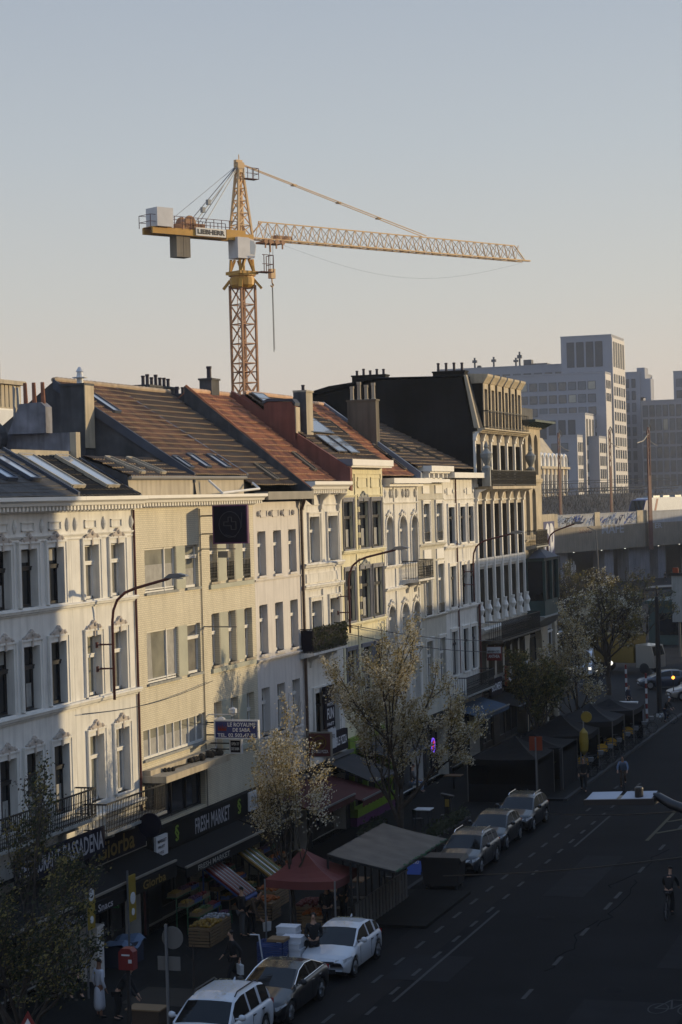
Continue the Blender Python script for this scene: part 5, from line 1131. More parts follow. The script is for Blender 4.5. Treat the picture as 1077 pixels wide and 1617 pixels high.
# jib: one top chord over two bottom chords
b = MB(); n = 34; x0 = 1.1; dx = (JL-x0)/n; hj = 1.75
for sy in (-.62, .62): b.bar((x0-.2, sy, zJ), (JL, sy, zJ), .12)
b.bar((x0+dx, 0, zJ+hj), (JL-1.8, 0, zJ+hj*.93), .11); b.bar((x0, 0, zJ+.2), (x0+dx*1.4, 0, zJ+hj), .12); b.bar((JL-1.8, 0, zJ+hj*.93), (JL-.1, 0, zJ), .1)
for i in range(n):
    xa_, xb2 = x0+i*dx, x0+(i+1)*dx; ht0 = zJ+hj*(1 if i else .3); 
    b.bar((xa_, -.62, zJ), (xa_, .62, zJ), .08); b.bar((xa_, -.62, zJ), (xb2, .62, zJ), .05)
    if 0 < i < n-1:
        for sy in (-.62, .62): b.bar((xa_, sy, zJ), (xb2, 0, zJ+hj*.97), .05); b.bar((xb2, sy, zJ), (xa_, 0, zJ+hj*.97), .05); b.bar((xa_, sy, zJ), (xa_, 0, zJ+hj*.97), .05)
    if i % 2: b.box(xa_, xb2, -.62, -.4, zJ-.1, zJ-.05)
b.build('jib', W['crane_pale'], t)
# counter jib
PX = JL*.615
b = MB()
for sy in (-.75, .75): b.box(-CL, .9, sy-.1, sy+.1, zJ-.35, zJ+.25)
for i in range(12): b.bar((-CL+i*CL/12, -.75, zJ), (-CL+(i+1)*CL/12, .75, zJ), .08)
b.box(-CL, -.9, -.75, .75, zJ+.25, zJ+.3); b.box(-2.6, -.2, -1.0, -.86, zJ-.45, zJ+.55)
b.build('counter_jib', W['crane_yellow'], t)
b = MB()
for sy in (-.9, .9):
    for z_ in (.55, 1.2): b.bar((-CL-.3, sy, zJ+.2+z_), (-1.2, sy, zJ+.2+z_), .05)
    for k in range(12): x_ = -1.2-(CL-.9)*k/11; b.bar((x_, sy, zJ+.2), (x_, sy, zJ+1.4), .05)
for z_ in (.55, 1.2): b.bar((-CL-.3, -.9, zJ+.2+z_), (-CL-.3, .9, zJ+.2+z_), .05)
b.build('guard_rail', W['rust_steel'], t)
b = MB()
for k in range(2):
    b.box(-CL+3.0+k*.85, -CL+3.8+k*.85, -.55, .55, zJ-2.4, zJ-.3)
b.build('counterweight', W['concrete'], t)
b = MB(); b.box(-CL+.3, -CL+2.2, -1.2, .6, zJ+.3, zJ+2.1); b.build('winch_cabinet', W['crane_white'], t)
b = MB(); b.lathe([(.7, -.7), (.75, -.65), (.5, -.6), (.5, .6), (.75, .65), (.7, .7)], (-CL+4.6, 0, zJ+.9), 14, 0, 'y'); b.box(-CL+3.6, -CL+6.4, -.7, .7, zJ+.3, zJ+.9); b.build('winch', W['crane_rust'], t)
b = MB(); b.box(-6.3, -2.65, -.98, -.88, zJ-.28, zJ+.5); sg = b.build('sign_board', W['paint_white'], t)
b = MB(); b.text('LIEBHERR', (-6.15, -1.0, zJ-.12), (1, 0, 0), (0, 0, 1), 3.35, .48, bold=.06); b.build('lettering', W['text_dark'], sg)
b = MB()
for sy in (-.3, .3): b.bar((.1, sy*.5, zt_), (PX, sy, zJ+hj+.05), .075)
for x_ in (7, 13, 18.5): z_ = zt_+(zJ+hj-zt_)*x_/PX; b.box(x_-.2, x_+.2, -.24, .24, z_-.09, z_+.09)
b.build('pendant_bar', W['crane_pale'], t)
b = MB()
for sy in (-.6, .6): b.bar((0, sy*.3, zt_), (-6.6, sy, zJ+.5), .07); b.bar((0, sy*.3, zt_), (-5.3, sy, zJ+.5), .06)
b.bar((0, 0, zt_), (-CL+3, 0, zJ+1.3), .04)
for x_, z_ in ((-4.4, 3.1), (-5.1, 2.3)): b.box(x_-.18, x_+.18, -.75, -.4, zJ+z_-.25, zJ+z_+.25)
b.build('stay', W['steel_grey'], t)
b = MB(); b.box(2.4, 5.0, -.7, .7, zJ-.4, zJ-.2)
for x_ in (2.6, 3.2, 4.0, 4.8): b.lathe([(.25, -.75), (.25, -.65)], (x_, 0, zJ-.25), 10, 0, 'y'); b.bar((x_, -.6, zJ-.9 if x_ != 3.2 else zJ-1.3), (x_, -.6, zJ-.2), .12)
b.box(4.2, 6.4, -.3, .3, zJ+.1, zJ+.5); b.build('trolley', W['crane_rust'], t)
b = MB(); xh = 3.4
for sx in (-.25, .25): b.bar((xh+sx, -.5, zJ-.4), (xh+sx*.6, -.5, zJ-3.0), .03)
b.bar((xh, -.5, zJ-4.1), (xh, -.5, zJ-11.2), .05); b.bar((xh+.08, -.5, zJ-4.6), (xh+.12, -.5, zJ-11.0), .03); b.build('rope', W['iron_black'], t)
b = MB(); b.box(xh-.28, xh+.28, -.75, -.25, zJ-3.9, zJ-2.95); b.tube([(xh, -.5, zJ-3.9), (xh, -.5, zJ-4.3), (xh+.2, -.5, zJ-4.55), (xh, -.5, zJ-4.75), (xh-.2, -.5, zJ-4.6)], .07, 6); b.build('hook_block', W['crane_pale'], t)
b = MB(); b.tube([(5+(JL-6)*k/16, 0, zJ-.3-2.5*math.sin(math.pi*k/16)) for k in range(17)], .008, 4); b.build('slack_cable', W['iron_black'], t)
# ================================================================ signs on the houses
def bx(px, py, X=-D): p = at(px, py, X=X); return p.y, p.z
board('shop_sign', 'black restaurant fascia with tall white letters under the iron balcony of the shaded house', 'sign', 55.0, 61.4, 4.15, 5.0, 'sign_black', [('RESTAURANT', 55.2, 58.0, 4.35, 4.85, 'text_dim'), ('PASSADENA', 58.2, 61.25, 4.3, 4.9, 'text_dim')], X=-D+.95, th=.1)
board('shop_sign', 'narrow dark valance with small white lettering just beneath the restaurant fascia', 'sign', 55.6, 61.3, 2.55, 2.95, 'awning_black', [('Sandwiches & Snacs', 56.0, 60.2, 2.62, 2.86, 'text_dim')], X=-D+1.75, th=.06)
board('shop_sign', 'dark fascia with one word in large dim yellow letters', 'sign', yAB+.25, yBC-.2, 3.45, 4.3, 'sign_black', [('Giorba', yAB+.9, yAB+4.0, 3.55, 4.2, 'text_yellow')], X=-D+.02, th=.2)
board('awning_sign', 'dark valance with the same dim yellow word, smaller, below the fascia', 'sign', yAB+.3, yBC-.3, 2.4, 2.82, 'awning_black', [('Giorba', yAB+1.9, yAB+3.9, 2.45, 2.76, 'text_yellow')], X=-D+1.36, th=.06)
y0_, y1_ = yBC+.1, yDE-.15
board('shop_sign', 'long dark market fascia with bold white letters between two green marks', 'sign', y0_, y1_, 3.0, 3.85, 'awning_black', [('FRESH MARKET', fy(307, 1300, -29.2), fy(362, 1280, -29.2), 3.1, 3.7, 'text_dim'), ('§', fy(275, 1318, -29.2), fy(282, 1316, -29.2), 3.15, 3.75, 'lime'), ('§', fy(374, 1285, -29.2), fy(380, 1280, -29.2), 3.15, 3.75, 'lime')], X=-D+.02, th=.3)
board('shop_sign', 'small white notice with dark lines at the left end of the market fascia', 'sign', *sorted((fy(249, 1335, -29), fy(267, 1330, -29))), 2.9, 3.65, 'sign_white', [('MARKET', fy(251, 1330, -29), fy(265, 1330, -29), 3.4, 3.52, 'text_dark'), ('FRUIT', fy(251, 1330, -29), fy(262, 1330, -29), 3.2, 3.3, 'text_dark'), ('& VEG', fy(251, 1330, -29), fy(260, 1330, -29), 3.0, 3.1, 'text_dark')], X=-D+.35, th=.1)
board('shop_sign', 'square white picture panel with a grey beast at the right end of the market fascia', 'sign', *sorted((fy(397, 1275, -29), fy(411, 1268, -29))), 3.1, 3.85, 'sign_white', [('RM', fy(399, 1275, -29), fy(409, 1268, -29), 3.25, 3.7, 'stone_grey')], X=-D+.35, th=.1)
t = thing('market_awning', 'pair of dark market awnings with faint lettering along the valance', 'awning', (-D, yCD, 2.8))
for a, c in ((yBC+.3, yCD+2.2), (yCD+2.4, yDE-.2)):
    b = MB(); b.prism([(-D+.35, 2.95), (-D+1.5, 2.55), (-D+1.5, 2.48), (-D+.35, 2.88)], a, c); b.box(-D+1.5, -D+1.54, a, c, 2.2, 2.57); b.build('canopy', W['awning_black'], t)
    b = MB(); b.box(-D+1.48, -D+1.57, a, c, 2.55, 2.62); b.build('front_bar', W['gutter_metal'], t)
b = MB(); b.text('FRESH MARKET', (-D+1.55, yBC+1.4, 2.27), (0, 1, 0), (0, 0, 1), 3.2, .2); b.build('lettering', W['stone_grey'], t)
# perpendicular signs
Yp = fy(318, 815); p0 = at(338, 800, Y=Yp); p1 = at(391, 856, Y=Yp)
t = hang('hanging_sign', 'large square dark blue sign with a faint circled cross, hung high on the brick house', p0.x, p1.x, Yp, p1.z, p0.z, 'sign_black', [], edge='purple')
b = MB(); cx, cz = (p0.x+p1.x)/2, (p0.z+p1.z)/2
b.tube([(cx+.45*math.cos(k*.35), Yp-.1, cz+.5*math.sin(k*.35)) for k in range(19)], .012, 4); b.tube([(cx+.5, Yp-.1, cz+.45), (cx+.48, Yp-.1, cz-.1), (cx+.2, Yp-.1, cz-.5), (cx-.2, Yp-.1, cz-.4)], .012, 4)
cr = [(-.07, .28), (.07, .28), (.07, .1), (.25, .1), (.25, -.2), (.05, -.2), (.05, -.05), (-.25, -.05), (-.25, .1), (-.07, .1)]
for i in range(len(cr)): a, c = cr[i], cr[(i+1) % len(cr)]; b.bar((cx+a[0], Yp-.1, cz+a[1]), (cx+c[0], Yp-.1, cz+c[1]), .022)
b.build('emblem', W['emblem_dim'], t)
Yp = fy(326, 1150); p0 = at(341, 1138.5, Y=Yp); p1 = at(407.5, 1165, Y=Yp)
t = hang('hanging_sign', 'white framed navy restaurant sign with a red crown and a phone number', p0.x, p1.x, Yp, p1.z, p0.z, 'sign_navy', [('LE ROYAUME', .30, .97, .68, .93, 'text_white'), ('DE SABA', .42, .83, .37, .60, 'text_white'), ('TEL. 02 502 47 75', .05, .96, .05, .27, 'text_white')], edge='sign_white', brk=(.15, .9))
b = MB(); w_, h_2 = p1.x-p0.x, p0.z-p1.z; X0, Z0 = p0.x+w_*.07, p1.z+h_2*.42
for k in range(5): b.poly([(X0+w_*.04*k, Yp-.1, Z0+h_2*.08), (X0+w_*.04*(k+1), Yp-.1, Z0+h_2*.08), (X0+w_*(.04*k+.02+(k-2)*.012), Yp-.1, Z0+h_2*(.45 if k == 2 else .36))])
b.box(X0, X0+w_*.2, Yp-.11, Yp-.095, Z0, Z0+h_2*.1); b.build('crown', W['sign_red'], t)
Yp = fy(333, 1178); p0 = at(365, 1169, Y=Yp); p1 = at(381, 1188, Y=Yp)
hang('hanging_sign', 'small dark sign on white bars just below the navy restaurant sign', p0.x, p1.x, Yp, p1.z, p0.z, 'sign_black', [('OPEN 7/7', .1, .9, .6, .85, 'sign_white'), ('DE SABA', .1, .9, .2, .45, 'sign_white')], edge='sign_white')
for (px, pw, py, tx) in ((318, 372, 867, 'upper'), (322, 374, 989.5, 'lower')):
    Yp = fy(px, py); p0 = at(px, py, Y=Yp); p1 = at(pw, py, Y=Yp); b = MB(); b.bar((-D, Yp, p0.z), (p1.x, Yp, p0.z-.02), .045); b.tube([(-D, Yp, p0.z), (-D+.2, Yp-.7, p0.z-.25)], .02, 4)
    if tx == 'upper': b.box(-D+.75, -D+1.15, Yp-.15, Yp+.15, p0.z-.35, p0.z-.1)
    single(b.build('wall_bracket', W['gutter_metal']), f'{tx} iron arm sticking out of the brick facade'+(' with a square floodlight' if tx == 'upper' else ''), 'bracket')
Yp = fy(330, 1128); b = MB(); p0 = at(330, 1128, Y=Yp); b.bar((-D, Yp, p0.z), (-D+1.1, Yp, p0.z), .04)
for dx_ in (.5, 1.0): b.lathe([(.05, -.12), (.17, -.05), (.17, .1), (.05, .16)], (-D+dx_, Yp, p0.z+(.12 if dx_ > .6 else -.25)), 10)
single(b.build('floodlight', W['sign_white']), 'pair of pale round floodlights on an arm above the navy sign', 'floodlight')
Yp = fy(482, 1172); p0 = at(488, 1157.5, Y=Yp); p1 = at(523, 1194, Y=Yp)
t = hang('hanging_sign', 'maroon square hanging sign with a gold ring above small pale lettering', p0.x, p1.x, Yp, p1.z, p0.z, 'sign_maroon', [('DOUBLE PIZZA', .12, .9, .14, .28, 'sign_white')], edge='gutter_metal')
b = MB(); cx, cz = (p0.x+p1.x)/2, p0.z-(p0.z-p1.z)*.4
b.tube([(cx+.3*math.cos(k*math.pi/9), Yp-.1, cz+.3*math.sin(k*math.pi/9)) for k in range(19)], .025, 5); b.tube([(cx+.2*math.cos(k), Yp-.1, cz+.12*math.sin(k*1.3)) for k in range(9)], .03, 4); b.tube([(cx-.22, Yp-.1, cz-.05), (cx+.22, Yp-.1, cz-.05)], .03, 4); b.build('ring_emblem', W['text_yellow'], t)
ya, za = bx(513, 1082, -29.2); yb2, zb2 = bx(534, 1152, -29.2)
board('banner_sign', 'tall black banner with stacked white words between the windows of the off white house', 'sign', ya, yb2-.4, zb2+.2, za-.1, 'sign_black', [('WITH', ya+.2, yb2-.6, za-1.0, za-.85, 'text_white'), ('FUN', ya+.2, yb2-.6, za-1.6, za-1.1, 'text_white'), ('FAST', ya+.2, yb2-.6, za-1.9, za-1.75, 'text_white'), ('CASH', ya+.2, yb2-.6, za-2.4, za-2.0, 'text_white')], X=-D+.15, th=.15)
board('notice_panel', 'white poster just under the tall black banner', 'poster', ya+.25, yb2-.45, zb2-.75, zb2+.15, 'sign_white', [('INFO', ya+.4, yb2-.7, zb2-.3, zb2-.1, 'cloth_grey')], X=-D+.33, th=.02)
ya, za = bx(524, 1186, -29.1); yb2, _ = bx(553, 1176, -29.1)
board('shop_sign', 'black fascia with white letters just below the tall black banner', 'sign', ya, yb2, za-.2, za+.75, 'sign_black', [('DOUBLE PIZZA', ya+.2, yb2-.2, za+.1, za+.5, 'text_white')], X=-D+.1, th=.2)
t = thing('shop_sign', 'lime green fascia of the shop in the yellow house', 'sign', (-D, (yFG+yGH)/2, 3.2))
b = MB(); b.box(-D+.003, -D+.15, yFG+.2, yGH-.2, 3.15, 4.3); b.build('board', W['lime'], t); b = MB(); b.text('TELECOM', (-D+.17, yFG+2.2, 3.4), (0, 1, 0), (0, 0, 1), 2.6, .55); b.build('lettering', W['sign_white'], t)
t = hG
b = MB(); b.box(-D+.003, -D+.35, yFG+.3, yGH-.3, .13, .55); b.build('plinth', W['purple'], t); b = MB()
b.box(-D+.003, -D+.4, yFG+.3, yGH-.3, .55, .95)
for y in (yFG+.35, yFG+2.5, yGH-2.4, yGH-.4): b.box(-D+.003, -D+.25, y-.1, y+.1, .95, 3.1)
b.build('trim', W['lime'], t)
for k, (pa, pb, py, z0, z1, bm, tx, tm, lab) in enumerate(((800, 803, 1058, 3.9, 5.1, 'sign_orange', None, None, 'narrow orange light box between shop signs on the tall house'), (803.5, 811, 1055, 3.9, 5.0, 'sign_white', 'CAFE', 'cloth_grey', 'white shop panel beside the blue one on the tall house'), (811.5, 826, 1050, 4.0, 5.0, 'sign_blue', 'PHONE SHOP', 'text_white', 'blue shop panel with two lines of white lettering on the tall house'), (826.5, 834, 1044, 4.0, 5.0, 'sign_white', 'GSM', 'cloth_grey', 'last white shop panel at the right end of the tall house'))):
    ya, yb2 = fy(pa, py, -28.9), fy(pb, py, -28.9); board('shop_sign', lab, 'sign', ya+.03, yb2-.03, z0, z1, bm, [(tx, ya+(yb2-ya)*.15, yb2-(yb2-ya)*.15, z0+.35, z0+.65, tm)] if tx else [], X=-D+.45, th=.15)
ya, yb2 = fy(775, 1062, -28.9), fy(793, 1058, -28.9); board('shop_sign', 'dark fascia with curved white lettering under the red and white sign', 'sign', ya, yb2, 3.6, 4.6, 'sign_black', [('BOOMERS', ya+.2, yb2-.3, 3.9, 4.35, 'text_white')], X=-D+.45, th=.15)
Yp = fy(768, 1040); p0 = at(769, 1021, Y=Yp); p1 = at(792, 1043, Y=Yp); dz_ = p0.z-p1.z
t = hang('hanging_sign', 'square hanging sign, white above and red below, outside the tall house', p0.x, p1.x, Yp, p1.z, p0.z, 'sign_red', [('ANTHEA', .12, .9, .2, .42, 'sign_white')])
b = MB(); b.box(p0.x+.01, p1.x-.01, Yp-.1, Yp-.085, p1.z+dz_*.53, p0.z-.02); b.build('white_panel', W['sign_white'], t)
b = MB(); b.text('BEVERAGES', (p0.x+.08, Yp-.11, p1.z+dz_*.58), (1, 0, 0), (0, 0, 1), p1.x-p0.x-.16, dz_*.16); b.build('lettering', W['text_dark'], t)
# neon in a window
p = at(684, 1177, X=-28.9); t = thing('neon_sign', 'glowing violet oval neon with a red slash in a dark shop window', 'neon sign', tuple(p))
b = MB(); b.tube([(p.x, p.y+.2*math.cos(k*math.pi/8)*1.6, p.z+.38*math.sin(k*math.pi/8)) for k in range(17)], .035, 6); b.build('ring', W['neon_violet'], t)
b = MB(); b.tube([(p.x, p.y-.2, p.z-.25), (p.x, p.y+.2, p.z+.2)], .04, 5); b.build('slash', W['neon_red'], t)
# awnings hung over the pavement as things of their own
def free_awning(label, ya, yb, z, drop, proj, m_, val=.2, X=-D):
    t = thing('shop_awning', label, 'awning', (X, (ya+yb)/2, z)); awning(t, ya, yb, z, drop, proj, m_, val, True, X); return t
free_awning('low red awning behind the blossoming tree', yDE+.6, yEF-.4, 3.3, .7, 2.3, 'awning_red', .25)
free_awning('second red awning beside the pizza shop', yEF-.2, yEF+3.0, 3.0, .7, 2.6, 'awning_red', .25)
free_awning('grey brown awning with pale bars over the pizza shop', yEF+2.6, yFG+.6, 3.6, .9, 2.3, 'awning_grey', 0)
free_awning('dark grey awning with a white edge bar over the lime shop', yFG+1.0, yGH-.2, 3.75, .55, 2.4, 'awning_grey', 0)
# round black blade sign and yellow banners near the left shops
p = at(237, 1303, X=-28.3); t = thing('round_sign', 'round black sign on a bracket at the corner of the market', 'sign', tuple(p)); b = MB(); disc(b, p, .42, .1); b.build('disc', W['sign_black'], t); b = MB(); b.bar((-D, p.y, p.z), (p.x, p.y, p.z), .05); b.build('bracket', W['iron_black'], t)
for px, pa, pb, lab in ((142, 1408, 1468, 'left tall yellow banner with a white round head beside the snack bar'), (207, 1382, 1455, 'right tall yellow banner on a grey pillar before the dark doorway')):
    p = at(px, pa, X=-27.6); q_ = at(px, pb, X=-27.6); t = thing('yellow_banner', lab, 'banner', (p.x, p.y, q_.z), 'yellow shop banners'); b = MB(); b.box(p.x-.03, p.x+.03, p.y-.28, p.y+.28, q_.z, p.z); b.build('cloth', W['sign_yellow'], t)
    b = MB(); b.bar((p.x, p.y-.3, .12), (p.x, p.y-.3, p.z+.2), .05); b.build('post', W['steel_grey'], t); b = MB(); b.lathe([(.2, .035), (.2, .05)], (p.x, p.y, p.z-.1 if px == 142 else (p.z+q_.z)/2), 14, 0, 'x'); b.lathe([(.12, .036), (.12, .05)], (p.x, p.y, q_.z+.3), 10, 0, 'x'); b.build('emblem', W['sign_white'], t)
p0 = at(158, 1402, Y=62.5); p1 = at(188, 1430, Y=62.5); t = thing('menu_board', 'pale menu board with a green rim hung in front of the shop', 'sign', tuple((p0+p1)/2)); b = MB(); b.box(p0.x, p1.x, 62.45, 62.52, p1.z-.08, p0.z+.12); b.build('frame', W['sign_green'], t); b = MB(); b.box(p0.x+.02, p1.x-.02, 62.43, 62.449, p1.z, p0.z); bo = b.build('panel', W['sign_white'], t)
b = MB(); b.tube([((p0.x+p1.x)/2+.2*math.cos(k*.5), 62.42, (p0.z+p1.z)/2+.06*math.sin(k*.5)) for k in range(8)], .012, 4); b.build('drawing', W['stone_grey'], bo); b = MB(); b.bar((p0.x-1.0, 62.5, p0.z+.1), (p1.x, 62.5, p0.z+.1), .04); b.build('bracket', W['iron_black'], t)

# ================================================================ street lamps on the walls
def wall_lamp(px, py, tipx, tipy, label):
    y, z = bx(px, py, -29.0); tp = at(tipx, tipy, Y=y); x0 = -29.0; t = thing('wall_street_lamp', label, 'street lamp', (-D, y, z), 'street lamps on the house fronts')
    zt = tp.z; zs = zt-1.15; b = MB(); pts = [(x0, y, z), (x0, y, zs-.4), (x0+.05, y, zs), (x0+.2, y, zs+.35), (x0+.5, y, zs+.6), (x0+.9, y, zs+.75), (tp.x-.7, y, zt-.1), (tp.x-.5, y, zt)]
    b.tube(pts, .05, 8); arm = b.build('arm', W['rust_steel'], t, True)
    b = MB()
    for k in (.35, .62): zz = z+(zs-z)*k; b.bar((-D, y, zz), (x0+.05, y, zz), .05); b.bar((-D+.02, y-.3, zz), (x0, y, zz), .04); b.box(-D+.003, -D+.04, y-.35, y-.2, zz-.1, zz+.1)
    b.build('bracket', W['rust_steel'], t)
    b = MB(); b.prism([(tp.x-.8, zt-.07), (tp.x-.6, zt+.07), (tp.x-.3, zt+.09), (tp.x, zt+.02), (tp.x+.02, zt-.02), (tp.x-.3, zt-.08)], y-.14, y+.14); b.build('lamp_head', W['steel_grey'], t)
    b = MB(); b.box(tp.x-.5, tp.x-.1, y-.1, y+.1, zt-.11, zt-.08); b.build('lens', W['sign_white'], t); return t
wall_lamp(181, 1105, 295, 909, 'nearest wall lamp, curving out from the white stucco house at the left')
wall_lamp(553, 1000, 645, 865, 'second wall lamp, on the yellow house')
wall_lamp(749, 950, 826, 840, 'third wall lamp, beside the tall house with the loggia')
wall_lamp(867, 930, 922, 825, 'farthest wall lamp, on the low end house before the viaduct')
# near lamp reaching out from the viewer's side
t = thing('street_lamp', 'large out of focus street lamp head with two sunlit plates at the lower right', 'street lamp', tuple(at(1077, 1275, dep=14)))
A = at(928, 1260, dep=14.2); Bp = at(1000, 1257, dep=14.05); Cp = at(1040, 1258, dep=14); Dp = at(1060, 1270, dep=13.9); Ep = at(1120, 1292, dep=13.7); Fp = at(1400, 1300, dep=13)
b = MB(); b.tube([Cp-(Cp-Bp)*.2, Cp, Dp, Ep, Fp], [.028, .03, .035, .035, .04], 10); b.build('arm', W['frame_dark'], t, True)
ax = (Cp-A); ax.z = 0; L_ = ax.length; ax.normalize(); sd = Vector((-ax.y, ax.x, 0))
def lp(f, s, z): return A+(Cp-A)*f+sd*s+Vector((0, 0, z))
b = MB()
for f0, f1 in ((.0, .98),):
    P_ = [lp(f0, -.1, -.035), lp(f1, -.1, -.045), lp(f1, .1, -.045), lp(f0, .1, -.035), lp(f0, -.1, -.0), lp(f1, -.1, .0), lp(f1, .1, .0), lp(f0, .1, -.0)]
    n = len(b.v); b.v += [tuple(p) for p in P_]
    for f_ in ((0, 3, 2, 1), (4, 5, 6, 7), (0, 1, 5, 4), (1, 2, 6, 5), (2, 3, 7, 6), (3, 0, 4, 7)): b.f.append(tuple(n+i for i in f_)); b.m.append(0)
b.build('housing', W['frame_dark'], t)
b = MB()
for f0, f1 in ((.03, .46), (.52, .95)): b.poly([lp(f0, -.095, .004), lp(f1, -.095, .004), lp(f1, .08, .03), lp(f0, .08, .03)]); b.poly([lp(f0, -.095, .004), lp(f0, .08, .03), lp(f0, .08, .0), lp(f0, -.095, .0)]); b.poly([lp(f0, -.095, .0), lp(f1, -.095, .0), lp(f1, -.095, .0045), lp(f0, -.095, .0045)])
b.build('top_plate', W['concrete_pale'], t)
b = MB(); c_ = at(1009, 1250, dep=14); b.lathe([(.028, -.05), (.03, -.04), (.03, .02), (.028, .03), (.02, .034)], c_, 14); b.build('sensor_cap', W['frame_dark'], t)

# cables slung across the street
for (xa_, ya_, xb2, yb2, Ya, Yb, r_, lab) in ((300, 1141, 860, 1190, 66, 58, .012, 'thin cable slung across the house fronts above the canopy'), (540, 985, 800, 1012, 92, 118, .02, 'bundle cable leading along the yellow house'), (545, 1000, 800, 1030, 92, 118, .02, 'lower cable leading along the yellow house')):
    p = at(xa_, ya_, X=-29.3); q_ = at(xb2, yb2, X=-29.0); b = MB(); b.tube([p.lerp(q_, k/10)-Vector((0, 0, .25*math.sin(math.pi*k/10))) for k in range(11)], r_, 4); single(b.build('cable', W['iron_black']), lab, 'cable')
for (ya_, yb2, dp, lab) in ((1383, 1352, 30, 'nearer black cable crossing above the roadway at the lower right'), (1284, 1280, 34, 'farther black cable crossing above the roadway by the lamp head')):
    p = at(700 if dp == 30 else 860, ya_, dep=70 if dp == 30 else 90); q_ = at(1090, yb2, dep=dp*2); b = MB(); b.tube([p.lerp(q_, k/12)-Vector((0, 0, .12*math.sin(math.pi*k/12))) for k in range(13)], .022, 5); single(b.build('cable', W['iron_black']), lab, 'cable')
for z0_, lab in ((at(100, 1146, X=-29.2).z, 'sagging thin wire clipped to the white house front'), ):
    b = MB(); b.tube([(-29.3, 61.7+k*.66, z0_+.2-.25*math.sin(math.pi*k/18)) for k in range(19)], .012, 4); single(b.build('cable', W['iron_black']), lab, 'cable')

# ================================================================ trees
def make_tree(seed, H, crown, base_r, leaves, mats, trunk_frac=.32, leafsz=.11, spread=1.0, lean=0):
    rr = random.Random(seed); tb = MB(); ends = []
    def branch(p, d, L, r, lvl):
        n = 4 if lvl < 3 else 3; pts = [p]; q_ = p
        for i in range(n):
            d = (d+Vector((rr.uniform(-.16, .16), rr.uniform(-.16, .16), rr.uniform(-.03, .14)))).normalized(); q_ = q_+d*L/n; pts.append(q_)
            if lvl >= 2: ends.append((q_, lvl))
        tb.tube(pts, [r*(1-.45*i/n) for i in range(n+1)], 6 if lvl < 2 else 4 if lvl < 4 else 3, 0 if lvl < 4 else 1, False)
        if lvl >= 5: return
        k = {0: 5, 1: 3, 2: 3, 3: 3, 4: 2}[lvl]
        for i in range(k):
            t_ = 1.0 if i == 0 else rr.uniform(.35, 1.0); o = pts[min(n, max(1, int(round(t_*n))))]; az = rr.uniform(0, 6.283) if lvl else 6.283*i/k+rr.uniform(-.4, .4); tilt = (rr.uniform(.1, .35) if i == 0 else rr.uniform(.45, .95))*spread
            u_ = d.orthogonal().normalized(); v_ = d.cross(u_); nd = (d*math.cos(tilt)+(u_*math.cos(az)+v_*math.sin(az))*math.sin(tilt)); nd.z += .12; branch(o, nd.normalized(), L*rr.uniform(.62, .84), r*(.62 if i else .72), lvl+1)
    h0 = H*trunk_frac; branch(Vector((0, 0, 0)), Vector((lean, 0, 1)).normalized(), h0, base_r, 0)
    zs = [e[0].z for e in ends]; zm = max(zs); xm = max(math.hypot(e[0].x, e[0].y) for e in ends); sz, sx = H/zm*.97, crown/xm*1.0
    tb.v = [(x*(1+(sx-1)*min(1, z/H*1.5)), y*(1+(sx-1)*min(1, z/H*1.5)), z*sz) for x, y, z in tb.v]; lb = MB()
    tips = [(Vector((p.x*(1+(sx-1)*min(1, p.z/H*1.5)), p.y*(1+(sx-1)*min(1, p.z/H*1.5)), p.z*sz)), l) for p, l in ends if p.z*sz > H*.33 or l > 3]; wt = [(.35 if l < 4 else 1)*(.45+.55*rr.random()**2*2) for _, l in tips]
    picks = rr.choices(tips, wt, k=leaves//13)
    for p, l in picks:
        mi = rr.choices(range(len(mats)), (5, 3, 2)[:len(mats)])[0]
        cs_ = rr.uniform(.06, .17)
        for j in range(13):
            c = p+Vector((rr.gauss(0, cs_), rr.gauss(0, cs_), rr.gauss(0, cs_))); s_ = leafsz*rr.uniform(.5, 1.15); a_ = Vector((rr.uniform(-1, 1), rr.uniform(-1, 1), rr.uniform(-1, 1))).normalized(); b_ = a_.orthogonal().normalized(); c2_ = a_.cross(b_)
            lb.poly([c+b_*s_, c+c2_*s_*.6, c-b_*s_*.9, c-c2_*s_*.55], mi if rr.random() < .75 else rr.randrange(len(mats)))
    return tb, lb
def tree(label, x, y, H, crown, seed, leaves, mats=('leaf_cream', 'leaf_bronze', 'leaf_green'), r=.13, name='blossoming_tree', group='street trees along the pavement', **kw):
    t = thing(name, label, 'tree', (x, y, .1), group); ORG[t.name] = Vector((0, 0, 0)); tb, lb = make_tree(seed, H, crown, r, leaves, mats, **kw)
    tb.build('trunk', [W['bark'], W['twig']], t, True); lb.build('crown', [W[m_] for m_ in mats], t); return t
g_ = at(461, 1300, X=-24.2); tree('slender young tree in cream blossom before the pink house', -24.2, g_.y, 8.9, 1.95, 11, 10000, ('leaf_white', 'leaf_tan', 'leaf_bronze'), r=.10, leafsz=.052, trunk_frac=.36, spread=.7)
g_ = at(618, 1200, X=-24.6); tree('large spreading tree with golden lit blossom before the yellow and cream houses', -24.4, g_.y, 10.9, 3.9, 29, 34000, ('leaf_white', 'leaf_tan', 'leaf_bronze'), r=.17, leafsz=.06, trunk_frac=.30, spread=.95, lean=.13)
g_ = at(18, 1450, X=-24.4); tree('tree with shade-darkened blossom filling the lower left corner', -24.4, g_.y, 9.3, 3.3, 37, 21000, ('leaf_dark', 'twig', 'leaf_bronze'), r=.14, leafsz=.055, trunk_frac=.3)  # darker leaf colours carry the shade of this corner
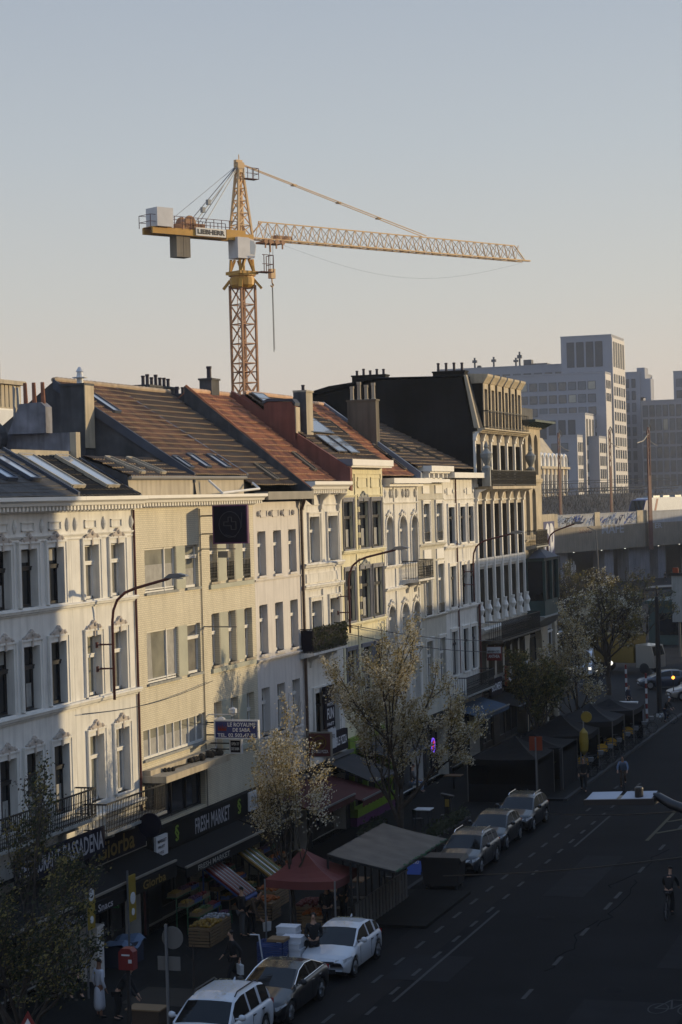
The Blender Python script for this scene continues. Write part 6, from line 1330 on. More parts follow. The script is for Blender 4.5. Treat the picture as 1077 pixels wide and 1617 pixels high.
g_ = at(845, 1120, X=-25); tree('narrow green leaved tree before the tall house', -25, g_.y, 7.2, 1.9, 41, 13000, ('leaf_green', 'leaf_bronze', 'leaf_dark'), r=.1, leafsz=.08, trunk_frac=.25, spread=.7, name='small_tree')
g_ = at(905, 1110, X=-25); tree('pale grey tree beside the market tents', -25, g_.y, 9.3, 3.2, 53, 15000, ('leaf_tan', 'leaf_white', 'twig'), r=.13, leafsz=.075)
g_ = at(962, 1100, Z=0); tree('widest dark tree on the far square before the viaduct', g_.x, g_.y, 9.9, 6.2, 61, 19000, ('leaf_bronze', 'twig', 'leaf_white'), r=.22, leafsz=.10)
g_ = at(905, 1030, Z=0); tree('small bare tree near the foot of the viaduct', g_.x, g_.y, 9.5, 5.0, 71, 6000, ('twig', 'leaf_bronze', 'leaf_green'), r=.2, leafsz=.10)
g_ = at(1012, 1050, Z=0); tree('thin tree right of the widest one on the far square', g_.x, g_.y, 9.0, 5.2, 83, 7000, ('leaf_green', 'twig', 'leaf_bronze'), r=.18, leafsz=.10)
for k, (x, y, s_) in enumerate(((-4.6, 94, 91),)):
    tree(('bare street tree across the road whose twigs dapple the brick house', 'second bare street tree across the road, farther along')[k], x, y, 14.2-k*.4, 3.6, s_, 1500, ('twig', 'leaf_bronze', 'leaf_green'), r=.2, leafsz=.09, name='bare_tree', group='street trees across the road')
# ================================================================ vehicles (front towards -y)
def lerp_list(pts, y):
    if y <= pts[0][0]: return pts[0][1]
    for (a, b_), (c, d_) in zip(pts, pts[1:]):
        if y <= c: return b_+(d_-b_)*(y-a)/(c-a) if c > a else d_
    return pts[-1][1]
def make_car(label, paint, kind, cat='car'):
    K = dict(
     hatch=dict(L=4.05, W=1.78, top=[(0, .62), (.06, .72), (.25, .80), (1.0, .95), (1.25, 1.0), (3.6, 1.02), (3.95, .98), (4.05, .80)], roof=[(1.0, .96), (1.85, 1.38), (2.4, 1.46), (3.1, 1.43), (3.55, 1.32), (3.95, 1.0)], rf=1.85, rb=3.45, ax=(.78, 3.35), wr=.33, pil=(2.55, 3.25)),
     sedan=dict(L=4.75, W=1.85, top=[(0, .58), (.08, .68), (.3, .76), (1.3, .93), (1.5, .96), (4.0, 1.02), (4.6, .98), (4.75, .85)], roof=[(1.3, .93), (2.2, 1.33), (2.8, 1.43), (3.4, 1.38), (4.35, 1.0)], rf=2.2, rb=3.5, ax=(.9, 3.75), wr=.34, pil=(2.85, 3.6)),
     suv=dict(L=4.7, W=1.92, top=[(0, .72), (.06, .9), (.3, 1.0), (1.1, 1.12), (1.35, 1.14), (4.2, 1.16), (4.6, 1.1), (4.7, .9)], roof=[(1.15, 1.12), (1.9, 1.62), (2.4, 1.72), (3.8, 1.70), (4.2, 1.62), (4.6, 1.15)], rf=1.9, rb=4.05, ax=(.9, 3.75), wr=.38, pil=(2.75, 3.6)),
     wagon=dict(L=4.5, W=1.82, top=[(0, .62), (.07, .74), (.3, .83), (1.1, .97), (1.3, 1.0), (4.0, 1.04), (4.4, 1.0), (4.5, .82)], roof=[(1.1, .97), (1.95, 1.42), (2.5, 1.5), (3.6, 1.47), (4.0, 1.38), (4.4, 1.03)], rf=1.95, rb=3.85, ax=(.85, 3.55), wr=.34, pil=(2.65, 3.4)))[kind]
    L, W_, top, roof, rf, rb, ax, wr = K['L'], K['W'], K['top'], K['roof'], K['rf'], K['rb'], K['ax'], K['wr']; hw = W_/2; t = proto('parked_car', label, cat)
    ys = sorted({*[i*.075 for i in range(int(L/.075)+1)], L, *[p[0] for p in top]}); ys = [y for i, y in enumerate(ys) if i == 0 or y-ys[i-1] > .012]
    def half(y): e = min(1, y/.5); g = min(1, (L-y)/.45); return hw*(.80+.20*math.sin(e*math.pi/2)**.8)*(.86+.14*math.sin(g*math.pi/2)**.8)
    def arch(y):
        z = .24+.1*max(0, 1-y/.3)
        for a in ax:
            d = abs(y-a); Ra = wr+.065
            if d < Ra: z = max(z, wr+math.sqrt(Ra*Ra-d*d))
        return z
    b = MB(); rows = []
    for y in ys:
        w = half(y); zt = lerp_list(top, y); zb = arch(y); zs = zt-.09
        sec = [(w*.93, min(zb, zs-.12)), (w*.99, max(zb, min(.42, zs-.15))), (w, max(zb+.01, min(.62, zs-.1))), (w*.985, max(zs-.06, zb+.02)), (w*.93, zs+.02), (w*.86, zt-.012), (w*.5, zt+.012), (0, zt+.022)]
        rows.append([(-x, y, z) for x, z in sec]+[(x, y, z) for x, z in reversed(sec[:-1])])
    n = len(rows[0]); base = len(b.v)
    for rw in rows: b.v += rw
    for i in range(len(rows)-1):
        for j in range(n-1): b.f.append((base+i*n+j, base+i*n+j+1, base+(i+1)*n+j+1, base+(i+1)*n+j)); b.m.append(0)
    b.f.append(tuple(base+j for j in range(n))); b.m.append(0); b.f.append(tuple(base+(len(rows)-1)*n+j for j in reversed(range(n)))); b.m.append(0)
    # greenhouse
    y0, y1 = roof[0][0], roof[-1][0]; gs = sorted({*[y0+(y1-y0)*i/34 for i in range(35)], rf, rb, K['pil'][0]-.06, K['pil'][0]+.06, K['pil'][1]-.09, K['pil'][1]+.09}); G_ = {'body': b, 'windscreen': MB(), 'side_window': MB(), 'rear_window': MB()}; zr_max = max(z for _, z in roof)
    def gsec(y):
        zb = lerp_list(top, y)-.01; zr = max(lerp_list(roof, y), zb+.001); f = (zr-zb)/(zr_max-zb); wb = half(y)*.90; wt = wb-(wb-hw*.70)*f
        w2 = wb-(wb-wt)*.86; z2 = zb+(zr-zb)*.86
        return [(-wb, y, zb), (-w2, y, z2), (-wt*.93, y, zr-.012), (-wt*.5, y, zr+.012*f), (0, y, zr+.02*f), (wt*.5, y, zr+.012*f), (wt*.93, y, zr-.012), (w2, y, z2), (wb, y, zb)]
    for ya, yb in zip(gs, gs[1:]):
        A, B_ = gsec(ya), gsec(yb); ym = (ya+yb)/2
        for j in range(8):
            if j in (0, 7):
                q_ = 'side_window' if (y0+.38 < ym < y1-.30) and not any(abs(ym-p) < w_ for p, w_ in zip(K['pil'], (.05, .085))) else 'body'
            elif j in (1, 6): q_ = 'body'
            else: q_ = 'windscreen' if ym < rf-.02 else 'rear_window' if ym > rb+.02 else 'body'
            G_[q_].poly([A[j], A[j+1], B_[j+1], B_[j]])
    bo = b.build('body', W[paint], t, True); 
    for k in ('windscreen', 'rear_window'): G_[k].build(k, W['car_glass'], t)
    for sg in (-1, 1):
        for lo, hi in ((0, K['pil'][0]), (K['pil'][0], K['pil'][1]), (K['pil'][1], 9)):
            q_ = MB(); g0 = G_['side_window']
            for f_ in g0.f:
                pp = [g0.v[i] for i in f_]; my = sum(p[1] for p in pp)/len(pp)
                if sum(p[0] for p in pp)*sg > 0 and lo < my <= hi: q_.poly(pp)
            if q_.f: q_.build('side_window', W['car_glass'], t)
    b = MB(); b.box(-hw*.8, hw*.8, .25, L-.25, .18, .5); b.build('underbody', W['rubber'], t)
    for sx in (-1, 1):
        for a in ax:
            b = MB(); x = sx*(hw-.12); b.lathe([(wr*.6, -.1), (wr*.93, -.11), (wr, -.07), (wr, .07), (wr*.93, .11), (wr*.6, .1)], (x, a, wr), 20, 0, 'x'); wl = b.build('wheel', W['rubber'], t, True)
            b = MB(); xo = x+sx*.085; b.lathe([(wr*.62, -.02), (wr*.66, .02), (wr*.6, .02)], (xo, a, wr), 18, 0, 'x')
            for k in range(5): an = k*math.pi*.4; b.bar((xo+sx*.02, a, wr), (xo+sx*.02, a+math.cos(an)*wr*.62, wr+math.sin(an)*wr*.62), .05, .08)
            b.build('rim', W['alloy'], wl)
        zl = lerp_list(top, .2)-.13; b = MB(); w0 = half(.12)
        P_ = [(sx*w0*.52, .0, zl-.05), (sx*w0*.92, .06, zl-.04), (sx*half(.42)*1.006, .42, zl+.07), (sx*half(.42)*.97, .42, zl+.11), (sx*w0*.9, .10, zl+.07), (sx*w0*.55, .04, zl+.045)]
        b.poly([(x_*1.004, y_-.012, z_+.004) for x_, y_, z_ in P_]); b.poly([(x_, y_+.06, z_) for x_, y_, z_ in P_]); b.build('headlight', W['car_lamp'], t)
        zr = lerp_list(top, L-.15)-.15; b = MB(); b.box(sx*half(L-.1)*.6, sx*half(L-.1)*.97, L-.06, L+.012, zr-.06, zr+.08); b.build('tail_light', W['tail_lamp'], t)
        b = MB(); ym = roof[0][0]+.42; zm = lerp_list(top, ym)+.07; b.lathe([(.02, -.1), (.08, -.07), (.1, .0), (.07, .09), (.02, .11)], (sx*(half(ym)+.10), ym, zm+.02), 8, 0, 'x'); b.bar((sx*half(ym)*.9, ym, zm-.02), (sx*(half(ym)+.06), ym, zm), .05); b.build('mirror', W[paint if kind != 'sedan' else 'plastic_black'], t, True)
        b = MB()
        for yd in (K['pil'][0]+.12, K['pil'][1]+.0): b.box(sx*half(yd)*.99, sx*(half(yd)+.02), yd-.1, yd+.08, lerp_list(top, yd)-.16, lerp_list(top, yd)-.13)
        for yd in (roof[0][0]+.35, K['pil'][0], K['pil'][1]): b.box(sx*half(yd)*.995, sx*(half(yd)+.002), yd-.006, yd+.006, .36, lerp_list(top, yd)-.1)
        b.build('door_handle', W['chrome' if kind == 'sedan' else 'plastic_black'], t)
        if kind == 'sedan':
            b = MB(); pts = [gsec(y) for y in gs if y0+.1 < y < y1-.1]; b.tube([Vector(p[7 if sx > 0 else 1])+Vector((sx*.008, 0, .01)) for p in pts], .016, 4); b.tube([Vector(p[8 if sx > 0 else 0])+Vector((sx*.01, 0, .02)) for p in pts], .012, 4); b.build('window_trim', W['chrome'], t)
        if kind in ('suv', 'wagon'):
            b = MB(); b.tube([(sx*hw*.66, rf+.25, lerp_list(roof, rf+.25)-.0), (sx*hw*.66, rf+.45, zr_max+.05), (sx*hw*.66, rb-.25, zr_max+.05), (sx*hw*.66, rb-.05, lerp_list(roof, rb-.05))], .022, 6); b.build('roof_rail', W['plastic_black' if kind == 'suv' else 'chrome'], t)
    b = MB(); w0 = half(.0); zg = lerp_list(top, 0.1)-.15
    b.box(-w0*.55, w0*.55, -.014, .05, zg-.05, zg+.06); b.box(-w0*.62, w0*.62, -.012, .05, .27, .40); b.build('grille', W['plastic_black'], t)
    b = MB(); b.box(-.26, .26, -.03, -.0145, .44, .55); b.build('number_plate', W['sign_white'], t)
    b = MB(); b.box(-w0*.8, w0*.8, L-.03, L+.02, .35, .6); b.build('rear_bumper', W['plastic_black'], t)
    b = MB(); b.prism([(-.0, zr_max), (.16, zr_max), (.14, zr_max+.09)], -.015, .015, 'x'); b.mv(Matrix.Translation((0, rb-.35, 0))); b.build('roof_antenna', W[paint], t)
    if kind == 'suv':
        b = MB()
        for sx in (-.32, .32): b.box(sx-.09, sx+.09, .62, .8, lerp_list(top, .7)+.012, lerp_list(top, .7)+.035)
        b.build('bonnet_vent', W['plastic_black'], t)
    # blossom fallen on the roof
    b = MB(); rr = random.Random(label)
    for i in range(160):
        y = rr.uniform(roof[1][0], roof[-2][0]); x = rr.uniform(-1, .75)*hw*.62; z = lerp_list(roof, y)+.016+.012*(1-abs(x)/hw); a = rr.uniform(0, 6.28); s_ = rr.uniform(.012, .03); b.poly([(x+s_*math.cos(a+k*1.57), y+s_*math.sin(a+k*1.57), z+.012) for k in range(4)])
    o = b.build('fallen_petals', W['leaf_cream'], t); o['kind'] = 'stuff'
    return t
GC = 'cars parked along the kerb'
def put_car(t, px, py, rz=0, lx=0, ly=0):
    p = at(px, py, Z=0); t.location = (p.x+lx, p.y+ly, 0); t.rotation_euler = (0, 0, rz); t['group'] = GC
c = make_car('white sport utility car with roof rails, cut off by the bottom edge', 'car_white', 'suv'); c.location = (-21.45, 51.1, 0); c['group'] = GC
c = make_car('black saloon with bright window trim between the two white cars', 'car_black', 'sedan'); c.location = (-21.35, 56.0, 0); c['group'] = GC
c = make_car('white compact hatchback parked before the red market tent', 'car_white', 'hatch'); c.location = (-21.2, 62.1, 0); c['group'] = GC
c = make_car('dark grey estate car nearest the tarpaulin stall, behind the waste container', 'car_grey', 'wagon'); c.location = (-21.5, 80.2, 0); c['group'] = GC
c = make_car('dark car in the middle of the three dark cars by the kerb', 'car_dark', 'hatch'); c.location = (-21.75, 86.0, 0); c['group'] = GC
c = make_car('dark hatchback farthest up of the three dark cars by the kerb', 'car_dark', 'wagon'); c.location = (-21.65, 90.8, 0); c['group'] = GC
c = make_car('blue grey car crossing the junction behind the black pole', 'car_blue', 'hatch'); p = at(1008, 1088, Z=0); c.location = (p.x, p.y, 0); c.rotation_euler = (0, 0, math.radians(-68))
b_ = c
c = make_car('beige hatchback at the right edge on the far side street', 'car_beige', 'hatch'); p = at(1056, 1106, Z=0); c.location = (p.x, p.y, 0); c.rotation_euler = (0, 0, math.radians(-62))
def make_van(label, px, py, rz, paint='car_white'):
    t = thing('delivery_van', label, 'van', tuple(at(px, py, Z=0)), rz=rz); ORG[t.name] = Vector((0, 0, 0))
    b = MB(); b.prism([(0, .35), (0, 1.0), (.9, 1.25), (1.5, 2.05), (1.9, 2.2), (5.2, 2.2), (5.3, 2.0), (5.3, .35)], -.95, .95, 'x'); b.build('body', W[paint], t)
    b = MB(); b.poly([(-.8, .93, 1.31), (.8, .93, 1.31), (.75, 1.45, 2.02), (-.75, 1.45, 2.02)]); b.mv(Matrix.Translation((0, -.03, .02))); b.build('windscreen', W['car_glass'], t)
    for sx in (-1, 1):
        b = MB(); b.box(sx*.951, sx*.96, 1.6, 2.6, 1.3, 1.95); b.build('side_window', W['car_glass'], t)
        b = MB(); b.box(sx*.6, sx*.9, -.03, -.001, .75, .95); b.build('headlight', W['lamp_glow'], t)
        for y in (.9, 4.2): b = MB(); b.lathe([(.2, -.1), (.34, -.09), (.34, .09), (.2, .1)], (sx*.88, y, .34), 14, 0, 'x'); b.build('wheel', W['rubber'], t)
    return t
make_van('white van with its lamps lit, seen through the grey tree', 917, 1072, .15)
# lorry with yellow body beyond the trees
p = at(1042, 1063, Z=0); t = thing('lorry', 'yellow box lorry half hidden by the widest tree', 'lorry', tuple(p), rz=math.radians(70)); ORG[t.name] = Vector((0, 0, 0))
b = MB(); b.box(-1.1, 1.1, 1.9, 7.5, .9, 3.3); b.build('box_body', W['text_yellow'], t); b = MB(); b.prism([(0, .5), (0, 1.5), (.25, 2.4), (1.7, 2.5), (1.7, .5)], -1.05, 1.05, 'x'); b.build('cab', W['car_beige'], t)
b = MB(); b.poly([(-.9, .02, 1.55), (.9, .02, 1.55), (.85, .24, 2.3), (-.85, .24, 2.3)]); b.mv(Matrix.Translation((0, -.03, 0))); b.build('windscreen', W['car_glass'], t)
for sx in (-1, 1):
    for y in (.9, 5.4, 6.4): b = MB(); b.lathe([(.25, -.12), (.46, -.1), (.46, .1), (.25, .12)], (sx*.98, y, .46), 14, 0, 'x'); b.build('wheel', W['rubber'], t)
# cars far off under the viaduct
far = proto('car', 'small dark car far off on the road by the viaduct', 'car', 'cars on the far road')
b = MB(); b.prism([(0, .3), (0, .7), (1, .9), (1.7, 1.4), (3.2, 1.4), (4.0, .95), (4.2, .9), (4.2, .3)], -.85, .85, 'x'); b.build('body', W['car_grey'], far)
b = MB(); b.prism([(1.15, .95), (1.75, 1.36), (3.15, 1.36), (3.8, .95)], -.86, .86, 'x'); b.build('windows', W['car_glass'], far)
for y in (.8, 3.4): b = MB(); b.lathe([(.3, -.9), (.3, .9)], (0, y, .31), 12, 0, 'x'); b.build('wheel', W['rubber'], far)
b = MB(); b.box(-.8, -.5, -.02, 0, .55, .7); b.box(.5, .8, -.02, 0, .55, .7); b.build('headlight', W['lamp_glow'], far)
for k, (px, py, rz, lab) in enumerate(((905, 948, 1.3, 'dark car leftmost on the far road by the viaduct'), (958, 968, -1.2, 'dark car in the middle of the far road, behind tree branches'), (1030, 968, -1.2, 'dark car rightmost on the far road under the dark canopy'), (890, 1010, -.1, 'dark car with bright lamps coming up the street beside the green bay'))):
    p = at(px, py, Z=0)
    if k == 0: place(far, p, rz); far['label'] = lab
    else: dup(far, p, rz, lab)

# ================================================================ people
def skinned(name, nodes, edges, m_, parent, sub=1):
    me = bpy.data.meshes.new(name); me.from_pydata([n[:3] for n in nodes], edges, []); o = bpy.data.objects.new(name, me); link(o)
    md = o.modifiers.new('s', 'SKIN'); md.use_smooth_shade = True; sv = me.skin_vertices[0].data
    for i, n in enumerate(nodes): r = n[3]; sv[i].radius = (r, n[4] if len(n) > 4 else r)
    sv[0].use_root = True
    if sub: s_ = o.modifiers.new('u', 'SUBSURF'); s_.levels = sub; s_.render_levels = sub
    dg = bpy.context.evaluated_depsgraph_get(); dg.update(); nm = bpy.data.meshes.new_from_object(o.evaluated_get(dg)); nm.name = name; bpy.data.objects.remove(o); bpy.data.meshes.remove(me)
    nm.materials.clear(); nm.materials.append(W[m_]); q_ = bpy.data.objects.new(name, nm); link(q_); q_.parent = parent; ORG[q_.name] = Vector((0, 0, 0)); return q_
POSE = {'stand': dict(hip=.93, lean=0, k=((.10, -.02, .50), (-.10, .02, .50)), f=((.11, .0, .07), (-.11, .02, .07)), e=((.25, .05, 1.14), (-.25, .05, 1.14)), h=((.25, -.06, .90), (-.25, -.06, .90))),
 'walk': dict(hip=.91, lean=-.05, k=((.10, -.20, .50), (-.10, .02, .50)), f=((.10, -.30, .07), (-.10, .32, .14)), e=((.25, .16, 1.13), (-.25, -.08, 1.13)), h=((.24, .12, .89), (-.24, -.27, .95))),
 'sit': dict(hip=.50, lean=-.02, k=((.14, -.44, .52), (-.14, -.44, .52)), f=((.14, -.46, .08), (-.14, -.40, .08)), e=((.24, -.06, .74), (-.24, -.06, .74)), h=((.12, -.30, .62), (-.12, -.30, .62))),
 'bend': dict(hip=.85, lean=-.38, k=((.10, -.08, .46), (-.10, -.02, .46)), f=((.11, .02, .07), (-.11, .06, .07)), e=((.26, -.48, .92), (-.26, -.48, .92)), h=((.16, -.62, .72), (-.16, -.62, .72))),
 'carry': dict(hip=.93, lean=.02, k=((.10, -.02, .50), (-.10, .02, .50)), f=((.11, .0, .07), (-.11, .02, .07)), e=((.25, .02, 1.12), (-.25, .02, 1.12)), h=((.14, -.28, 1.08), (-.14, -.28, 1.08))),
 'ride': dict(hip=.98, lean=-.30, k=((.11, -.30, .80), (-.11, -.12, .58)), f=((.11, -.12, .42), (-.11, -.02, .20)), e=((.27, -.36, 1.22), (-.27, -.36, 1.22)), h=((.25, -.52, 1.07), (-.25, -.52, 1.07)))}
def person(label, pos, rz, pose='stand', top='cloth_black', legs='cloth_black', skin='skin', hair='hair', robe=None, sc_=1.0, helmet=None, bag=None):
    P_ = POSE[pose]; t = thing('person', label, 'person', tuple(pos), rz=rz); ORG[t.name] = Vector((0, 0, 0)); t.scale = (sc_,)*3
    H_, ln = P_['hip'], P_['lean']; u = lambda f: (0, ln*f, H_+(.56*f)*(math.cos(abs(ln)*1.0)))
    w_, c_, n_ = u(.3), u(.75), u(1.0); hd = (0, n_[1]+ln*.15-.01, n_[2]+.10); hc = (0, hd[1]-.02, hd[2]+.10); ht = (0, hd[1]+.0, hd[2]+.19)
    nd = [(0, .0, H_, .145, .105), (*w_, .13, .10), (*c_, .155, .105), (*n_, .06), (*hd, .062), (*hc, .083, .098), (*ht, .06, .075), (0, hc[1]-.105, hc[2]-.005, .014)]; ed = [(0, 1), (1, 2), (2, 3), (3, 4), (4, 5), (5, 6), (5, 7)]
    arms, lgs = [], []
    for i, s_ in enumerate((1, -1)):
        sh = (s_*.185, c_[1], c_[2]+.07); e_, h_ = P_['e'][i], P_['h'][i]; b0 = len(nd); d = (Vector(h_)-Vector(e_)).normalized(); hv = Vector(h_)+d*.05
        nd += [(*sh, .058), (*e_, .042), (*h_, .027), (*hv, .036, .018)]; ed += [(2, b0), (b0, b0+1), (b0+1, b0+2), (b0+2, b0+3)]
        sd_ = d.cross(Vector((s_*.2, -1, .1))).normalized()
        for k in range(4):
            f0 = hv+d*.045+sd_*(.022*(k-1.5)); L_ = (.055, .068, .072, .062)[k]; nd += [(*f0, .009), (*(f0+d*L_+Vector((0, -.018, -.008))), .008)]; m0 = len(nd)-2; ed += [(b0+3, m0), (m0, m0+1)]
        th = hv+sd_*.035-d*.01; nd += [(*th, .011), (*(th+sd_*.02+d*.045), .009)]; ed += [(b0+3, len(nd)-2), (len(nd)-2, len(nd)-1)]
        k_, f_ = P_['k'][i], P_['f'][i]; hp = (s_*.09, 0, H_-.05); l0 = len(nd); nd += [(*hp, .088), (*k_, .056), (*f_, .038), (f_[0]+s_*.01, f_[1]-.15, max(.035, f_[2]-.04), .036, .026)]; ed += [(0, l0), (l0, l0+1), (l0+1, l0+2), (l0+2, l0+3)]
        arms.append((sh, e_, h_)); lgs.append((hp, k_, f_))
    skinned('body', nd, ed, skin, t)
    hem = H_-.06; j = [(0, 0, hem+.02, .165, .125), (0, w_[1], w_[2], .15, .12), (*c_, .178, .128), (n_[0], n_[1], n_[2]-.015, .08)]; je = [(0, 1), (1, 2), (2, 3)]
    for (sh, e_, h_) in arms: b0 = len(j); hh = Vector(e_).lerp(Vector(h_), .92); j += [(*sh, .078), (*e_, .062), (*hh, .045)]; je += [(2, b0), (b0, b0+1), (b0+1, b0+2)]
    skinned('jacket', j, je, top, t)
    if robe:
        skinned('robe', [(0, 0, H_+.1, .17, .14), (0, 0, H_-.2, .19, .17), (0, .0, .5, .2, .18), (0, .0, .16, .23, .2)], [(0, 1), (1, 2), (2, 3)], robe, t)
    else:
        j = [(0, 0, H_+.02, .155, .118)]; je = []
        for (hp, k_, f_) in lgs: b0 = len(j); ff = Vector(k_).lerp(Vector(f_), .93); j += [(*hp, .105), (*k_, .074), (*ff, .06)]; je += [(0, b0), (b0, b0+1), (b0+1, b0+2)]
        skinned('trousers', j, je, legs, t)
    for (hp, k_, f_) in lgs: skinned('shoe', [(f_[0], f_[1]+.03, f_[2]-.015, .045, .04), (f_[0], f_[1]-.08, max(.035, f_[2]-.04), .045, .033), (f_[0], f_[1]-.17, max(.03, f_[2]-.04), .038, .025)], [(0, 1), (1, 2)], 'rubber', t, 0)
    skinned('helmet' if helmet else 'hair', [(0, hc[1]+.035, hc[2]-.0, .085, .09), (0, hc[1]+.03, hc[2]+.06, .10, .10), (0, hc[1]-.01, hc[2]+.11, .075, .075)], [(0, 1), (1, 2)], helmet or hair, t)
    f = MB()
    for s_ in (-1, 1): f.lathe([(.002, -.004), (.011, 0), (.002, .004)], (s_*.033, hc[1]-.098, hc[2]+.02), 6, 0, 'y'); f.lathe([(.01, -.01), (.03, 0), (.01, .01)], (s_*.088, hc[1]+.01, hc[2]), 6, 0, 'x')
    f.box(-.025, .025, hc[1]-.1, hc[1]-.09, hc[2]-.055, hc[2]-.045); f.build('face', W['cloth_brown'], t)
    if bag: b = MB(); b.prism([(-.14, 0), (-.17, .32), (.17, .32), (.14, 0)], -.06, .06, 'y'); hx = P_['h'][0]; b.tube([(-.08, 0, .32), (-.03, 0, .45), (.03, 0, .45), (.08, 0, .32)], .008, 4); b.mv(Matrix.Translation((hx[0], hx[1], hx[2]-.5))); b.build('bag', W[bag], t)
    return t
def bicycle(t, frame='cloth_grey', basket=None, guard=None):
    for y in (-.55, .52):
        b = MB(); b.tube([(0, y+.34*math.cos(k*math.pi/10), .36+.34*math.sin(k*math.pi/10)) for k in range(21)], .022, 5)
        w_ = b.build('wheel', W['rubber'], t); b = MB()
        for k in range(8): b.bar((0, y, .36), (0, y+.33*math.cos(k*math.pi/4), .36+.33*math.sin(k*math.pi/4)), .006)
        b.build('spokes', W['steel_grey'], w_)
    b = MB(); bb, st, hdp, rx, fx = (0, .1, .32), (0, .22, .82), (0, -.38, .85), (0, .52, .36), (0, -.55, .36)
    for p, q_ in ((bb, st), (bb, hdp), (st, hdp), (bb, rx), (st, rx), (hdp, fx)): b.bar(p, q_, .035)
    b.bar(hdp, (0, -.36, 1.05), .03); b.build('frame', W[frame], t)
    b = MB(); b.tube([(-.27, -.28, 1.06), (-.2, -.36, 1.07), (.2, -.36, 1.07), (.27, -.28, 1.06)], .014, 5); b.build('handlebar', W['plastic_black'], t)
    b = MB(); b.prism([(-.07, .36), (-.03, .1), (.03, .1), (.07, .36)], .93, .98, 'z'); b.bar(st, (0, .25, .94), .03); b.build('saddle', W['plastic_black'], t)
    if basket: b = MB(); b.prism([(-.62, .86), (-.66, 1.08), (-.36, 1.08), (-.40, .86)], -.16, .16, 'x'); b.build('basket', W[basket], t)
    if guard:
        b = MB(); b.tube([(0, .52+.38*math.cos(a), .36+.38*math.sin(a)) for a in [k*math.pi/8 for k in range(-1, 8)]], .045, 5); b.prism([(.2, .3), (.75, .4), (.8, .66), (.5, .76), (.2, .6)], -.05, .05, 'x'); b.build('mudguard', W[guard], t)
    return t
def bike_at(label, pos, rz, **kw):
    t = thing('bicycle', label, 'bicycle', tuple(pos), rz=rz, group=kw.pop('group', None)); ORG[t.name] = Vector((0, 0, 0)); return bicycle(t, **kw)
p = at(1057, 1449, Z=0); bike_at('dark bicycle ridden away from the viewer at the right edge', p, math.pi*.98); person('cyclist in black seen from behind at the right edge of the road', p+Vector((0, 0, -.0)), math.pi*.98, 'ride')
p = at(985, 1247, Z=0); bike_at('dark bicycle ridden towards the viewer in the cycle lane', p, .1); person('cyclist in a pale blue jacket and dark trousers riding towards the viewer', p, .1, 'ride', 'cloth_blue', 'cloth_brown')
p = at(1050, 1143, Z=0); bike_at('black bicycle standing sideways at the far kerb', p, math.radians(80)); person('person in black on the sideways bicycle at the far kerb', p, math.radians(80), 'ride', 'cloth_black', 'cloth_navy', helmet='cloth_white')
person('pedestrian in black walking past the market tents', at(922, 1250, Z=0), .2, 'walk')
person('person in dark clothes with a helmet on a scooter near the red and white poles', at(993, 1121, Z=0), 1.2, 'stand', 'cloth_navy', helmet='cloth_grey')
person('person in a long white robe at the lower left kerb', at(158, 1607, Z=.12), 2.6, 'stand', 'cloth_white', 'cloth_white', 'skin_brown', robe='cloth_white')
person('person in dark clothes sitting under the dark tree with face towards the street', at(112, 1572, X=-24.2), .8, 'sit'); 
person('person crouching over goods beside the red letter box', at(186, 1610, Z=.12), 1.8, 'bend')
person('market customer in black standing before the fruit shelves', at(383, 1480, Z=.12), 2.4, 'stand', 'cloth_black', 'cloth_grey')
person('market customer bending towards the crates with a white bag', at(397, 1478, Z=.12), 1.2, 'bend', 'cloth_brown', bag='sign_white')
person('broad person in black between the foam boxes and the white hatchback', at(497, 1533, Z=.12), .3, 'carry', sc_=1.06)
person('person in black with a white bag near the blue crates', at(370, 1556, Z=.12), -.8, 'walk', bag='sign_white')
person('person in black standing under the red tent', at(517, 1476, Z=.12), .5, 'carry')
person('second person in dark clothes farther back under the red tent', at(543, 1455, Z=.12), -.4, 'stand', 'cloth_navy')
person('seated guest in blue jeans by the white cafe table', at(652, 1252, X=-26.4), 1.9, 'sit', 'cloth_grey', 'cloth_blue')
person('walker in black far off beneath the viaduct', at(1051, 919, Z=0), .2, 'walk')
# ================================================================ market and pavement furniture
def crate(t, x, y, z, w, d, h, m_='crate_wood'):
    b = MB(); 
    for k in range(3): zz = z+h*k/3; b.box(x-w/2, x+w/2, y-d/2, y-d/2+.015, zz+.01, zz+h/3-.01); b.box(x-w/2, x+w/2, y+d/2-.015, y+d/2, zz+.01, zz+h/3-.01); b.box(x-w/2, x-w/2+.015, y-d/2, y+d/2, zz+.01, zz+h/3-.01); b.box(x+w/2-.015, x+w/2, y-d/2, y+d/2, zz+.01, zz+h/3-.01)
    b.box(x-w/2, x+w/2, y-d/2, y+d/2, z, z+.015); return b
def fruit_heap(b, x, y, z, w, d, h, rr, r=.05, n=None):
    for i in range(n or int(w*d/(r*r*3.2))):
        px, py = rr.uniform(-w/2, w/2), rr.uniform(-d/2, d/2); pz = z+h*(1-(2*px/w)**2*.6)*(1-(2*py/d)**2*.6)*rr.uniform(.6, 1); b.lathe([(.3*r, -r*.9), (r*.9, -r*.4), (r, .1*r), (r*.75, r*.65), (.2*r, r*.95)], (x+px, y+py, pz), 6)
rr = random.Random(17)
fr = ('fruit_orange', 'fruit_green', 'fruit_red', 'fruit_yellow', 'fruit_purple')
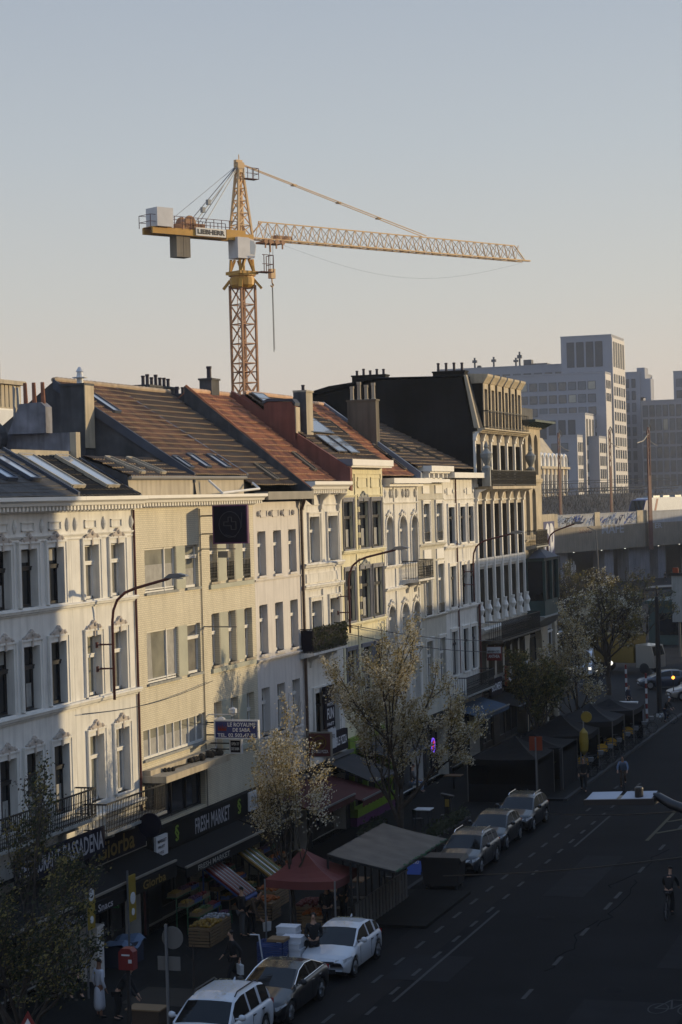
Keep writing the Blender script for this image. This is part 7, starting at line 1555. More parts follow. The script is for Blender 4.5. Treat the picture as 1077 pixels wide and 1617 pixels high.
# sloping greengrocer displays against the shop front, every crate a thing
disp = ((yBC+.5, 3, 'dark green sloping display stand left under the market awning', 'left'), (yBC+3.6, 4, 'sloping display stand with wrapped goods in the middle of the market front', 'middle'), (yCD+2.6, 3, 'sloping display stand at the right end of the market front', 'right'))
colnm = dict(fruit_orange='oranges', fruit_green='green vegetables', fruit_red='red fruit', fruit_yellow='yellow fruit', fruit_purple='dark grapes')
for y0_, nc, lab, side in disp:
    t = thing('display_stand', lab, 'display stand', (-28.4, y0_+nc*.35, .12)); b = MB(); w_ = nc*.75
    for k in range(4): z_ = .45+k*.33; x_ = -27.2-k*.42; b.box(x_-.4, x_, y0_, y0_+w_, z_-.03, z_); b.bar((x_-.02, y0_+.03, .12), (x_-.02, y0_+.03, z_), .04); b.bar((x_-.02, y0_+w_-.03, .12), (x_-.02, y0_+w_-.03, z_), .04)
    b.build('shelf', W['crate_green' if side == 'left' else 'wood_brown'], t)
    for k in range(4):
        for j in range(nc):
            m_ = fr[rr.randrange(5)]; x_ = -27.4-k*.42; y_ = y0_+(j+.5)*w_/nc; z_ = .45+k*.33
            cr_ = thing('fruit_crate', f'crate of {colnm[m_]}, {("lowest","second","third","top")[k]} shelf, {("first","second","third","fourth")[j]} from the near end of the {side} display stand', 'crate', (x_, y_, z_), 'fruit crates on the display stands')
            crate(cr_, x_, y_, z_, .36, w_/nc-.05, .14, rr.choice(('crate_wood', 'crate_green'))).build('box', W[rr.choice(('crate_wood', 'crate_green', 'crate_blue'))], cr_)
            b = MB(); fruit_heap(b, x_, y_, z_+.1, .3, w_/nc-.12, .09, rr, .045); o = b.build('produce', W[m_], cr_); o['kind'] = 'stuff'
# long stand with wrapped packets seen as pale streaks
for k, (px, py, lab) in enumerate(((365, 1372, 'sloping rack of long shiny wrapped packets in red and silver'), (415, 1345, 'sloping rack of yellow wrapped packets beside the red and silver ones'))):
    p = at(px, py, X=-27.6); t = thing('packet_rack', lab, 'display rack', (p.x, p.y, .12)); b = MB(); b.prism([(p.x-.9, 2.1), (p.x+.75, .9), (p.x+.75, .84), (p.x-.9, 2.04)], p.y-.75, p.y+.75); b.bar((p.x+.7, p.y-.7, .12), (p.x+.7, p.y-.7, .9), .05); b.bar((p.x+.7, p.y+.7, .12), (p.x+.7, p.y+.7, .9), .05); b.bar((p.x-.85, p.y-.7, .12), (p.x-.85, p.y-.7, 2.05), .05); b.bar((p.x-.85, p.y+.7, .12), (p.x-.85, p.y+.7, 2.05), .05); b.build('rack', W['crate_blue' if k == 0 else 'iron_black'], t)
    for j in range(10):
        y_ = p.y-.66+j*.147; b = MB(); b.bar((p.x-.8, y_, 2.09), (p.x+.7, y_, 1.0), .06 if j % 2 else .12, .08); b.build('packet', W[('fruit_red', 'cellophane')[j % 2] if k == 0 else ('fruit_yellow', 'cellophane', 'fruit_green')[j % 3]], t)
for k, (px, py, w_, m_, lab) in enumerate(((325, 1458, 1.3, 'fruit_yellow', 'wooden pallet box of yellow fruit under clear foil before the market'), (430, 1400, 1.5, 'fruit_orange', 'table heaped with oranges at the edge of the red tent'), (420, 1420, 1.0, 'fruit_orange', 'smaller heap of oranges in front of the orange table'), (490, 1425, 1.4, 'fruit_red', 'table of red fruit under the red tent'), (500, 1440, 1.0, 'fruit_orange', 'box of oranges under the red tent'), (340, 1448, 1.0, 'cellophane', 'box of clear foil bags beside the yellow fruit'))):
    p = at(px, py, Z=.85); t = thing('fruit_table', lab, 'fruit table', (p.x, p.y, .12)); b = MB(); b.box(p.x-.4, p.x+.4, p.y-w_/2, p.y+w_/2, .7, .8)
    for i in range(5): b.box(p.x-.4, p.x+.4, p.y-w_/2, p.y-w_/2+.03, .15+i*.11, .23+i*.11); b.box(p.x+.37, p.x+.4, p.y-w_/2, p.y+w_/2, .15+i*.11, .23+i*.11)
    b.build('box', W['crate_wood'], t); b = MB(); fruit_heap(b, p.x, p.y, .82, .75, w_-.08, .14, rr, .06); o = b.build('produce', W[m_], t); o['kind'] = 'stuff'
# blue crate stack, foam boxes, pallet
p = at(432, 1540, Z=.12)
for i in range(6):
    t = thing('plastic_crate', f'blue plastic crate, number {("one","two","three","four","five","six")[i]} from the ground in the stack beside the foam boxes', 'crate', (p.x, p.y, .12+i*.19), 'blue crates in the stack'); crate(t, p.x, p.y, .12+i*.19, .9, .6, .18).build('box', W['crate_blue'], t)
t = thing('cardboard_lid', 'brown cardboard lid on top of the blue crate stack', 'cardboard', (p.x+.2, p.y, 1.3)); b = MB(); b.box(p.x-.1, p.x+.5, p.y-.3, p.y+.28, 1.275, 1.36); b.build('sheet', W['crate_wood'], t)
t = thing('wrapping_post', 'white upright plastic strip leaning on the blue crates', 'strip', (p.x-.2, p.y-.4, .12)); b = MB(); b.bar((p.x-.15, p.y-.36, .12), (p.x-.35, p.y-.33, 1.5), .09, .02); b.bar((p.x-.35, p.y-.33, 1.5), (p.x-.65, p.y-.33, 1.5), .09, .02); b.build('strip', W['foam_white'], t)
q_ = at(463, 1535, Z=.12)
for s_, (dx_, dy_, n) in enumerate(((0, 0, 6), (-.35, .65, 7))):
    for i in range(n):
        t = thing('foam_box', f'white foam box in the {"front" if s_ == 0 else "rear"} stack, level {("one","two","three","four","five","six","seven")[i]} from the ground', 'foam box', (q_.x+dx_, q_.y+dy_, .12+i*.2), 'stacked white foam boxes')
        x_, y_ = q_.x+dx_+rr.uniform(-.03, .03), q_.y+dy_+rr.uniform(-.03, .03); b = MB(); b.box(x_-.34, x_+.34, y_-.25, y_+.25, .12+i*.2, .27+i*.2); b.build('box', W['foam_white'], t); b = MB(); b.box(x_-.355, x_+.355, y_-.265, y_+.265, .271+i*.2, .315+i*.2); b.build('lid', W['foam_white'], t)
# red tent
def tent(label, pts4, zleg, zpk, m_, val=.28, legm='steel_grey', name='market_tent', group=None):
    """pitched square tent over four ground corners"""
    c = sum((Vector(p) for p in pts4), Vector((0, 0, 0)))/4; t = thing(name, label, 'tent', (c.x, c.y, .12), group); b = MB(); pk = Vector((c.x+random.uniform(-.3, .3), c.y+random.uniform(-.3, .3), zpk+random.uniform(-.25, .2))); P_ = [Vector((p[0], p[1], zleg)) for p in pts4]
    for i in range(4):
        a, d = P_[i], P_[(i+1) % 4]; N_ = 6
        for k in range(N_):
            for j in range(5):
                def S_(u, v):
                    e_ = a.lerp(d, u); q2 = e_.lerp(pk, v); q2.z -= .22*math.sin(math.pi*v)*(1-.5*abs(2*u-1)); q2.z -= .06*math.sin(math.pi*u)*(1-v); return q2
                b.poly([S_(k/N_, j/5), S_((k+1)/N_, j/5), S_((k+1)/N_, (j+1)/5), S_(k/N_, (j+1)/5)])
            def V_(u): q2 = a.lerp(d, u); q2.z -= .06*math.sin(math.pi*u); return q2
            b.poly([V_(k/N_), V_((k+1)/N_), V_((k+1)/N_)-Vector((0, 0, val)), V_(k/N_)-Vector((0, 0, val))])
    b.build('canopy', W[m_], t)
    for p in P_: l_ = MB(); l_.bar((p.x, p.y, .12), (p.x, p.y, zleg), .05); l_.build('leg', W[legm], t)
    return t
g1 = at(564, 1400, Z=2.2)
tent('square red pop up tent over the fruit tables', [(-25.0, 67.2, 0), (-22.4, 67.2, 0), (-22.4, 69.8, 0), (-25.0, 69.8, 0)], 2.25, 3.0, 'tent_red')
# long tarpaulin roof
t = thing('tarpaulin_stall', 'long market stall roofed with a grey brown tarpaulin on a timber frame', 'stall', (-21.9, 72, .12)); b = MB(); N_ = 14
xw, xe, xf = -23.1, -20.6, -22.25; ys0, ys1 = 68.6, 75.5
def tz(u, v): return 2.95-.55*v-.018*math.sin(u*14)*math.sin(v*3.1)-.012*math.sin(u*37+v*5)
for i in range(N_*2):
    for j in range(8):
        f = lambda a, c: (xw+(xe-xw)*c, ys0+(ys1-ys0)*a, tz(a, c))
        b.poly([f(i/28, j/8), f((i+1)/28, j/8), f((i+1)/28, (j+1)/8), f(i/28, (j+1)/8)])
b.build('tarpaulin', W['tarp'], t, True)
b = MB()
for i in range(5): y_ = ys0+(ys1-ys0)*i/4; b.tube([(xw-.02, y_, 2.89), (xe+.02, y_, 2.34)], .035, 5); b.bar((xw, y_, .12), (xw, y_, 2.9), .07); b.bar((xf, y_, .1), (xf, y_, 2.68), .07)
b.bar((xe+.03, ys0, 2.36), (xe+.03, ys1, 2.36), .09); b.bar((xw, ys0, 2.9), (xw, ys1, 2.9), .08); b.bar((xw, ys0, 2.9), (xe, ys0, 2.38), .06); b.build('frame', W['iron_black'], t)
b = MB()
for k in range(44): y_ = ys0+(ys1-ys0)*k/43; r_ = random.Random(k).uniform(.03, .08); b.lathe([(.01, 0), (r_, .02), (.01, r_)], (xe+.07, y_, 2.38+random.Random(k+9).uniform(-.05, .07)), 5)
o = b.build('edge_litter', W['crate_green'], t); o['kind'] = 'stuff'
t = thing('terrace_fence', 'dark slatted fence along the street side of the tarpaulin stall', 'fence', (xe, (ys0+ys1)/2, 0)); b = MB()
for k in range(int((ys1-ys0)/.42)): b.box(xf+.1, xf+.13, ys0+.1+k*.42, ys0+.35+k*.42, .12, 1.15)
b.build('panel', W['concrete_dark'], t); b = MB()
for z_ in (.15, 1.15): b.bar((xf+.08, ys0, z_), (xf+.08, ys1, z_), .05)
b.build('rail', W['iron_black'], t)
for k, (dx_, dy_) in enumerate(((-.9, 2.2), (-.9, 4.2), (-.9, 6.2))):
    t = thing('terrace_table', ('first', 'second', 'third', 'fourth', 'fifth')[k]+' table counted from the near end in the shade of the tarpaulin', 'table', (xw+dx_, ys0+dy_, .12), 'tables under the tarpaulin'); b = MB(); b.box(xw+dx_-.35, xw+dx_+.35, ys0+dy_-.5, ys0+dy_+.5, .83, .87); b.build('table_top', W['wood_brown'], t); b = MB(); b.bar((xw+dx_, ys0+dy_, .14), (xw+dx_, ys0+dy_, .83), .07); b.box(xw+dx_-.25, xw+dx_+.25, ys0+dy_-.25, ys0+dy_+.25, .12, .15); b.build('leg', W['iron_black'], t)
# dark market tents further up
for k, (x0, y0_, lab) in enumerate(((-25.9, 99.5, 'nearest black market tent with dark side walls beyond the parked cars'), (-25.6, 104.2, 'second black market tent from the parked cars'), (-25.4, 109.5, 'third black market tent, half under the grey tree'), (-25.2, 116.5, 'fourth grey market tent near the electric cabinet'), (-25.0, 122.5, 'farthest grey market tent before the junction'))):
    t = tent(lab, [(x0, y0_, 0), (x0+3.6, y0_, 0), (x0+3.6, y0_+3.9, 0), (x0, y0_+3.9, 0)], 2.3, 3.05, 'tent_black' if k < 3 else 'tent_grey', .3, 'concrete_dark', group='black market tents')
    b = MB(); b.box(x0+.02, x0+.04, y0_, y0_+3.9, .12, 2.3); b.box(x0, x0+3.5, y0_+3.86, y0_+3.88, .12, 2.3); b.build('side_wall', W['tent_black'], t)
    if k == 0: b = MB(); b.box(x0-.0, x0+3.6, y0_+.02, y0_+.06, .12, 1.0); b.box(x0+3.58, x0+3.6, y0_+.1, y0_+3.9, .12, 2.2); b.build('counter_cloth', W['tent_black'], t)
    if k == 1: b = MB(); b.box(x0+3.55, x0+3.6, y0_-.6, y0_+3.9, .12, 2.3); b.build('street_side_wall', W['tent_grey'], t)
# round yellow signs by the tents
for (px, py, r_, lab, nm) in ((926, 1132, .30, 'round pale yellow sign on the thin pole beside the tents', 'disc'), (922, 1171, .0, 'half hidden yellow oval sign low on the thin pole by the tents', 'oval')):
    p = at(px, py, X=-21.6); t = thing('round_sign', lab, 'sign', tuple(p)); b = MB()
    if r_: disc(b, p, r_, .06)
    else: b.lathe([(.02, -.75), (.22, -.5), (.26, 0), (.22, .5), (.02, .75)], p, 14)
    b.build('disc', W['sign_yellow'], t); b = MB(); b.bar((p.x-.2, p.y+.1, .12), (p.x-.2, p.y+.1, p.z+.3), .06); b.build('pole', W['steel_grey'], t)
p = at(846, 1174, Y=98.6); t = thing('road_sign', 'orange square sign seen from behind on a grey post before the black tents', 'sign', (p.x, p.y, .12)); b = MB(); b.box(p.x-.33, p.x+.33, p.y-.02, p.y, p.z-.35, p.z+.35); b.build('panel', W['sign_orange'], t); b = MB(); b.bar((p.x, p.y-.05, .12), (p.x, p.y-.05, p.z+.3), .06); b.build('post', W['steel_grey'], t)
# bike share row
n_ = 8; a_ = at(938, 1228, Z=.12); c_ = at(1022, 1158, Z=.12)
first = None
for k in range(n_):
    p = a_.lerp(c_, k/(n_-1)); p.x = -21.9; lab = ('nearest', 'second', 'third', 'fourth', 'fifth', 'sixth', 'seventh', 'farthest')[k]+' yellow hire bicycle in the docking row beside the tents'
    if first is None: first = bike_at(lab, (0, 0, 0), 0, group='hire bicycles in the docking row', frame='cloth_grey', basket='steel_grey', guard='bike_yellow'); first['group'] = 'hire bicycles in the docking row'; place(first, (p.x, p.y, .12), math.radians(112)); 
    else: dup(first, (p.x, p.y, .12), math.radians(112+rr.uniform(-6, 6)), lab)
    t = thing('bike_dock', ('nearest', 'second', 'third', 'fourth', 'fifth', 'sixth', 'seventh', 'farthest')[k]+' grey docking post of the hire bicycles', 'bike dock', (p.x-.85, p.y, .12), 'docking posts of the hire bicycles'); b = MB(); b.prism([(p.x-1.0, .12), (p.x-.95, .85), (p.x-.8, .9), (p.x-.75, .12)], p.y-.08, p.y+.08); b.build('post', W['concrete_dark'], t)
# planting between
t = thing('hedge', 'low dark hedge behind the hire bicycles', 'hedge', (-23.6, 118, .12)); b = MB()
for i in range(2600):
    c = Vector((-23.4+rr.gauss(0, .25), rr.uniform(108, 128), .12+rr.random()*1.1)); s_ = rr.uniform(.05, .12); u_ = Vector((rr.uniform(-1, 1), rr.uniform(-1, 1), rr.uniform(-1, 1))).normalized(); v_ = u_.orthogonal().normalized(); b.poly([c+u_*s_, c+v_*s_, c-u_*s_, c-v_*s_])
b.build('foliage', W['leaf_dark'], t)
def cabinet(label, px, py, X, w, d, h, m_, name='electric_cabinet', rz=0):
    p = at(px, py, Z=.12) if X is None else at(px, py, X=X); t = thing(name, label, 'cabinet', (p.x, p.y, .12), rz=rz); ORG[t.name] = Vector((0, 0, 0)); b = MB(); b.box(-w/2, w/2, -d/2, d/2, .06, h); b.box(-w/2+.03, w/2-.03, -d/2+.03, d/2-.03, 0, .06); b.prism([(-w/2-.03, h), (w/2+.03, h), (w/2, h+.06), (-w/2, h+.06)], -d/2-.03, d/2+.03); b.build('housing', W[m_], t); b = MB(); b.box(-.01, .01, -d/2-.008, -d/2-.001, .1, h-.05); b.box(.06, .09, -d/2-.02, -d/2-.001, h*.5, h*.6); b.build('door', W['plastic_black'], t); return t
cabinet('large pale grey electric cabinet near the farthest tents', 992, 1145, None, 1.3, .5, 1.5, 'office_pale'); cabinet('small grey electric cabinet right of the large one', 1012, 1143, None, .45, .4, 1.25, 'concrete_blue')
cabinet('tall pale grey electric cabinet on the pavement at the lower left', 147, 1548, None, .62, .5, 1.75, 'office_pale')
for (px, py, X_, h, lab) in ((708, 1290, None, 1.45, 'dark parking meter column behind the tarpaulin stall'),):
    p = at(px, 1310, Z=.12); t = thing('parking_meter', lab, 'parking meter', (p.x, p.y, .12)); b = MB(); b.box(p.x-.14, p.x+.14, p.y-.1, p.y+.1, .12, 1.7); b.prism([(p.x-.3, 1.7), (p.x+.3, 1.62), (p.x+.3, 1.7), (p.x-.3, 1.82)], p.y-.16, p.y+.16); b.build('column', W['iron_black'], t); b = MB(); b.poly([(p.x-.1, p.y-.105, 1.2), (p.x+.1, p.y-.105, 1.2), (p.x+.1, p.y-.105, 1.55), (p.x-.1, p.y-.105, 1.55)]); b.build('panel', W['sign_yellow'], t)
p = at(716, 1308, Z=.0); t = thing('sandwich_board', 'small blue and white folding board leaning near the dark parked cars', 'board', (-23.1, p.y-3, .12)); b = MB(); b.poly([(-23.5, 80.2, .9), (-22.9, 80.2, .9), (-22.9, 79.9, .12), (-23.5, 79.9, .12)]); b.poly([(-23.5, 80.2, .9), (-22.9, 80.2, .9), (-22.9, 80.5, .12), (-23.5, 80.5, .12)]); b.build('panel', W['sign_blue'], t); b = MB(); b.text('MENU', (-23.4, 80.0, .55), (1, 0, 0), (0, .36, .93), .4, .15); b.mv(Matrix.Translation((0, -.03, 0))); b.build('lettering', W['sign_white'], t)
t = thing('waste_container', 'black wheeled waste container at the end of the tarpaulin stall', 'waste container', (-21.4, 78, 0)); b = MB(); b.prism([(-22.1, .2), (-22.2, 1.15), (-20.6, 1.15), (-20.7, .2)], 77.5, 78.5); b.prism([(-22.3, 1.15), (-22.2, 1.3), (-20.6, 1.3), (-20.5, 1.15)], 77.45, 78.6); b.build('bin', W['plastic_black'], t)
for x_ in (-22, -20.8):
    for y_ in (77.6, 78.4): b = MB(); b.lathe([(.1, -.04), (.1, .04)], (x_, y_, .1), 10, 0, 'x'); b.build('wheel', W['rubber'], t)
for k, (x_, y_, z_) in enumerate(((-22.9, 76.2, .12), (-23.3, 77.0, .12))):
    t = thing('carton', ('pale carton on the pavement left of the waste container', 'second pale carton behind the first one')[k], 'carton', (x_, y_, z_)); b = MB(); b.box(x_-.3, x_+.3, y_-.2, y_+.2, z_, z_+.42); b.poly([(x_-.3, y_-.21, z_+.42), (x_+.3, y_-.21, z_+.42), (x_+.3, y_-.33, z_+.5), (x_-.3, y_-.33, z_+.5)]); b.build('box', W['concrete_dark'], t)
# cafe table with white top
p = at(668, 1246, X=-26.2); t = thing('cafe_table', 'square cafe table with a white top on the pavement past the large tree', 'table', (p.x, p.y, .12)); b = MB(); b.box(p.x-.4, p.x+.4, p.y-.4, p.y+.4, .84, .88); b.build('table_top', W['sign_white'], t)
for sx in (-.33, .33):
    for sy in (-.33, .33): b = MB(); b.bar((p.x+sx, p.y+sy, .12), (p.x+sx*.9, p.y+sy*.9, .84), .03); b.build('leg', W['iron_black'], t)
def chair(label, x, y, rz, m_='iron_black'):
    t = thing('cafe_chair', label, 'chair', (x, y, .12), 'cafe chairs', rz); ORG[t.name] = Vector((0, 0, 0)); b = MB(); b.box(-.21, .21, -.21, .21, .43, .46); b.build('seat', W[m_], t); b = MB(); b.box(-.2, .2, .18, .21, .6, .88); b.build('backrest', W[m_], t)
    for sx in (-.19, .19):
        for sy in (-.19, .19): b = MB(); b.bar((sx, sy, 0), (sx, sy, .43 if sy < 0 else .88), .025); b.build('leg', W['iron_black'], t)
    return t
chair('cafe chair under the seated guest', p.x-.0, p.y-1.0, 2.2); chair('empty dark cafe chair right of the white table', p.x+1.0, p.y+.2, -1.4); q_ = at(750, 1235, Z=.5); chair('dark chair standing alone before the black tent', q_.x, q_.y, 1.0)
t = thing('bench_table', 'dark table with a stool near the black tent', 'table', (q_.x-1.1, q_.y, .12)); b = MB(); b.box(q_.x-1.6, q_.x-.7, q_.y-.35, q_.y+.35, .82, .86); b.build('table_top', W['wood_brown'], t); b = MB(); b.bar((q_.x-1.15, q_.y, .12), (q_.x-1.15, q_.y, .82), .08); b.build('leg', W['iron_black'], t)
# planters by the dark cars
for k, (x_, y_, L_, lab) in enumerate(((-23.9, 88, 6.2, 'long black planter with low shrubs beside the parked dark cars'), (-27.0, 86.5, 3.0, 'black low screen box on the pavement near the large tree'))):
    t = thing('planter', lab, 'planter', (x_, y_, .12)); b = MB(); b.box(x_-.3, x_+.3, y_-L_/2, y_+L_/2, .12, .75); b.build('trough', W['iron_black'], t); b = MB()
    for i in range(900 if k == 0 else 200):
        c = Vector((x_+rr.gauss(0, .16), y_+rr.uniform(-L_/2, L_/2), .75+abs(rr.gauss(0, .22)))); s_ = rr.uniform(.04, .09); u_ = Vector((rr.uniform(-1, 1), rr.uniform(-1, 1), rr.uniform(-1, 1))).normalized(); v_ = u_.orthogonal().normalized(); b.poly([c+u_*s_, c+v_*s_, c-u_*s_, c-v_*s_])
    b.build('foliage', W['leaf_dark'], t)
# lower left: letter box, round no-entry style pole, tree grate, trestle, benches, warning sign
p = at(202, 1515, X=-23.3); t = thing('letter_box', 'red letter box on a black post at the lower left', 'letter box', (p.x, p.y, .12)); zb2 = p.z-.27; b = MB(); b.prism([(p.x-.22, zb2), (p.x-.22, zb2+.5), (p.x-.12, zb2+.6), (p.x+.12, zb2+.6), (p.x+.22, zb2+.5), (p.x+.22, zb2)], p.y-.15, p.y+.15); b.build('box', W['sign_red'], t); b = MB(); b.bar((p.x, p.y, .12), (p.x, p.y, zb2), .09); b.build('post', W['iron_black'], t); b = MB(); b.box(p.x-.12, p.x+.12, p.y-.165, p.y-.151, zb2+.4, zb2+.44); b.box(p.x+.08, p.x+.18, p.y-.165, p.y-.151, zb2+.2, zb2+.3); b.build('slot', W['sign_white'], t)
p = at(262, 1470, X=-23.2); q_ = at(262, 1605, X=-23.2); t = thing('traffic_sign', 'round traffic sign seen from behind with a small plate under it, on a grey pole', 'traffic sign', (p.x, p.y, .12)); b = MB(); b.bar((p.x, p.y, .12), (p.x, p.y, p.z+.2), .07); b.build('pole', W['steel_grey'], t); b = MB(); disc(b, (p.x+.18, p.y+.05, p.z-.2), .33, .03); b.build('disc', W['concrete_dark'], t); b = MB(); b.box(p.x-.3, p.x+.4, p.y+.03, p.y+.06, p.z-1.15, p.z-.75); b.build('plate', W['concrete_dark'], t)
b = MB(); p = at(272, 1575, Z=.12); b.box(p.x-1.3, p.x+1.3, p.y-1.1, p.y+1.1, .115, .135); struct(b.build('soil_bed', W['soil']))
t = thing('sapling', 'bare sapling tied in the soil bed at the lower left', 'sapling', (p.x+.4, p.y+.8, .12)); b = MB(); b.tube([(p.x+.4, p.y+.8, .12), (p.x+.42, p.y+.8, .9), (p.x+.4, p.y+.82, 1.6)], [.04, .03, .015], 5); 
for k in range(6): b.bar((p.x+.41, p.y+.8, .9+k*.1), (p.x+.41+.25*math.cos(k*2), p.y+.8+.25*math.sin(k*2), 1.15+k*.1), .012)
b.build('stem', W['bark'], t)
p = at(232, 1590, Z=.9); t = thing('market_table', 'wooden market table with a pale top beside the letter box', 'table', (p.x, p.y, .12)); b = MB(); b.box(p.x-.55, p.x+.55, p.y-.35, p.y+.35, .86, .9); b.build('table_top', W['crate_wood'], t); b = MB(); b.box(p.x-.5, p.x+.5, p.y-.3, p.y+.3, .12, .855); b.build('skirt', W['cloth_brown'], t)
p = at(195, 1485, Z=.9); t = thing('covered_goods', 'goods under a crumpled pale blue sheet beside the tall cabinet', 'covered goods', (p.x, p.y, .12)); b = MB(); N_ = 8
for i in range(N_):
    for j in range(5):
        f = lambda a, c: (p.x-.5+c*1.0, p.y-.8+a*1.6, .95+.12*math.sin(a*9)+.08*math.cos(c*7)-.5*abs(c-.5)**2*2)
        b.poly([f(i/N_, j/5), f((i+1)/N_, j/5), f((i+1)/N_, (j+1)/5), f(i/N_, (j+1)/5)])
b.build('sheet', W['cloth_blue'], t, True); b = MB(); b.box(p.x-.42, p.x+.42, p.y-.7, p.y+.7, .12, .82); b.build('boxes', W['cloth_navy'], t)
a_ = at(75, 1617, X=-23.0); t = thing('glass_shelter', 'dark glazed wind screen with steel posts at the lower left kerb', 'wind screen', (-23.3, a_.y, .12)); ya_ = at(78, 1560, X=-23.3).y; yb_2 = at(145, 1560, X=-23.3).y; b = MB()
for k in range(4): y_ = ya_+(yb_2-ya_)*k/3; b.bar((-23.3, y_, .12), (-23.3, y_, 1.5), .06)
b.bar((-23.3, ya_, 1.5), (-23.3, yb_2, 1.5), .06); b.build('frame', W['concrete_dark'], t); b = MB(); b.box(-23.32, -23.28, ya_, yb_2, .25, 1.45); b.build('panel', W['glass_dark'], t)
p = at(44, 1612, X=-22.9); t = thing('warning_sign', 'triangular red bordered warning sign at the bottom left corner', 'traffic sign', (p.x, p.y, 0)); b = MB(); z_ = p.z; b.prism([(p.x-.4, z_-.45), (p.x+.4, z_-.45), (p.x, z_+.24)], p.y, p.y+.03); b.build('border', W['sign_red'], t); b = MB(); b.prism([(p.x-.24, z_-.36), (p.x+.24, z_-.36), (p.x, z_+.06)], p.y-.01, p.y-.002); b.build('face', W['sign_white'], t); b = MB(); b.bar((p.x, p.y+.06, .0), (p.x, p.y+.06, z_), .06); b.build('post', W['steel_grey'], t); b = MB(); b.bar((p.x-.05, p.y-.02, z_-.32), (p.x+.02, p.y-.02, z_-.1), .04, .01); b.build('symbol', W['text_dark'], t)
# junction furniture
for k, (px, py, zt, lab) in enumerate(((1022, 1143, 3.4, 'red and white striped pole left of the sideways bicycle'), (990, 1120, 3.2, 'red and white striped pole next to the scooter rider'))):
    p = at(px, py, Z=0); t = thing('striped_pole', lab, 'pole', tuple(p), 'striped poles'); 
    for s_, m_ in ((0, 'sign_white'), (1, 'sign_red')):
        b = MB()
        for i in range(s_, 10, 2): b.bar((p.x, p.y, i*zt/10), (p.x, p.y, (i+1)*zt/10), .13)
        b.build('stripe', W[m_], t)
p = at(1042, 1135, Z=0); zt = at(1040, 942, Y=p.y).z; t = thing('tram_pole', 'thick black pole rising at the junction by the right edge', 'pole', tuple(p)); b = MB(); b.tube([(p.x, p.y, 0), (p.x, p.y, zt*.6), (p.x, p.y, zt)], [.19, .17, .13], 10); b.build('shaft', W['iron_black'], t); b = MB(); b.lathe([(.24, 0), (.24, .35), (.2, .4)], (p.x, p.y, 0), 10); b.build('base', W['sign_white'], t)
p = at(1075, 983, X=-14.0); q0 = at(1060, 905, Y=190); q1 = at(1100, 982, Y=190); t = thing('advertising_board', 'large pale beige board on posts at the right edge with an orange panel on top', 'billboard', (q0.x, 190, 0)); b = MB(); b.box(q0.x, q1.x, 190, 190.4, q1.z, q0.z); b.build('board', W['stone_grey'], t); b = MB(); b.box(q0.x-.1, q1.x, 189.9, 190.0, q0.z-.25, q0.z+.02); b.build('top_rail', W['iron_black'], t); o0, o1 = at(1062, 898, Y=190), at(1071, 906, Y=190); b = MB(); b.box(o0.x, o1.x, 190.0, 190.2, o1.z, o0.z+.1); b.build('orange_panel', W['sign_orange'], t); b = MB(); b.bar((q0.x+.6, 190.2, 0), (q0.x+.6, 190.2, q1.z), .2); b.bar((q1.x-.6, 190.2, 0), (q1.x-.6, 190.2, q1.z), .2); b.build('post', W['concrete_dark'], t)
q0 = at(1024, 927, Y=250); q1 = at(1080, 932, Y=250); t = thing('tram_shelter', 'dark flat canopy of a tram stop by the viaduct', 'shelter', (q0.x, 250, 0)); b = MB(); b.prism([(q0.x-1.2, q0.z-1.0), (q0.x, q0.z), (q1.x, q0.z+.2), (q1.x, q0.z-.1), (q0.x, q0.z-.35), (q0.x-1.1, q0.z-1.3)], 247, 253); b.build('roof', W['iron_black'], t); b = MB()
for x_ in (q0.x+1, q0.x+4): b.bar((x_, 250, 0), (x_, 250, q0.z-.2), .15)
b.build('post', W['iron_black'], t)
for (px, pt, pb, lab, arm) in ((948, 832, 970, 'slim street lamp post standing before the viaduct parapet', 1),):
    X_ = at(px, pb, Z=0); zt = at(px-6, pt, Y=X_.y).z; t = thing('street_lamp', lab, 'street lamp', tuple(X_)); b = MB(); b.tube([(X_.x, X_.y, 0), (X_.x-.15, X_.y, zt*.7), (X_.x-.3, X_.y, zt-.5), (X_.x-1.4, X_.y, zt)], [.12, .1, .08, .06], 7); b.build('post', W['concrete_dark'], t, True)
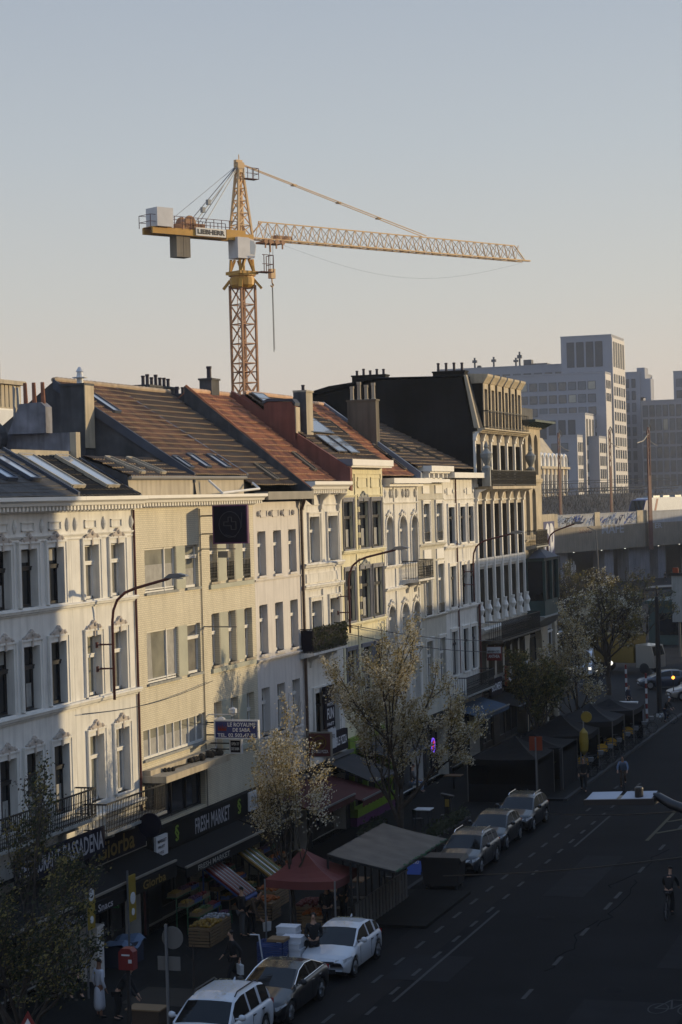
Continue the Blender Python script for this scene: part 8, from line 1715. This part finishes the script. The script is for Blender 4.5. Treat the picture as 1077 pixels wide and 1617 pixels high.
for k, (px, py) in enumerate(((893, 1020), (964, 1047), (912, 1019), (983, 1018), (973, 1020), (958, 992), (905, 1060), (943, 1060), (1063, 1070))):
    p = at(px, py, dep=(190, 170, 260, 200, 205, 240, 158, 158, 150)[k]); t = thing('lit_lamp', ('violet white lamp shining through the grey tree', 'white lamp shining in the widest tree', 'tiny orange lamp behind the grey tree, left', 'small white lamp at the right rim of the widest tree', 'tiny pale lamp left of the small white one', 'orange lamp strip behind the widest tree', 'left warm headlamp glint under the grey tree', 'right warm headlamp glint under the grey tree', 'orange indicator glow beside the black pole')[k], 'lamp', tuple(p)); b = MB(); r_ = .22 if k in (0, 1) else .13; b.lathe([(.02, -r_), (r_*.8, -r_*.5), (r_, 0), (r_*.8, r_*.5), (.02, r_)], p, 8); b.build('bulb', W['lamp_glow' if k not in (2, 5, 8) else 'lamp_orange'], t)
    b = MB(); b.bar((p.x, p.y, 0), (p.x, p.y, p.z-r_), .06); b.build('post', W['iron_black'], t)
b = MB(); b.box(-34, -26.5, 205, 212, 0, 4.2); b.box(-34.3, -26.2, 204.8, 212.2, 4.2, 4.5); t = thing('kiosk', 'low teal kiosk behind the grey tree on the far square', 'kiosk', (-30, 208, 0)); b.build('wall', W['copper_green'], t); b = MB(); b.box(-33, -27.5, 204.9, 204.99, 1, 3.2); b.build('window', W['glass_dark'], t)
for k in range(9): p = at(893+k*2.1, 945+random.uniform(-3, 2), Z=0); b = MB(); b.tube([(p.x, p.y, 0), (p.x, p.y, 5.2+random.uniform(-1, 1))], [.07, .05], 5); single(b.build('tall_stake', W['office_pale']), 'pale upright stake in the close row of stakes beside the far trees', 'stake', 'pale stakes in a close row')
# ================================================================ evening haze over the quarter
def add_haze(density):
    b = MB(); b.box(-1640, 1640, -320, 3050, -1.5, 75); o = b.build('haze', []); 
    m = bpy.data.materials.new('haze'); m.use_nodes = True; N = m.node_tree.nodes; N.clear(); pv = N.new('ShaderNodeVolumePrincipled'); out = N.new('ShaderNodeOutputMaterial')
    pv.inputs['Color'].default_value = (.90, .92, .95, 1); pv.inputs['Density'].default_value = density; pv.inputs['Anisotropy'].default_value = .2
    m.node_tree.links.new(pv.outputs[0], out.inputs['Volume']); o.data.materials.append(m); o['kind'] = 'stuff'
    return o
add_haze(.00018)
